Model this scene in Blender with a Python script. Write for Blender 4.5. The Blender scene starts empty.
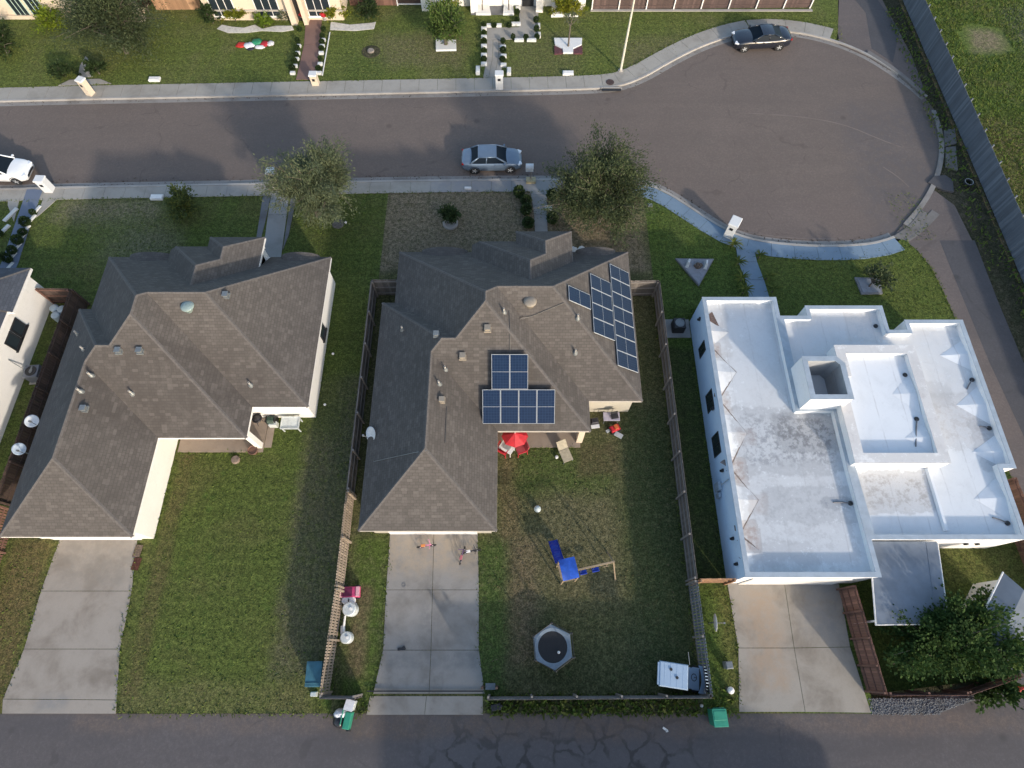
import bpy, bmesh, math, random
import numpy as np
from mathutils import Vector, Matrix, noise as mnoise
R = math.radians
PI = math.pi
rnd = random.Random(7)
scene = bpy.context.scene
COL = scene.collection

# ------------------------------------------------------------------ materials
def new_mat(name):
    m = bpy.data.materials.new(name)
    m.use_nodes = True
    nt = m.node_tree
    return m, nt, nt.nodes['Principled BSDF']

def N(nt, t, **kw):
    n = nt.nodes.new(t)
    for k, v in kw.items():
        if k in n.inputs: n.inputs[k].default_value = v
        else: setattr(n, k, v)
    return n

def c4(c): return (c[0], c[1], c[2], 1.0)

def position(nt):
    return N(nt, 'ShaderNodeNewGeometry').outputs['Position']

def noise(nt, vec, scale, detail=4, rough=0.6, dist=0.0):
    n = N(nt, 'ShaderNodeTexNoise')
    n.inputs['Scale'].default_value = scale
    n.inputs['Detail'].default_value = detail
    n.inputs['Roughness'].default_value = rough
    n.inputs['Distortion'].default_value = dist
    nt.links.new(vec, n.inputs['Vector'])
    return n.outputs['Fac']

def maprange(nt, val, a, b, c=0.0, d=1.0, smooth=True):
    n = N(nt, 'ShaderNodeMapRange')
    if smooth: n.interpolation_type = 'SMOOTHSTEP'
    for i, v in zip(('From Min', 'From Max', 'To Min', 'To Max'), (a, b, c, d)):
        n.inputs[i].default_value = v
    nt.links.new(val, n.inputs['Value'])
    return n.outputs['Result']

def math_(nt, op, a, b=0.5):
    n = N(nt, 'ShaderNodeMath', operation=op)
    for i, v in enumerate((a, b)):
        if isinstance(v, (int, float)): n.inputs[i].default_value = v
        else: nt.links.new(v, n.inputs[i])
    return n.outputs[0]

def mix(nt, fac, a, b, blend='MIX'):
    n = N(nt, 'ShaderNodeMix', data_type='RGBA', blend_type=blend)
    for k, v in ((0, fac), (6, a), (7, b)):
        if isinstance(v, tuple): n.inputs[k].default_value = c4(v)
        elif isinstance(v, (int, float)): n.inputs[k].default_value = v
        else: nt.links.new(v, n.inputs[k])
    return n.outputs[2]

def bump(nt, bsdf, h, strength=0.4, dist=0.05):
    b = N(nt, 'ShaderNodeBump')
    b.inputs['Strength'].default_value = strength
    b.inputs['Distance'].default_value = dist
    nt.links.new(h, b.inputs['Height'])
    nt.links.new(b.outputs[0], bsdf.inputs['Normal'])

def rect_mask(nt, pos, x0, x1, y0, y1, soft=1.0, wob=0.8, wscale=0.5):
    """a blotch with ragged edges inside a rectangle of the ground"""
    s = N(nt, 'ShaderNodeSeparateXYZ')
    nz = N(nt, 'ShaderNodeTexNoise'); nz.inputs['Scale'].default_value = wscale; nz.inputs['Detail'].default_value = 5
    nt.links.new(pos, nz.inputs['Vector'])
    v = N(nt, 'ShaderNodeVectorMath', operation='MULTIPLY_ADD')
    nt.links.new(nz.outputs['Color'], v.inputs[0])
    v.inputs[1].default_value = (2*wob, 2*wob, 0); v.inputs[2].default_value = (-wob, -wob, 0)
    a = N(nt, 'ShaderNodeVectorMath', operation='ADD')
    nt.links.new(pos, a.inputs[0]); nt.links.new(v.outputs[0], a.inputs[1])
    nt.links.new(a.outputs[0], s.inputs[0])
    fx = math_(nt, 'MULTIPLY', maprange(nt, s.outputs[0], x0-soft, x0+soft), maprange(nt, s.outputs[0], x1-soft, x1+soft, 1, 0))
    fy = math_(nt, 'MULTIPLY', maprange(nt, s.outputs[1], y0-soft, y0+soft), maprange(nt, s.outputs[1], y1-soft, y1+soft, 1, 0))
    return math_(nt, 'MULTIPLY', fx, fy)

def mat_plain(name, col, rough=0.6, var=0.12, scale=6.0, metal=0.0, fine=0.0):
    """paint, plastic, metal, fabric: one colour with slight uneven wear"""
    m, nt, b = new_mat(name)
    pos = position(nt)
    f = noise(nt, pos, scale, 5)
    c = mix(nt, maprange(nt, f, 0.3, 0.7), tuple(x*(1-var) for x in col), tuple(min(1, x*(1+var)) for x in col))
    if fine:
        c = mix(nt, maprange(nt, noise(nt, pos, scale*9, 3), 0.35, 0.7, 0, fine), c, tuple(x*0.55 for x in col))
    nt.links.new(c, b.inputs['Base Color'])
    b.inputs['Roughness'].default_value = rough
    b.inputs['Metallic'].default_value = metal
    return m

def mat_paint(name, col, coat=0.6, rough=0.35, metal=0.0):
    m = mat_plain(name, col, rough, 0.04, 2.0, metal)
    m.node_tree.nodes['Principled BSDF'].inputs['Coat Weight'].default_value = coat
    m.node_tree.nodes['Principled BSDF'].inputs['Coat Roughness'].default_value = 0.08
    return m

def mat_glass(name, col=(0.02, 0.028, 0.035), rough=0.06):
    m, nt, b = new_mat(name)
    b.inputs['Base Color'].default_value = c4(col)
    b.inputs['Roughness'].default_value = rough
    b.inputs['IOR'].default_value = 1.5
    return m

def mat_lawn(name, c1, c2, dry, dry_amt=0.5, patches=(), scale=1.0):
    m, nt, b = new_mat(name)
    pos = position(nt)
    big = noise(nt, pos, 0.22*scale, 6, 0.62, 0.6)
    mid = noise(nt, pos, 1.6*scale, 6, 0.7)
    fin = noise(nt, pos, 11.0, 5, 0.75)
    clump = noise(nt, pos, 4.2, 4, 0.7)
    col = mix(nt, maprange(nt, mid, 0.35, 0.66), c1, c2)
    col = mix(nt, maprange(nt, big, 0.45, 0.68, 0, dry_amt), col, dry)
    for bd, amt_ in (('Y', 0.26), ('X', 0.16)):
        wv = N(nt, 'ShaderNodeTexWave', wave_type='BANDS', bands_direction=bd)
        wv.inputs['Scale'].default_value = 0.30; wv.inputs['Distortion'].default_value = 3.0; wv.inputs['Detail'].default_value = 4; wv.inputs['Detail Scale'].default_value = 1.6; wv.inputs['Detail Roughness'].default_value = 0.7
        nt.links.new(pos, wv.inputs['Vector'])
        col = mix(nt, maprange(nt, wv.outputs['Fac'], 0.15, 0.9, amt_, 0.0), col, tuple(x*0.62 for x in c2))
    weed = N(nt, 'ShaderNodeTexVoronoi'); weed.inputs['Scale'].default_value = 1.1; nt.links.new(pos, weed.inputs['Vector'])
    wd = math_(nt, 'MULTIPLY', maprange(nt, math_(nt, 'ADD', weed.outputs['Distance'], math_(nt, 'MULTIPLY', noise(nt, pos, 6, 4, 0.7), 0.25)), 0.2, 0.42, 1, 0), maprange(nt, noise(nt, pos, 0.5, 4), 0.45, 0.6, 0, 0.55))
    col = mix(nt, wd, col, (c2[0]*0.6, c2[1]*0.95, c2[2]*0.7))
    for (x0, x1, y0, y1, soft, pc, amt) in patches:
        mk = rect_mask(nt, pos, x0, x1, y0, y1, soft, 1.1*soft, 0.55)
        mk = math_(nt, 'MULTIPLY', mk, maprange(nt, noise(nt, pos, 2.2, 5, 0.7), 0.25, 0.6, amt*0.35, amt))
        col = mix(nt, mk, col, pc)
    col = mix(nt, maprange(nt, fin, 0.36, 0.66, 0.0, 1.0), mix(nt, 0.55, col, (0.012, 0.016, 0.006)), mix(nt, 0.3, mix(nt, 1.0, col, (1.55, 1.55, 1.45), 'MULTIPLY'), dry))
    col = mix(nt, maprange(nt, clump, 0.38, 0.60, 0.8, 0.0), col, mix(nt, 0.6, col, (0.018, 0.024, 0.008)))
    col = mix(nt, maprange(nt, clump, 0.54, 0.72, 0.0, 0.45), col, mix(nt, 0.5, dry, mix(nt, 1.0, col, (1.7, 1.7, 1.5), 'MULTIPLY')))
    nt.links.new(col, b.inputs['Base Color'])
    b.inputs['Roughness'].default_value = 0.95
    b.inputs['Specular IOR Level'].default_value = 0.15
    bump(nt, b, fin, 0.9, 0.06)
    return m

def mat_concrete(name, col, stain=(0.5, 0.46, 0.42), amt=0.5, patches=(), joints=None, scale=1.0):
    m, nt, b = new_mat(name)
    pos = position(nt)
    f = noise(nt, pos, 0.55*scale, 7, 0.65, 0.3)
    g = noise(nt, pos, 3.2*scale, 6, 0.7)
    h = noise(nt, pos, 26, 4, 0.7)
    col_o = mix(nt, maprange(nt, f, 0.4, 0.75, 0, amt), col, tuple(a*s for a, s in zip(col, stain)))
    col_o = mix(nt, maprange(nt, g, 0.52, 0.78, 0, 0.35), col_o, tuple(a*0.62 for a in col))
    for (x0, x1, y0, y1, soft, pc, a) in patches:
        mk = rect_mask(nt, pos, x0, x1, y0, y1, soft, soft, 0.8)
        mk = math_(nt, 'MULTIPLY', mk, maprange(nt, noise(nt, pos, 1.7, 6, 0.7), 0.3, 0.62, 0.1*a, a))
        col_o = mix(nt, mk, col_o, pc)
    col_o = mix(nt, maprange(nt, h, 0.35, 0.75, 0, 0.3), col_o, tuple(a*0.7 for a in col))
    nt.links.new(col_o, b.inputs['Base Color'])
    b.inputs['Roughness'].default_value = 0.88
    bump(nt, b, h, 0.25, 0.01)
    return m

def mat_asphalt(name, col, col2, patches=(), cracks=0.0, crack_rect=None, speck=0.5):
    m, nt, b = new_mat(name)
    pos = position(nt)
    st = N(nt, 'ShaderNodeMapping'); st.inputs['Scale'].default_value = (0.25, 1.3, 1)
    nt.links.new(pos, st.inputs['Vector'])
    f = noise(nt, st.outputs[0], 0.5, 6, 0.6, 0.5)
    g = noise(nt, pos, 1.3, 7, 0.72)
    h = noise(nt, pos, 30, 3, 0.8)
    c = mix(nt, maprange(nt, f, 0.35, 0.7), col, col2)
    c = mix(nt, maprange(nt, g, 0.45, 0.75, 0, 0.45), c, tuple(x*0.72 for x in col))
    for (x0, x1, y0, y1, soft, pc, a) in patches:
        mk = rect_mask(nt, pos, x0, x1, y0, y1, soft, soft, 0.7)
        mk = math_(nt, 'MULTIPLY', mk, maprange(nt, noise(nt, pos, 1.9, 6, 0.7), 0.3, 0.6, 0.3*a, a))
        c = mix(nt, mk, c, pc)
    wear = noise(nt, pos, 0.16, 5, 0.55, 1.2)
    c = mix(nt, maprange(nt, wear, 0.5, 0.72, 0, 0.4), c, tuple(x*1.22 for x in col))
    c = mix(nt, maprange(nt, wear, 0.28, 0.46, 0.3, 0), c, tuple(x*0.74 for x in col))
    sv = N(nt, 'ShaderNodeTexVoronoi', feature='DISTANCE_TO_EDGE'); sv.inputs['Scale'].default_value = 0.11
    sw = N(nt, 'ShaderNodeTexNoise'); sw.inputs['Scale'].default_value = 0.5; sw.inputs['Detail'].default_value = 7
    nt.links.new(pos, sw.inputs['Vector'])
    sa = N(nt, 'ShaderNodeVectorMath', operation='MULTIPLY_ADD'); nt.links.new(sw.outputs['Color'], sa.inputs[0]); sa.inputs[1].default_value = (2.6, 2.6, 0); nt.links.new(pos, sa.inputs[2])
    nt.links.new(sa.outputs[0], sv.inputs['Vector'])
    seal = math_(nt, 'MULTIPLY', maprange(nt, sv.outputs['Distance'], 0.002, 0.008, 1, 0), maprange(nt, noise(nt, pos, 0.6, 3), 0.45, 0.6, 0, 0.5))
    c = mix(nt, seal, c, tuple(x*0.45 for x in col))
    oil = N(nt, 'ShaderNodeTexVoronoi'); oil.inputs['Scale'].default_value = 0.45; nt.links.new(pos, oil.inputs['Vector'])
    c = mix(nt, math_(nt, 'MULTIPLY', maprange(nt, oil.outputs['Distance'], 0.04, 0.15, 0.75, 0), maprange(nt, noise(nt, pos, 0.35, 2), 0.5, 0.6)), c, tuple(x*0.4 for x in col))
    gr = noise(nt, pos, 7.0, 6, 0.8)
    c = mix(nt, maprange(nt, gr, 0.38, 0.62, 0.55, 0.0), c, tuple(x*0.7 for x in col))
    c = mix(nt, maprange(nt, gr, 0.54, 0.72, 0.0, 0.5), c, tuple(min(1, x*1.4) for x in col))
    if cracks:
        v = N(nt, 'ShaderNodeTexVoronoi', feature='DISTANCE_TO_EDGE')
        v.inputs['Scale'].default_value = 0.8
        wn = N(nt, 'ShaderNodeTexNoise'); wn.inputs['Scale'].default_value = 1.5; wn.inputs['Detail'].default_value = 5
        nt.links.new(pos, wn.inputs['Vector'])
        va = N(nt, 'ShaderNodeVectorMath', operation='MULTIPLY_ADD')
        nt.links.new(wn.outputs['Color'], va.inputs[0]); va.inputs[1].default_value = (0.7, 0.7, 0)
        nt.links.new(pos, va.inputs[2])
        nt.links.new(va.outputs[0], v.inputs['Vector'])
        ln = maprange(nt, math_(nt, 'SUBTRACT', v.outputs['Distance'], math_(nt, 'MULTIPLY', maprange(nt, noise(nt, pos, 2.6, 5, 0.7), 0.35, 0.75), 0.07)), 0.0, 0.06, 1, 0)
        mk = rect_mask(nt, pos, *crack_rect)
        brk = maprange(nt, noise(nt, pos, 0.9, 5), 0.36, 0.56)
        ln = math_(nt, 'MULTIPLY', math_(nt, 'MULTIPLY', ln, mk), brk)
        vc = N(nt, 'ShaderNodeTexVoronoi'); vc.inputs['Scale'].default_value = 0.8
        nt.links.new(va.outputs[0], vc.inputs['Vector'])
        sp = N(nt, 'ShaderNodeSeparateColor'); nt.links.new(vc.outputs['Color'], sp.inputs[0])
        cell = math_(nt, 'MULTIPLY', math_(nt, 'MULTIPLY', sp.outputs[0], mk), 0.45)
        c = mix(nt, cell, c, (0.105, 0.103, 0.11))
        c = mix(nt, math_(nt, 'MULTIPLY', ln, cracks), c, (0.028, 0.026, 0.025))
    c = mix(nt, maprange(nt, h, 0.35, 0.7, 0, speck), c, tuple(x*0.6 for x in col))
    nt.links.new(c, b.inputs['Base Color'])
    b.inputs['Roughness'].default_value = 0.9
    bump(nt, b, h, 0.4, 0.012)
    return m

def mat_shingle(name, c1, c2, patches=()):
    m, nt, b = new_mat(name)
    uv = N(nt, 'ShaderNodeUVMap').outputs[0]
    br = N(nt, 'ShaderNodeTexBrick', offset=0.5)
    br.inputs['Color1'].default_value = c4(c1); br.inputs['Color2'].default_value = c4(c2)
    br.inputs['Mortar'].default_value = c4(tuple(x*0.62 for x in c1))
    br.inputs['Scale'].default_value = 1.0
    br.inputs['Mortar Size'].default_value = 0.022
    br.inputs['Mortar Smooth'].default_value = 0.6
    br.inputs['Bias'].default_value = -0.1
    br.inputs['Brick Width'].default_value = 0.30
    br.inputs['Row Height'].default_value = 0.165
    nt.links.new(uv, br.inputs['Vector'])
    pos = position(nt)
    big = noise(nt, pos, 0.35, 6, 0.6, 0.4)
    stm = N(nt, 'ShaderNodeMapping'); stm.inputs['Scale'].default_value = (1.6, 0.22, 1)
    nt.links.new(uv, stm.inputs['Vector'])
    streak = noise(nt, stm.outputs[0], 0.8, 5, 0.6)
    c = mix(nt, maprange(nt, big, 0.4, 0.72, 0, 0.4), br.outputs['Color'], tuple(x*0.6 for x in c1))
    c = mix(nt, maprange(nt, streak, 0.5, 0.8, 0, 0.35), c, tuple(x*0.5 for x in c1))
    for (x0, x1, y0, y1, soft, pc, a) in patches:
        mk = rect_mask(nt, pos, x0, x1, y0, y1, soft, soft*0.8, 0.5)
        mk = math_(nt, 'MULTIPLY', mk, maprange(nt, streak, 0.3, 0.65, 0.35*a, a))
        c = mix(nt, mk, c, pc)
    tab = N(nt, 'ShaderNodeTexWhiteNoise', noise_dimensions='2D')
    tm = N(nt, 'ShaderNodeVectorMath', operation='MULTIPLY'); tm.inputs[1].default_value = (1/0.30, 1/0.165, 0); nt.links.new(uv, tm.inputs[0])
    tf = N(nt, 'ShaderNodeVectorMath', operation='FLOOR'); nt.links.new(tm.outputs[0], tf.inputs[0]); nt.links.new(tf.outputs[0], tab.inputs['Vector'])
    c = mix(nt, maprange(nt, tab.outputs['Value'], 0.0, 1.0, 0.3, 0.0, False), c, tuple(x*0.6 for x in c2))
    c = mix(nt, maprange(nt, tab.outputs['Value'], 0.8, 1.0, 0.0, 0.4, False), c, tuple(x*1.25 for x in c1))
    fade = noise(nt, pos, 0.9, 6, 0.7, 0.8)
    c = mix(nt, maprange(nt, fade, 0.5, 0.75, 0, 0.35), c, tuple(x*1.3 for x in c1))
    fin = noise(nt, pos, 22, 3, 0.8)
    c = mix(nt, maprange(nt, fin, 0.35, 0.72, 0, 0.35), c, tuple(x*0.5 for x in c1))
    nt.links.new(c, b.inputs['Base Color'])
    b.inputs['Roughness'].default_value = 0.92
    b.inputs['Specular IOR Level'].default_value = 0.25
    bump(nt, b, br.outputs['Fac'], -0.5, 0.02)
    return m

def mat_wood(name, c1, c2, axis=2, rough=0.85):
    m, nt, b = new_mat(name)
    pos = position(nt)
    mp = N(nt, 'ShaderNodeMapping')
    s = [9.0, 9.0, 9.0]; s[axis] = 0.7
    mp.inputs['Scale'].default_value = s
    nt.links.new(pos, mp.inputs['Vector'])
    f = noise(nt, mp.outputs[0], 1.0, 5, 0.65)
    g = noise(nt, pos, 0.6, 4)
    c = mix(nt, maprange(nt, f, 0.3, 0.7), c1, c2)
    c = mix(nt, maprange(nt, g, 0.4, 0.7, 0, 0.45), c, tuple(x*0.6 for x in c1))
    ri = N(nt, 'ShaderNodeNewGeometry').outputs['Random Per Island']
    c = mix(nt, maprange(nt, ri, 0.0, 0.6, 0.5, 0.0, False), c, tuple(x*0.5 for x in c1))
    c = mix(nt, maprange(nt, ri, 0.75, 1.0, 0.0, 0.5, False), c, tuple(min(1, x*1.5) for x in c1))
    nt.links.new(c, b.inputs['Base Color'])
    b.inputs['Roughness'].default_value = rough
    bump(nt, b, f, 0.3, 0.01)
    return m

def mat_leaf(name, c1, c2, c3, trans=0.25):
    m, nt, b = new_mat(name)
    pos = position(nt)
    geo = N(nt, 'ShaderNodeNewGeometry')
    ri = geo.outputs['Random Per Island']
    cl = noise(nt, pos, 0.9, 4, 0.6)
    c = mix(nt, maprange(nt, cl, 0.38, 0.64), c1, c2)
    c = mix(nt, maprange(nt, ri, 0.5, 1.0, 0, 0.5, False), c, c3)
    nt.links.new(c, b.inputs['Base Color'])
    b.inputs['Roughness'].default_value = 0.75
    b.inputs['Specular IOR Level'].default_value = 0.12
    if trans:
        out = nt.nodes['Material Output']
        tr = N(nt, 'ShaderNodeBsdfTranslucent'); nt.links.new(c, tr.inputs['Color'])
        ms = N(nt, 'ShaderNodeMixShader'); ms.inputs[0].default_value = trans
        nt.links.new(b.outputs[0], ms.inputs[1]); nt.links.new(tr.outputs[0], ms.inputs[2])
        nt.links.new(ms.outputs[0], out.inputs['Surface'])
    return m

def mat_white_roof(name, col, grime=0.25, patches=(), seams=True):
    """painted membrane: seams between sheets and grey-brown dirt where water dries"""
    m, nt, b = new_mat(name)
    pos = position(nt)
    f = noise(nt, pos, 0.5, 8, 0.68, 0.5)
    g = noise(nt, pos, 2.2, 7, 0.75, 0.8)
    c = mix(nt, maprange(nt, f, 0.45, 0.75, 0, grime), col, tuple(x*0.72 for x in col))
    c = mix(nt, maprange(nt, g, 0.56, 0.78, 0, grime*1.1), c, (0.40, 0.405, 0.415))
    sp = noise(nt, pos, 9, 5, 0.8)
    c = mix(nt, maprange(nt, sp, 0.58, 0.78, 0, grime*0.9), c, (0.36, 0.36, 0.37))
    if seams:
        s = N(nt, 'ShaderNodeSeparateXYZ'); nt.links.new(pos, s.inputs[0])
        w = math_(nt, 'ADD', s.outputs[0], math_(nt, 'MULTIPLY', noise(nt, pos, 0.8, 3), 0.15))
        fr = math_(nt, 'FRACT', math_(nt, 'MULTIPLY', w, 0.66))
        line = maprange(nt, math_(nt, 'ABSOLUTE', math_(nt, 'SUBTRACT', fr, 0.5)), 0.006, 0.035, 1, 0)
        line = math_(nt, 'MULTIPLY', line, maprange(nt, noise(nt, pos, 1.4, 4), 0.4, 0.62, 0.06, 0.38))
        c = mix(nt, line, c, (0.36, 0.36, 0.37))
    for (x0, x1, y0, y1, soft, pc, a) in patches:
        mk = rect_mask(nt, pos, x0, x1, y0, y1, soft, soft, 1.1)
        mk = math_(nt, 'MULTIPLY', mk, maprange(nt, noise(nt, pos, 3.0, 7, 0.75), 0.33, 0.64, 0.1*a, a))
        rim = math_(nt, 'MULTIPLY', maprange(nt, mk, 0.02, 0.14, 0, 1), maprange(nt, mk, 0.14, 0.4, 0.3*a, 0))
        c = mix(nt, mk, c, pc)
        c = mix(nt, rim, c, tuple(x*0.6 for x in pc))
    nt.links.new(c, b.inputs['Base Color'])
    b.inputs['Roughness'].default_value = 0.7
    bump(nt, b, g, 0.15, 0.03)
    return m

# ------------------------------------------------------------------ object helpers
def tag(o, label=None, cat=None, group=None, kind=None):
    if label: o['label'] = label
    if cat: o['category'] = cat
    if group: o['group'] = group
    if kind: o['kind'] = kind
    return o

def thing(name, label, cat, loc=(0, 0, 0), rz=0.0, group=None):
    o = bpy.data.objects.new(name, None)
    o.empty_display_size = 0.3
    COL.objects.link(o)
    o.location = loc; o.rotation_euler = (0, 0, rz)
    return tag(o, label, cat, group)

def kids(o): return [c for c in bpy.data.objects if c.parent == o]

def dup(root, loc, rz=None, label=None, group=None, scale=None):
    def cp(o, par):
        c = o.copy(); COL.objects.link(c); c.parent = par
        for ch in kids_cache.setdefault(o.name, kids(o)): cp(ch, c)
        return c
    kids_cache = {}
    r = cp(root, None)
    r.location = loc
    if rz is not None: r.rotation_euler = (0, 0, rz)
    if scale is not None: r.scale = (scale, scale, scale) if isinstance(scale, (int, float)) else scale
    if label: r['label'] = label
    if group: r['group'] = group
    return r

class MB:
    def __init__(s): s.v = []; s.f = []; s.uv = []; s.has_uv = False
    def add(s, vs, fs, uvs=None):
        o = len(s.v)
        s.v += [tuple(p) for p in vs]
        for i, f in enumerate(fs):
            s.f.append(tuple(o+k for k in f))
            s.uv.append(uvs[i] if uvs else None)
        if uvs: s.has_uv = True
        return s
    def box(s, c, d, rz=0.0, ry=0.0, rx=0.0, taper=1.0):
        hx, hy, hz = d[0]/2, d[1]/2, d[2]/2
        M = Matrix.Rotation(rz, 3, 'Z') @ Matrix.Rotation(ry, 3, 'Y') @ Matrix.Rotation(rx, 3, 'X')
        vs = []
        for z, t in ((-hz, 1.0), (hz, taper)):
            for x, y in ((-hx, -hy), (hx, -hy), (hx, hy), (-hx, hy)):
                p = M @ Vector((x*t, y*t, z)); vs.append((c[0]+p.x, c[1]+p.y, c[2]+p.z))
        return s.add(vs, [(3, 2, 1, 0), (4, 5, 6, 7), (0, 1, 5, 4), (1, 2, 6, 5), (2, 3, 7, 6), (3, 0, 4, 7)])
    def bx(s, x0, x1, y0, y1, z0, z1):
        return s.box(((x0+x1)/2, (y0+y1)/2, (z0+z1)/2), (x1-x0, y1-y0, z1-z0))
    def prism(s, pts, z0, z1, cap=True, bottom=True):
        pts = ccw(pts); n = len(pts)
        vs = [(p[0], p[1], z0) for p in pts] + [(p[0], p[1], z1) for p in pts]
        fs = [(i, (i+1) % n, n+(i+1) % n, n+i) for i in range(n)]
        if cap: fs.append(tuple(range(n, 2*n)))
        if bottom: fs.append(tuple(reversed(range(n))))
        return s.add(vs, fs)
    def tube(s, pts, r, n=8, caps=True):
        pts = [Vector(p) for p in pts]
        rs = r if isinstance(r, (list, tuple)) else [r]*len(pts)
        vs = []; fs = []
        prev = None
        for i, p in enumerate(pts):
            d = (pts[min(i+1, len(pts)-1)] - pts[max(i-1, 0)])
            if d.length < 1e-9: d = Vector((0, 0, 1))
            d.normalize()
            if prev is None:
                a = d.orthogonal().normalized()
            else:
                a = (prev - d*prev.dot(d))
                a = a.normalized() if a.length > 1e-6 else d.orthogonal().normalized()
            prev = a; b = d.cross(a)
            for k in range(n):
                t = 2*PI*k/n
                q = p + (a*math.cos(t) + b*math.sin(t))*rs[i]
                vs.append(tuple(q))
        for i in range(len(pts)-1):
            for k in range(n):
                fs.append((i*n+k, i*n+(k+1) % n, (i+1)*n+(k+1) % n, (i+1)*n+k))
        if caps:
            fs.append(tuple(reversed(range(n)))); fs.append(tuple(range((len(pts)-1)*n, len(pts)*n)))
        return s.add(vs, fs)
    def lathe(s, prof, c=(0, 0, 0), n=20, M=None):
        vs = []; fs = []
        for (r, z) in prof:
            for k in range(n):
                t = 2*PI*k/n
                p = Vector((max(r, 1e-4)*math.cos(t), max(r, 1e-4)*math.sin(t), z))
                if M is not None: p = M @ p
                vs.append((c[0]+p.x, c[1]+p.y, c[2]+p.z))
        for i in range(len(prof)-1):
            for k in range(n):
                fs.append((i*n+k, i*n+(k+1) % n, (i+1)*n+(k+1) % n, (i+1)*n+k))
        if prof[0][0] > 1e-3: fs.append(tuple(reversed(range(n))))
        if prof[-1][0] > 1e-3: fs.append(tuple(range((len(prof)-1)*n, len(prof)*n)))
        return s.add(vs, fs)
    def torus(s, c, Rr, r, n=24, k=8, M=None):
        vs = []; fs = []
        for i in range(n):
            t = 2*PI*i/n
            for j in range(k):
                u = 2*PI*j/k
                p = Vector(((Rr+r*math.cos(u))*math.cos(t), (Rr+r*math.cos(u))*math.sin(t), r*math.sin(u)))
                if M is not None: p = M @ p
                vs.append((c[0]+p.x, c[1]+p.y, c[2]+p.z))
        for i in range(n):
            for j in range(k):
                fs.append((i*k+j, ((i+1) % n)*k+j, ((i+1) % n)*k+(j+1) % k, i*k+(j+1) % k))
        return s.add(vs, fs)
    def ball(s, c, r, n=12, k=8, jit=0.0, seed=0):
        rr = random.Random(seed)
        r3 = r if isinstance(r, (tuple, list)) else (r, r, r)
        vs = [(c[0], c[1], c[2]-r3[2])]; fs = []
        for j in range(1, k):
            a = -PI/2 + PI*j/k
            for i in range(n):
                t = 2*PI*i/n; q = 1+rr.uniform(-jit, jit)
                vs.append((c[0]+r3[0]*q*math.cos(a)*math.cos(t), c[1]+r3[1]*q*math.cos(a)*math.sin(t), c[2]+r3[2]*q*math.sin(a)))
        vs.append((c[0], c[1], c[2]+r3[2])); top = len(vs)-1
        for i in range(n): fs.append((0, 1+(i+1) % n, 1+i))
        for j in range(k-2):
            for i in range(n):
                fs.append((1+j*n+i, 1+j*n+(i+1) % n, 1+(j+1)*n+(i+1) % n, 1+(j+1)*n+i))
        for i in range(n): fs.append((top, 1+(k-2)*n+i, 1+(k-2)*n+(i+1) % n))
        return s.add(vs, fs)
    def build(s, name, mat, parent=None, smooth=False, label=None, cat=None, kind=None, group=None, bevel=0.0, local=False):
        vs = s.v
        if parent is not None and not local:
            M = root_matrix(parent).inverted()
            vs = [tuple(M @ Vector(p)) for p in vs]
        me = bpy.data.meshes.new(name)
        me.from_pydata(vs, [], s.f)
        if s.has_uv:
            ul = me.uv_layers.new(name='UVMap')
            k = 0
            for i, f in enumerate(s.f):
                for j in range(len(f)):
                    if s.uv[i]: ul.data[k].uv = s.uv[i][j]
                    k += 1
        if smooth:
            for p in me.polygons: p.use_smooth = True
        me.materials.append(mat)
        o = bpy.data.objects.new(name, me)
        COL.objects.link(o)
        if parent is not None: o.parent = parent
        if bevel:
            b = o.modifiers.new('Bevel', 'BEVEL'); b.width = bevel; b.segments = 2; b.limit_method = 'ANGLE'
        return tag(o, label, cat, group, kind)

def root_matrix(o):
    M = Matrix.Translation(o.location) @ o.rotation_euler.to_matrix().to_4x4()
    if o.parent is not None: M = root_matrix(o.parent) @ M
    return M

def area(p):
    return 0.5*sum(p[i][0]*p[(i+1) % len(p)][1]-p[(i+1) % len(p)][0]*p[i][1] for i in range(len(p)))

def ccw(p):
    p = [tuple(q[:2]) for q in p]
    return p if area(p) > 0 else p[::-1]

def inset(poly, d):
    """move each edge of a closed CCW polygon inwards by d"""
    poly = ccw(poly); n = len(poly); out = []
    for i in range(n):
        p0 = Vector(poly[i-1]); p1 = Vector(poly[i]); p2 = Vector(poly[(i+1) % n])
        d1 = (p1-p0).normalized(); d2 = (p2-p1).normalized()
        n1 = Vector((-d1.y, d1.x)); n2 = Vector((-d2.y, d2.x))
        k = 1 + n1.dot(n2)
        q = p1 + (n1+n2)*(d/max(k, 0.2))
        out.append((q.x, q.y))
    return out

def offset_line(pts, d):
    """parallel of an open polyline, d to its left"""
    out = []
    P = [Vector(p[:2]) for p in pts]
    for i, p in enumerate(P):
        d1 = (p-P[i-1]).normalized() if i else (P[1]-P[0]).normalized()
        d2 = (P[i+1]-p).normalized() if i < len(P)-1 else d1
        n1 = Vector((-d1.y, d1.x)); n2 = Vector((-d2.y, d2.x))
        q = p + (n1+n2)*(d/max(1+n1.dot(n2), 0.3))
        out.append((q.x, q.y))
    return out

def smooth_line(pts, it=2):
    P = [tuple(p[:2]) for p in pts]
    for _ in range(it):
        Q = [P[0]]
        for a, b in zip(P[:-1], P[1:]):
            Q.append((a[0]*.75+b[0]*.25, a[1]*.75+b[1]*.25)); Q.append((a[0]*.25+b[0]*.75, a[1]*.25+b[1]*.75))
        Q.append(P[-1]); P = Q
    return P

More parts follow.
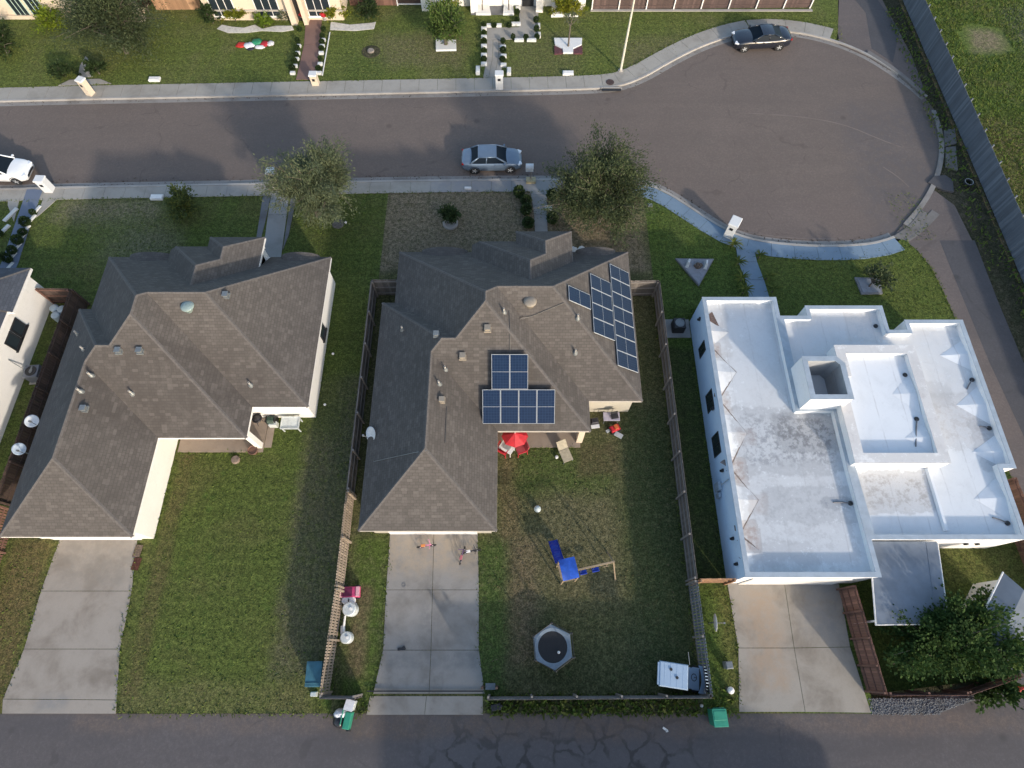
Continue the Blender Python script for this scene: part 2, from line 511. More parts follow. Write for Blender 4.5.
def strip(mb, pts, dl, dr, z0, z1):
    """a kerb or slab that follows a polyline from offset dl to offset dr"""
    A = offset_line(pts, dl); B = offset_line(pts, dr)
    n = len(A)
    vs = []
    for a, b in zip(A, B):
        vs += [(a[0], a[1], z0), (b[0], b[1], z0), (b[0], b[1], z1), (a[0], a[1], z1)]
    fs = []
    for i in range(n-1):
        o = 4*i; p = o+4
        for k in range(4): fs.append((o+k, o+(k+1) % 4, p+(k+1) % 4, p+k))
    fs.append((0, 3, 2, 1)); e = 4*(n-1); fs.append((e, e+1, e+2, e+3))
    mb.add(vs, fs)

def slab(name, pts, z0, z1, mat, kind='structure', **kw):
    return MB().prism(pts, z0, z1).build(name, mat, kind=kind, **kw)

def pip(x, y, poly):
    c = False; n = len(poly); j = n-1
    for i in range(n):
        if (poly[i][1] > y) != (poly[j][1] > y) and x < (poly[j][0]-poly[i][0])*(y-poly[i][1])/(poly[j][1]-poly[i][1])+poly[i][0]: c = not c
        j = i
    return c
# ------------------------------------------------------------------ setting
M_dirt = mat_lawn('dirt', (0.085, 0.07, 0.05), (0.05, 0.055, 0.028), (0.13, 0.105, 0.08), 0.6)
MB().box((0, 20, -0.64), (700, 700, 1.0)).build('ground', M_dirt, kind='structure')

near = [(-75, 30.6), (-37.80, 31.31), (-34.17, 31.51), (-22.02, 31.79), (-9.82, 32.13), (-1.64, 32.28), (3.58, 32.28), (8.41, 32.18), (10.23, 31.79), (11.49, 31.03), (12.94, 29.72), (14.74, 28.03), (15.84, 27.28), (17.16, 26.71), (19.55, 26.32), (22.34, 26.19), (25.05, 26.36), (26.42, 26.75), (26.98, 27.01)]
far = [(-75, 38.9), (-41.05, 40.43), (-20.63, 40.99), (0.00, 41.57), (6.98, 41.80), (8.95, 42.14), (10.92, 43.19), (13.35, 45.11), (15.91, 46.84), (18.47, 48.11), (20.91, 48.88), (23.50, 48.88), (25.71, 48.37), (27.88, 47.35), (29.89, 45.85), (31.60, 43.79), (32.76, 42.03), (33.32, 40.88)]
east = [(33.70, 39.43), (33.60, 37.26), (33.13, 35.17), (32.30, 33.16), (31.20, 31.22), (29.71, 29.35), (28.29, 27.90)]
near_s = smooth_line(near, 2); far_s = smooth_line(far, 2); east_s = smooth_line(east, 2)
M_road = mat_asphalt('asphalt', (0.164, 0.129, 0.110), (0.144, 0.115, 0.099),
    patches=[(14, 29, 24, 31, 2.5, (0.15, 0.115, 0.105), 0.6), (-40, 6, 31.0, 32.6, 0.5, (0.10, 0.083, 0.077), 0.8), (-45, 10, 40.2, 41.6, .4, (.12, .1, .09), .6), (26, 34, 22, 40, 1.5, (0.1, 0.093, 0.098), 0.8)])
road_poly = near_s + east_s[::-1] + far_s[::-1]
MB().prism(road_poly, -0.35, -0.10).build('road', M_road, kind='structure')

M_kerb = mat_concrete('kerb_concrete', (0.36, 0.34, 0.315), amt=0.6)
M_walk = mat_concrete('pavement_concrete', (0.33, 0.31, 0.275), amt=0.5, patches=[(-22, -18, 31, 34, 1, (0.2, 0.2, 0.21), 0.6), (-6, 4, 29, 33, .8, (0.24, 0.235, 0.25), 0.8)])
M_blue = mat_concrete('blue_painted_concrete', (0.165, 0.235, 0.31), stain=(0.7, 0.72, 0.75), amt=0.8)
M_gutter = mat_concrete('gutter_concrete', (0.25, 0.235, 0.22), amt=0.7)
mb = MB(); strip(mb, near_s, 0.0, -0.17, -0.3, 0.05); strip(mb, far_s, 0.17, 0.0, -0.3, 0.05)
mb.build('kerb', M_kerb, kind='structure')
mb = MB(); strip(mb, near_s, 0.42, 0.0, -0.12, -0.094); strip(mb, far_s, 0.0, -0.42, -0.12, -0.094)
strip(mb, east_s, 0.0, -0.35, -0.2, -0.02)
mb.build('gutter', M_gutter, kind='structure')
def walk(mb, line, d0, d1, seg=1.5, gap=0.02):
    """pavement slabs with open joints"""
    P = [Vector(p) for p in line]; L = [0]
    for a, b in zip(P[:-1], P[1:]): L.append(L[-1]+(b-a).length)
    def at(t):
        for i in range(len(L)-1):
            if L[i+1] >= t: break
        k = (t-L[i])/max(L[i+1]-L[i], 1e-6)
        return P[i].lerp(P[i+1], k), (P[i+1]-P[i]).normalized()
    t = 0.0
    while t < L[-1]-0.2:
        t1 = min(t+seg, L[-1])
        a, da = at(t+gap/2); b, db = at(t1-gap/2)
        na = Vector((-da.y, da.x)); nb = Vector((-db.y, db.x))
        q = [a+na*d0, a+na*d1, b+nb*d1, b+nb*d0]
        mb.prism([tuple(v) for v in q], -0.25, 0.03+rnd.uniform(-.003, .003))
        t = t1
xs = max(i for i, p in enumerate(near_s) if p[0] < 8.6)
mb = MB(); walk(mb, near_s[:xs], -0.18, -1.22)
walk(mb, far_s[:max(i for i, p in enumerate(far_s) if p[0] < 27.6)], 1.55, 0.18)
mb.build('pavement', M_walk, kind='structure')
mb = MB(); walk(mb, near_s[xs-1:-1], -0.18, -1.3, 1.55)
mb.build('blue_pavement', M_blue, kind='structure')

GRN1, GRN2, DRY = (0.062, 0.092, 0.020), (0.042, 0.068, 0.017), (0.125, 0.105, 0.058)
M_l_left = mat_lawn('green_lawn', (0.118, 0.162, 0.034), (0.09, 0.131, 0.027), (0.145, 0.132, 0.055), 0.65,
    patches=[(-33, -25.5, 28.3, 30.4, 1.0, (0.26, 0.22, 0.155), 0.85), (-29, -24, 24.5, 28, 1.5, (.24, .21, .15), .5), (-28, -25.5, -3, 6, 0.6, (0.17, 0.12, 0.06), 0.9), (-12.5, -9, -1, 16, 0.5, (0.12, 0.105, 0.08), 0.75), (-20, -10, -2.7, -1.2, 0.5, (0.19, 0.16, 0.085), 0.45), (-13.5, -10.5, 12, 30, 0.8, (0.045, 0.085, 0.015), 0.6), (-19.8, -18.9, -2, 11, .25, (0.13, .095, .05), .6), (-27, -23, 22, 27, .8, (.19, .175, .12), .5)])
M_l_mid = mat_lawn('dry_lawn', (0.126, 0.126, 0.054), (0.088, 0.097, 0.038), (0.19, 0.165, 0.095), 0.7,
    patches=[(-9.2, 9.3, 24, 32, 0.5, (0.27, 0.205, 0.15), 1.0), (-8.8, -6.8, -2.2, 6.2, 0.4, (0.07, 0.125, 0.015), 1.0), (-8.6, -7.6, -1, 3.4, 0.3, (0.16, 0.115, 0.07), 0.9), (-1.9, -0.4, -2, 6, 0.4, (0.055, 0.105, 0.017), 1.0), (0.0, 1.4, -0.5, 6, 0.5, (0.2, 0.135, 0.09), 0.8), (-0.6, 0.4, 6, 11, .3, (.2, .14, .08), .7), (1, 6.2, 2.5, 9, 1.2, (.2, .17, .10), .6),
             (0, 6, 8.6, 11.5, 0.7, (0.07, 0.115, 0.02), 0.9), (6.5, 9.7, -1.5, 14, 0.9, (0.04, 0.068, 0.02), 0.9), (3.9, 6.3, 9.6, 11.6, 0.4, (0.12, 0.08, 0.05), 0.7)])  # dark strip by the east fence has the cast shade in its colour
M_l_right = mat_lawn('lush_lawn', (0.088, 0.145, 0.026), (0.07, 0.12, 0.022), (0.13, 0.14, 0.05), 0.4,
    patches=[(11, 13.5, -3, 3.4, 0.5, (0.17, 0.155, 0.05), 0.8), (17, 30, 20, 26, 1.2, (.12, .14, .03), .6), (23, 29, 3.5, 5.6, .6, (.16, .14, .05), .6), (9.6, 11.8, 3.6, 18, 0.4, (0.05, 0.05, 0.025), 0.8)])  # dark strip under the west wall paints the house's shade on the grass
M_l_far = mat_lawn('far_lawn', (0.142, 0.188, 0.037), (0.112, 0.155, 0.03), (0.2, 0.185, 0.085), 0.6,
    patches=[(-11.5, -4, 44.5, 48.5, 0.9, (0.19, 0.16, 0.095), 0.75), (0, 6, 43, 49, 1.2, (0.15, 0.14, 0.07), 0.6), (9, 15, 43.5, 48, 1.2, (0.18, 0.15, 0.09), 0.7), (-14, -10.5, 42.8, 46, .8, (0.05, 0.1, 0.015), .6)])
M_field = mat_lawn('rough_field', (0.13, 0.2, 0.036), (0.095, 0.17, 0.032), (0.22, 0.175, 0.08), 0.7,
    patches=[(35, 40, 28, 38, 1.5, (0.2, 0.145, 0.07), 0.8), (39.0, 41.8, 46.3, 48.8, 0.7, (0.27, 0.21, 0.165), 0.9), (43, 46, 40, 52, .8, (0.2, 0.19, 0.17), .6)])
def lot(x0, x1, yb, mat, extra=None):
    top = [p for p in near_s if x0 < p[0] < x1]
    def yn(x):
        for a, b in zip(near_s[:-1], near_s[1:]):
            if a[0] <= x <= b[0]: return a[1]+(b[1]-a[1])*(x-a[0])/(b[0]-a[0])
        return near_s[-1][1]
    pts = [(x0, yb), (x1, yb), (x1, yn(x1)-0.2)] + [(p[0], p[1]-0.2) for p in reversed(top)] + [(x0, yn(x0)-0.2)]
    return slab('lawn', pts, -0.3, 0.0, mat)
lot(-75, -28.3, -2.66, M_l_left); lot(-28.3, -9.1, -2.66, M_l_left)
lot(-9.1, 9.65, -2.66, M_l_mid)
right_edge = [(27.74, 26.66), (28.39, 25.71), (28.90, 24.36), (29.18, 22.32), (29.30, 20.29), (29.21, 15.91), (29.24, 10.85), (29.32, 7.56)]
rl = [(9.65, -2.66), (18.1, -2.66), (18.2, -1.8), (24.8, -1.1), (28.6, 0.0)] + right_edge[::-1] + [(p[0], p[1]-0.2) for p in reversed(near_s) if p[0] > 9.65]
rl.append((9.65, rl[-1][1]+0.06))
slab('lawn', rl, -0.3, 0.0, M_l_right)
fl = [(p[0], p[1]+0.1) for p in far_s if p[0] < 27.9] + [(28.06, 48.88), (29.0, 53.0), (29.0, 90), (-75, 90)]
slab('lawn', fl, -0.3, 0.0, M_l_far)
slab('field', [(34.95, -20), (120, -20), (120, 140), (34.95, 140)], -0.3, 0.02, M_field)

# alley along the bottom and the lane beside the white house
M_alley = mat_asphalt('alley_asphalt', (0.105, 0.095, 0.097), (0.08, 0.074, 0.078), cracks=0.8,
    crack_rect=(-4.5, 9.0, -7, -3.2, 1.6, 0.5, 0.5), patches=[(-22, 30, -3.5, -2.6, 0.4, (0.155, 0.118, 0.098), 0.95), (-8, 9, -3.8, -2.7, 0.35, (0.14, 0.10, 0.075), 0.9), (-26, -10, -6.5, -3.5, .8, (0.12, 0.105, 0.105), .5)])
M_lane = mat_asphalt('lane_asphalt', (0.15, 0.122, 0.112), (0.115, 0.10, 0.097))
M_lane2 = mat_asphalt('patched_asphalt', (0.085, 0.082, 0.088), (0.072, 0.07, 0.076))
slab('alley', [(-90, -10.5), (31, -10.5), (31, 1.0), (28, 0.4), (24.8, -0.9), (22, -1.9), (18.05, -2.0), (18, -2.64), (-90, -2.74)], -0.35, -0.05, M_alley)
lane = [(26.98, 27.01), (27.74, 26.66), (28.90, 24.36), (29.18, 22.32), (29.30, 20.29), (29.21, 15.91), (29.24, 10.85), (29.32, 7.56), (28.6, 0.3), (33.6, 0.3), (33.6, 15), (32.50, 16.47), (32.62, 21.30), (32.54, 26.23), (32.24, 29.81), (31.20, 31.22)]
slab('lane', lane, -0.35, -0.04, M_lane)
slab('lane', [(29.1, 90), (29.1, 53.0), (28.06, 48.88), (27.85, 47.22), (29.86, 45.72), (31.60, 43.79), (32.76, 42.03), (33.32, 40.88), (33.47, 41.68), (33.58, 45.85), (33.0, 53), (33.0, 90)], -0.35, -0.045, M_lane)
slab('lane_patch', [(30.21, 26.66), (32.68, 26.66), (32.62, 21.69), (32.70, 17.04), (33.4, 15), (33.4, 1), (29.9, 1), (30.94, 12.11), (30.53, 17.04), (30.32, 22.48)], -0.1, -0.036, M_lane2)
slab('lane_patch', [(30.0, 70), (30.0, 55), (31.09, 51.40), (30.44, 46.72), (31.76, 44.99), (33.43, 49.01), (32.6, 53), (32.6, 70)], -0.1, -0.04, M_lane2)
# concrete leftovers round the turning circle
M_old = mat_concrete('old_concrete', (0.17, 0.16, 0.152), amt=0.7)
mb = MB(); strip(mb, smooth_line([(26.54, 26.66), (27.55, 27.28), (28.63, 28.08), (29.71, 29.35)], 2), 0.05, -0.45, -0.2, 0.0)
strip(mb, smooth_line([(27.10, 26.40), (28.35, 27.10), (29.75, 28.26), (30.67, 29.17)], 2), 0.3, -0.3, -0.2, -0.015)
strip(mb, smooth_line([(29.98, 46.22), (31.38, 44.51), (32.42, 42.84), (33.23, 41.11)], 2), 0.15, -0.2, -0.2, 0.06)
mb.build('old_gutter', M_old, kind='structure')
tag(MB().prism([(33.68, 37.26), (34.60, 37.47), (34.27, 35.89), (33.25, 35.58)], -0.2, -0.01).prism([(33.30, 35.48), (34.10, 35.58), (33.50, 33.16), (32.72, 33.55)], -0.2, 0.0).build('concrete_slab', M_old, bevel=0.02), 'pale broken concrete slab lying between the turning circle and tall fence', 'slab')
tag(MB().prism([(30.91, 31.99), (31.52, 32.57), (32.37, 32.67), (32.82, 32.18), (32.54, 31.03), (31.86, 31.22), (31.39, 31.60)], -0.2, 0.01).build('concrete_slab', M_lane2, bevel=0.02), 'grey irregular slab of old asphalt beside the discarded tyre', 'slab')
M_track = mat_concrete('dusty_track', (0.178, 0.143, 0.125), amt=0.6, scale=2)
mb = MB()
for pts in ([(18.48, 39.21), (22.78, 38.88), (26.14, 38.01), (28.47, 36.41), (29.95, 35.58)], [(28.04, 33.55), (28.86, 32.67), (29.46, 31.60)], [(11.64, 29.81), (14.85, 27.81), (19.66, 26.84), (23.19, 26.84)]):
    strip(mb, smooth_line(pts, 2), .04, -.05, -0.12, -0.096)
mb.build('tyre_track', M_track, kind='structure')
# crushed stone beside the south corner of the brown fence
M_gravel = mat_concrete('gravel', (0.13, 0.142, 0.158), amt=0.8, scale=2.0)
mb = MB(); mb.prism([(18.06, -2.02), (23.58, -2.02), (22.47, -2.33), (21.47, -2.64), (18.15, -2.68)], -0.2, -0.02)
rg = random.Random(5)
for _ in range(1500):
    x, y = rg.uniform(18.0, 23.4), rg.uniform(-2.72, -1.98)
    if x > 21.5 and y < -2.62+(x-21.5)*0.3: continue
    r = rg.uniform(0.02, 0.055)
    mb.ball((x, y, -0.01), (r, r*rg.uniform(.6, 1), r*0.7), 5, 3, 0.3, _)
tag(mb.build('gravel', M_gravel), 'grey crushed stone strip along the alley below the brown fence', 'gravel', kind='stuff')

# driveways and paths
def slabs(name, quads, z, mat, kind='structure'):
    mb = MB()
    for q in quads: mb.prism(inset(q, 0.012), -0.2, z+rnd.uniform(-.003, .003))
    return mb.build(name, mat, kind=kind)
def lerp(a, b, t): return (a[0]+(b[0]-a[0])*t, a[1]+(b[1]-a[1])*t)
def split(L, Rr, cols):
    out = []
    for i in range(len(L)-1):
        for j in range(cols):
            a, b = j/cols, (j+1)/cols
            out.append([lerp(L[i], Rr[i], a), lerp(L[i], Rr[i], b), lerp(L[i+1], Rr[i+1], b), lerp(L[i+1], Rr[i+1], a)])
    return out
M_dr_c = mat_concrete('driveway_concrete', (0.262, 0.247, 0.228), amt=0.8,
    patches=[(-7, -1.5, 4.2, 6.3, 0.6, (0.36, 0.29, 0.21), 0.7), (-5, -3.5, 1.2, 2.6, .4, (0.15, .145, .14), .7), (-6.5, -1.5, -0.6, 0.1, 0.15, (0.14, 0.14, 0.14), 0.5)])
M_dr_l = mat_concrete('driveway_concrete_warm', (0.305, 0.272, 0.236), amt=0.8, patches=[(-25, -21, 3.2, 5.9, .8, (0.2, .185, .165), .6), (-24, -22.5, -2.6, -1.8, .3, (0.2, 0.2, .2), .7)])
M_dr_r = mat_concrete('driveway_concrete_pale', (0.315, 0.287, 0.248), amt=0.85, patches=[(12.4, 14.2, -1.6, 3.2, .5, (0.34, .25, .175), .7), (15.4, 17.6, .8, 3.5, .6, (0.22, .215, .21), .8)])
slabs('driveway', split([(-6.88, 6.27), (-6.83, 3.22), (-6.73, 0.24), (-7.05, -1.79)], [(-1.92, 6.27), (-1.79, 3.22), (-1.72, 0.24), (-1.37, -1.79)], 2), 0.02, M_dr_c)
slabs('driveway_apron', split([(-7.20, -1.88), (-7.31, -2.73)], [(-1.47, -1.88), (-1.45, -2.73)], 2), 0.012, M_dr_l)
slabs('driveway', split([(-25.37, 6.10), (-25.53, 3.16), (-25.47, 0.29), (-25.75, -2.02), (-25.56, -2.68)], [(-21.04, 6.10), (-20.60, 3.16), (-20.46, 0.29), (-19.97, -2.06), (-19.85, -2.68)], 1), 0.02, M_dr_l)
slabs('driveway', [[(11.72, 3.58), (14.84, 3.68), (14.73, 0.34), (11.81, 0.34)], [(14.84, 3.68), (17.81, 3.79), (17.67, 0.39), (14.73, 0.34)], [(11.81, 0.34), (14.73, 0.34), (14.71, -2.60), (11.39, -2.60)], [(14.73, 0.34), (17.67, 0.39), (18.01, -2.64), (14.71, -2.60)]], 0.02, M_dr_r)
M_path = mat_concrete('path_concrete', (0.27, 0.27, 0.265), amt=0.5)
slabs('path', split([(0.89, 32.37), (1.40, 30.75), (1.59, 28.89), (1.63, 27.01)], [(2.98, 32.37), (2.57, 30.75), (2.52, 28.89), (2.55, 27.01)], 1), 0.036, M_path)
slabs('path', split([(-17.67, 31.03), (-17.60, 28.89), (-17.35, 24.95)], [(-16.34, 31.03), (-16.23, 28.89), (-16.03, 24.95)], 1), 0.036, M_path)
M_bed = mat_concrete('slate_edging', (0.15, 0.155, 0.165), amt=0.8)
slabs('path_border', [[(-18.27, 30.65), (-17.68, 30.65), (-17.66, 28.80), (-17.72, 26.66), (-18.07, 26.66)], [(-16.21, 30.65), (-15.77, 30.65), (-15.81, 27.10), (-16.03, 25.80)]], 0.03, M_bed)
M_bluegrey = mat_concrete('blue_grey_paint', (0.135, 0.165, 0.225), stain=(.8, .85, .9), amt=0.5)
slabs('path', split([(-35.79, 31.51), (-35.56, 28.26), (-35.33, 24.78), (-35.30, 21.69)], [(-34.56, 31.12), (-34.49, 28.71), (-34.15, 24.78), (-34.16, 21.69)], 1), 0.042, M_bluegrey)
slabs('path_flare', [[(-36.87, 30.37), (-36.00, 30.37), (-35.70, 28.26), (-36.65, 29.72)], [(-34.28, 30.28), (-33.22, 30.37), (-34.05, 28.89), (-34.25, 28.62)]], 0.034, M_walk)
slabs('path', split([(15.70, 26.40), (15.65, 24.78), (15.90, 23.29), (15.91, 21.69)], [(16.96, 25.97), (16.97, 24.78), (17.19, 23.29), (17.32, 21.69)], 1), 0.036, M_blue)
slabs('path', [[(-35.73, 45.72), (-35.09, 44.99), (-34.40, 43.19), (-35.60, 43.08), (-35.86, 44.51)], [(-36.94, 42.14), (-36.18, 42.84), (-33.76, 42.96), (-32.61, 42.37)]], 0.04, M_walk)
M_brick = mat_concrete('brick_paving', (0.21, 0.125, 0.1), stain=(.7, .7, .75), amt=0.7, scale=2)
slabs('brick_path', split([(-17.94, 50.33), (-17.64, 47.09), (-17.68, 42.84)], [(-16.54, 50.33), (-16.29, 47.09), (-15.96, 42.84)], 1), 0.036, M_brick)
slabs('path', split([(0.62, 53.04), (0.61, 50.59), (0.60, 49.27), (-2.16, 49.27)], [(2.49, 53.04), (2.27, 50.59), (2.31, 47.98), (-0.26, 47.73)], 1)[0:2] + [[(-2.16, 49.27), (2.25, 49.40), (2.22, 47.98), (-0.51, 47.73), (-2.13, 47.73)]] + split([(-2.13, 47.73), (-2.09, 45.60), (-2.38, 43.08)], [(-0.60, 47.73), (-0.67, 45.60), (-0.98, 43.08)], 3), 0.036, M_walk)
M_floor = mat_concrete('patio_concrete', (0.30, 0.24, 0.19), amt=0.6)
slabs('patio', [[(-0.95, 11.3), (4.1, 11.3), (4.1, 13.6), (-0.95, 13.6)]], 0.05, M_floor)
slabs('patio', [[(-19.95, 11.0), (-14.85, 11.0), (-14.85, 13.2), (-19.95, 13.2)], [(-14.84, 11.3), (-14.4, 11.3), (-14.4, 13.2), (-14.84, 13.2)]], 0.05, M_floor)
# ------------------------------------------------------------------ hip roofs
class Hip:
    """one hipped block: a rectangle and the eave height of each side (W, E, S, N); slope m; None = no slope on that side"""
    def __init__(s, x0, x1, y0, y1, ez, m=0.74):
        s.r = (x0, x1, y0, y1)
        e = ez if isinstance(ez, (tuple, list)) else (ez,)*4
        s.pl = []                      # z = a*x + b*y + c
        if e[0] is not None: s.pl.append((m, 0, e[0]-m*x0, 'W'))
        if e[1] is not None: s.pl.append((-m, 0, e[1]+m*x1, 'E'))
        if e[2] is not None: s.pl.append((0, m, e[2]-m*y0, 'S'))
        if e[3] is not None: s.pl.append((0, -m, e[3]+m*y1, 'N'))
    def z(s, x, y):
        x0, x1, y0, y1 = s.r
        if x < x0-1e-6 or x > x1+1e-6 or y < y0-1e-6 or y > y1+1e-6: return -1e9
        return min(p[0]*x+p[1]*y+p[2] for p in s.pl)

def cut(poly, a, b, c):
    """split a convex polygon by a*x+b*y+c = 0 -> (>=0 part, <0 part)"""
    P, Q = [], []
    n = len(poly)
    d = [a*p[0]+b*p[1]+c for p in poly]
    for i in range(n):
        p, q, dp, dq = poly[i], poly[(i+1) % n], d[i], d[(i+1) % n]
        if dp >= -1e-9: P.append(p)
        if dp <= 1e-9: Q.append(p)
        if (dp > 1e-9 and dq < -1e-9) or (dp < -1e-9 and dq > 1e-9):
            t = dp/(dp-dq); x = (p[0]+(q[0]-p[0])*t, p[1]+(q[1]-p[1])*t)
            P.append(x); Q.append(x)
    ok = lambda g: g if len(g) > 2 and abs(area(g)) > 1e-5 else None
    return ok(P), ok(Q)

def roof_mesh(hips):
    roof, caps = MB(), MB()
    H = lambda x, y: max(h.z(x, y) for h in hips)
    for i, h in enumerate(hips):
        x0, x1, y0, y1 = h.r
        for p in h.pl:
            cells = [[(x0, y0), (x1, y0), (x1, y1), (x0, y1)]]
            def split_all(cells, a, b, c):
                out = []
                for g in cells: out += [q for q in cut(g, a, b, c) if q]
                return out
            for q in h.pl:
                if q is not p: cells = [g for g in (cut(g, q[0]-p[0], q[1]-p[1], q[2]-p[2])[0] for g in cells) if g]
            for j, o in enumerate(hips):
                if j == i: continue
                u0, u1, v0, v1 = o.r
                for l in ((1, 0, -u0), (1, 0, -u1), (0, 1, -v0), (0, 1, -v1)): cells = split_all(cells, *l)
                for q in o.pl:
                    if abs(q[0]-p[0])+abs(q[1]-p[1]) > 1e-6: cells = split_all(cells, q[0]-p[0], q[1]-p[1], q[2]-p[2])
            for g in cells:
                cx = sum(t[0] for t in g)/len(g); cy = sum(t[1] for t in g)/len(g)
                zc = p[0]*cx+p[1]*cy+p[2]
                if any(o.z(cx, cy) > zc+1e-6 or (abs(o.z(cx, cy)-zc) <= 1e-6 and j < i) for j, o in enumerate(hips) if j != i): continue
                g = ccw(g)
                vs = [(t[0], t[1], p[0]*t[0]+p[1]*t[1]+p[2]) for t in g]
                k = math.sqrt(1+p[0]**2+p[1]**2)
                uv = [((t[1], t[0]*k) if p[3] in 'WE' else (t[0], t[1]*k)) for t in g]
                roof.add(vs, [tuple(range(len(g)))], [uv])
                for a, b in zip(g, g[1:]+g[:1]):
                    dx, dy = b[0]-a[0], b[1]-a[1]; L = math.hypot(dx, dy)
                    if L < 0.05: continue
                    nx, ny = dy/L, -dx/L                 # outwards
                    mx, my = (a[0]+b[0])/2, (a[1]+b[1])/2
                    e = 0.06
                    zo, zi, zm = H(mx+nx*e, my+ny*e), H(mx-nx*e, my-ny*e), H(mx, my)
                    if zo < -1e8 or zm - (zo+zi)/2 < 0.012 or zm-zo > 0.3: continue
                    if (nx, ny) < (-nx, -ny): continue
                    w = 0.09
                    pts = []
                    for q in (a, b):
                        pts.append((q[0]+nx*w, q[1]+ny*w, p[0]*q[0]+p[1]*q[1]+p[2]-(zm-zo)*w/e+0.014))
                        pts.append((q[0], q[1], p[0]*q[0]+p[1]*q[1]+p[2]+0.02))
                        pts.append((q[0]-nx*w, q[1]-ny*w, p[0]*q[0]+p[1]*q[1]+p[2]-(zm-zi)*w/e+0.014))
                    caps.add(pts, [(0, 3, 4, 1), (1, 4, 5, 2)])
    return roof, caps, H

M_shing = mat_shingle('shingles', (0.126, 0.113, 0.103), (0.096, 0.086, 0.079),
    patches=[(-5, 3.5, 11.5, 15.2, 1.0, (0.058, 0.052, 0.048), 0.6), (-24, -13, 11.2, 15.5, 1.2, (0.06, 0.052, 0.048), 0.7), (4.3, 7.4, 13, 16, .7, (0.06, 0.053, 0.05), .5)])
M_cap = mat_plain('ridge_shingles', (0.115, 0.104, 0.098), 0.92, 0.2, 8, fine=0.4)
M_slate = mat_shingle('slate_blue_shingles', (0.085, 0.095, 0.115), (0.068, 0.077, 0.095))
M_stucco_w = mat_concrete('white_stucco', (0.76, 0.74, 0.70), stain=(.85, .83, .8), amt=0.35)
M_stucco_c = mat_concrete('cream_stucco', (0.64, 0.53, 0.40), stain=(.85, .83, .8), amt=0.4)
M_stucco_t = mat_concrete('tan_stucco', (0.46, 0.42, 0.34), stain=(.85, .83, .8), amt=0.4)
M_trim = mat_plain('white_trim', (0.74, 0.72, 0.69), 0.5, 0.06)
M_trim2 = mat_plain('tan_trim', (0.42, 0.385, 0.34), 0.6, 0.08)
M_glass = mat_glass('window_glass')
M_vent = mat_plain('galvanised_vent', (0.20, 0.215, 0.22), 0.45, 0.12, 10, 0.4)
M_pipe = mat_plain('white_vent_pipe', (0.38, 0.36, 0.33), 0.5, 0.1)
M_dark = mat_plain('black_plastic', (0.018, 0.018, 0.02), 0.5, 0.2)
M_tanbox = mat_plain('painted_vent_tan', (0.26, 0.225, 0.18), 0.6, 0.1)

def window(parent, x, y, z, w, h, face, frame=M_trim, mull=1, rows=1, sill=True, name='window', proud=0.03):
    """face: 'N','S','E','W' - the wall's outward side"""
    rz = {'S': 0, 'E': PI/2, 'N': PI, 'W': -PI/2}[face]
    M = Matrix.Translation((x, y, z)) @ Matrix.Rotation(rz, 4, 'Z')
    def put(mb, name, mat, par, **k):
        mb.v = [tuple(M @ Vector(p)) for p in mb.v]
        return mb.build(name, mat, par, **k)
    g = MB().box((0, -0.012, 0), (w, 0.02, h))
    o = put(g, name, M_glass, parent)
    f = MB(); t = 0.07
    for sx in (-1, 1): f.box((sx*(w/2+t/2), -proud, 0), (t, 2*proud, h+2*t))
    for sz in (-1, 1): f.box((0, -proud, sz*(h/2+t/2)), (w, 2*proud, t))
    for k in range(1, mull+1): f.box((-w/2+w*k/(mull+1), -proud*0.7, 0), (0.05, 2*proud*0.7, h))
    for k in range(1, rows): f.box((0, -proud*0.6, -h/2+h*k/rows), (w, 2*proud*0.5, 0.035))
    put(f, 'frame', frame, o)
    if sill: put(MB().box((0, -0.06, -h/2-t-0.03), (w+0.3, 0.14, 0.06)), 'sill', frame, o)
    return o

def roof_normal_frame(hip_H, x, y):
    e = 0.05
    n = Vector((-(hip_H(x+e, y)-hip_H(x-e, y))/(2*e), -(hip_H(x, y+e)-hip_H(x, y-e))/(2*e), 1)).normalized()
    return n, n.to_track_quat('Z', 'Y').to_matrix()

def box_vent(roof, H, x, y, mat=None, s=0.3):
    z = H(x, y)
    MB().box((x, y, z+0.02), (s*1.15, s*1.15, 0.12)).box((x, y, z+0.14), (s*.85, s*.85, 0.18), taper=0.9).box((x, y, z+0.25), (s, s, 0.04)).build('roof_vent', mat or M_vent, roof, bevel=0.01)
def pipe_vent(roof, H, x, y, h=0.4, r=0.05):
    z = H(x, y)
    o = MB().lathe([(0.16, z-0.12), (0.14, z+0.02), (r*1.5, z+0.14), (r*1.3, z+0.16)], (x, y, 0), 12).build('vent_flashing', M_vent, roof, smooth=False)
    MB().lathe([(r, z), (r, z+h), (r*0.7, z+h), (r*0.7, z+h-0.06), (0, z+h-0.06)], (x, y, 0), 12).build('vent_pipe', M_pipe, o)
def turbine(roof, H, x, y, mat, r=0.33):
    z = H(x, y)
    MB().lathe([(r*0.75, z-0.2), (r*0.72, z+0.06), (r, z+0.09), (r*1.02, z+0.14), (r*0.9, z+0.19), (r*0.5, z+0.22), (r*.2, z+0.24), (0, z+0.24)], (x, y, 0), 24).build('roof_vent', mat, roof, smooth=True)

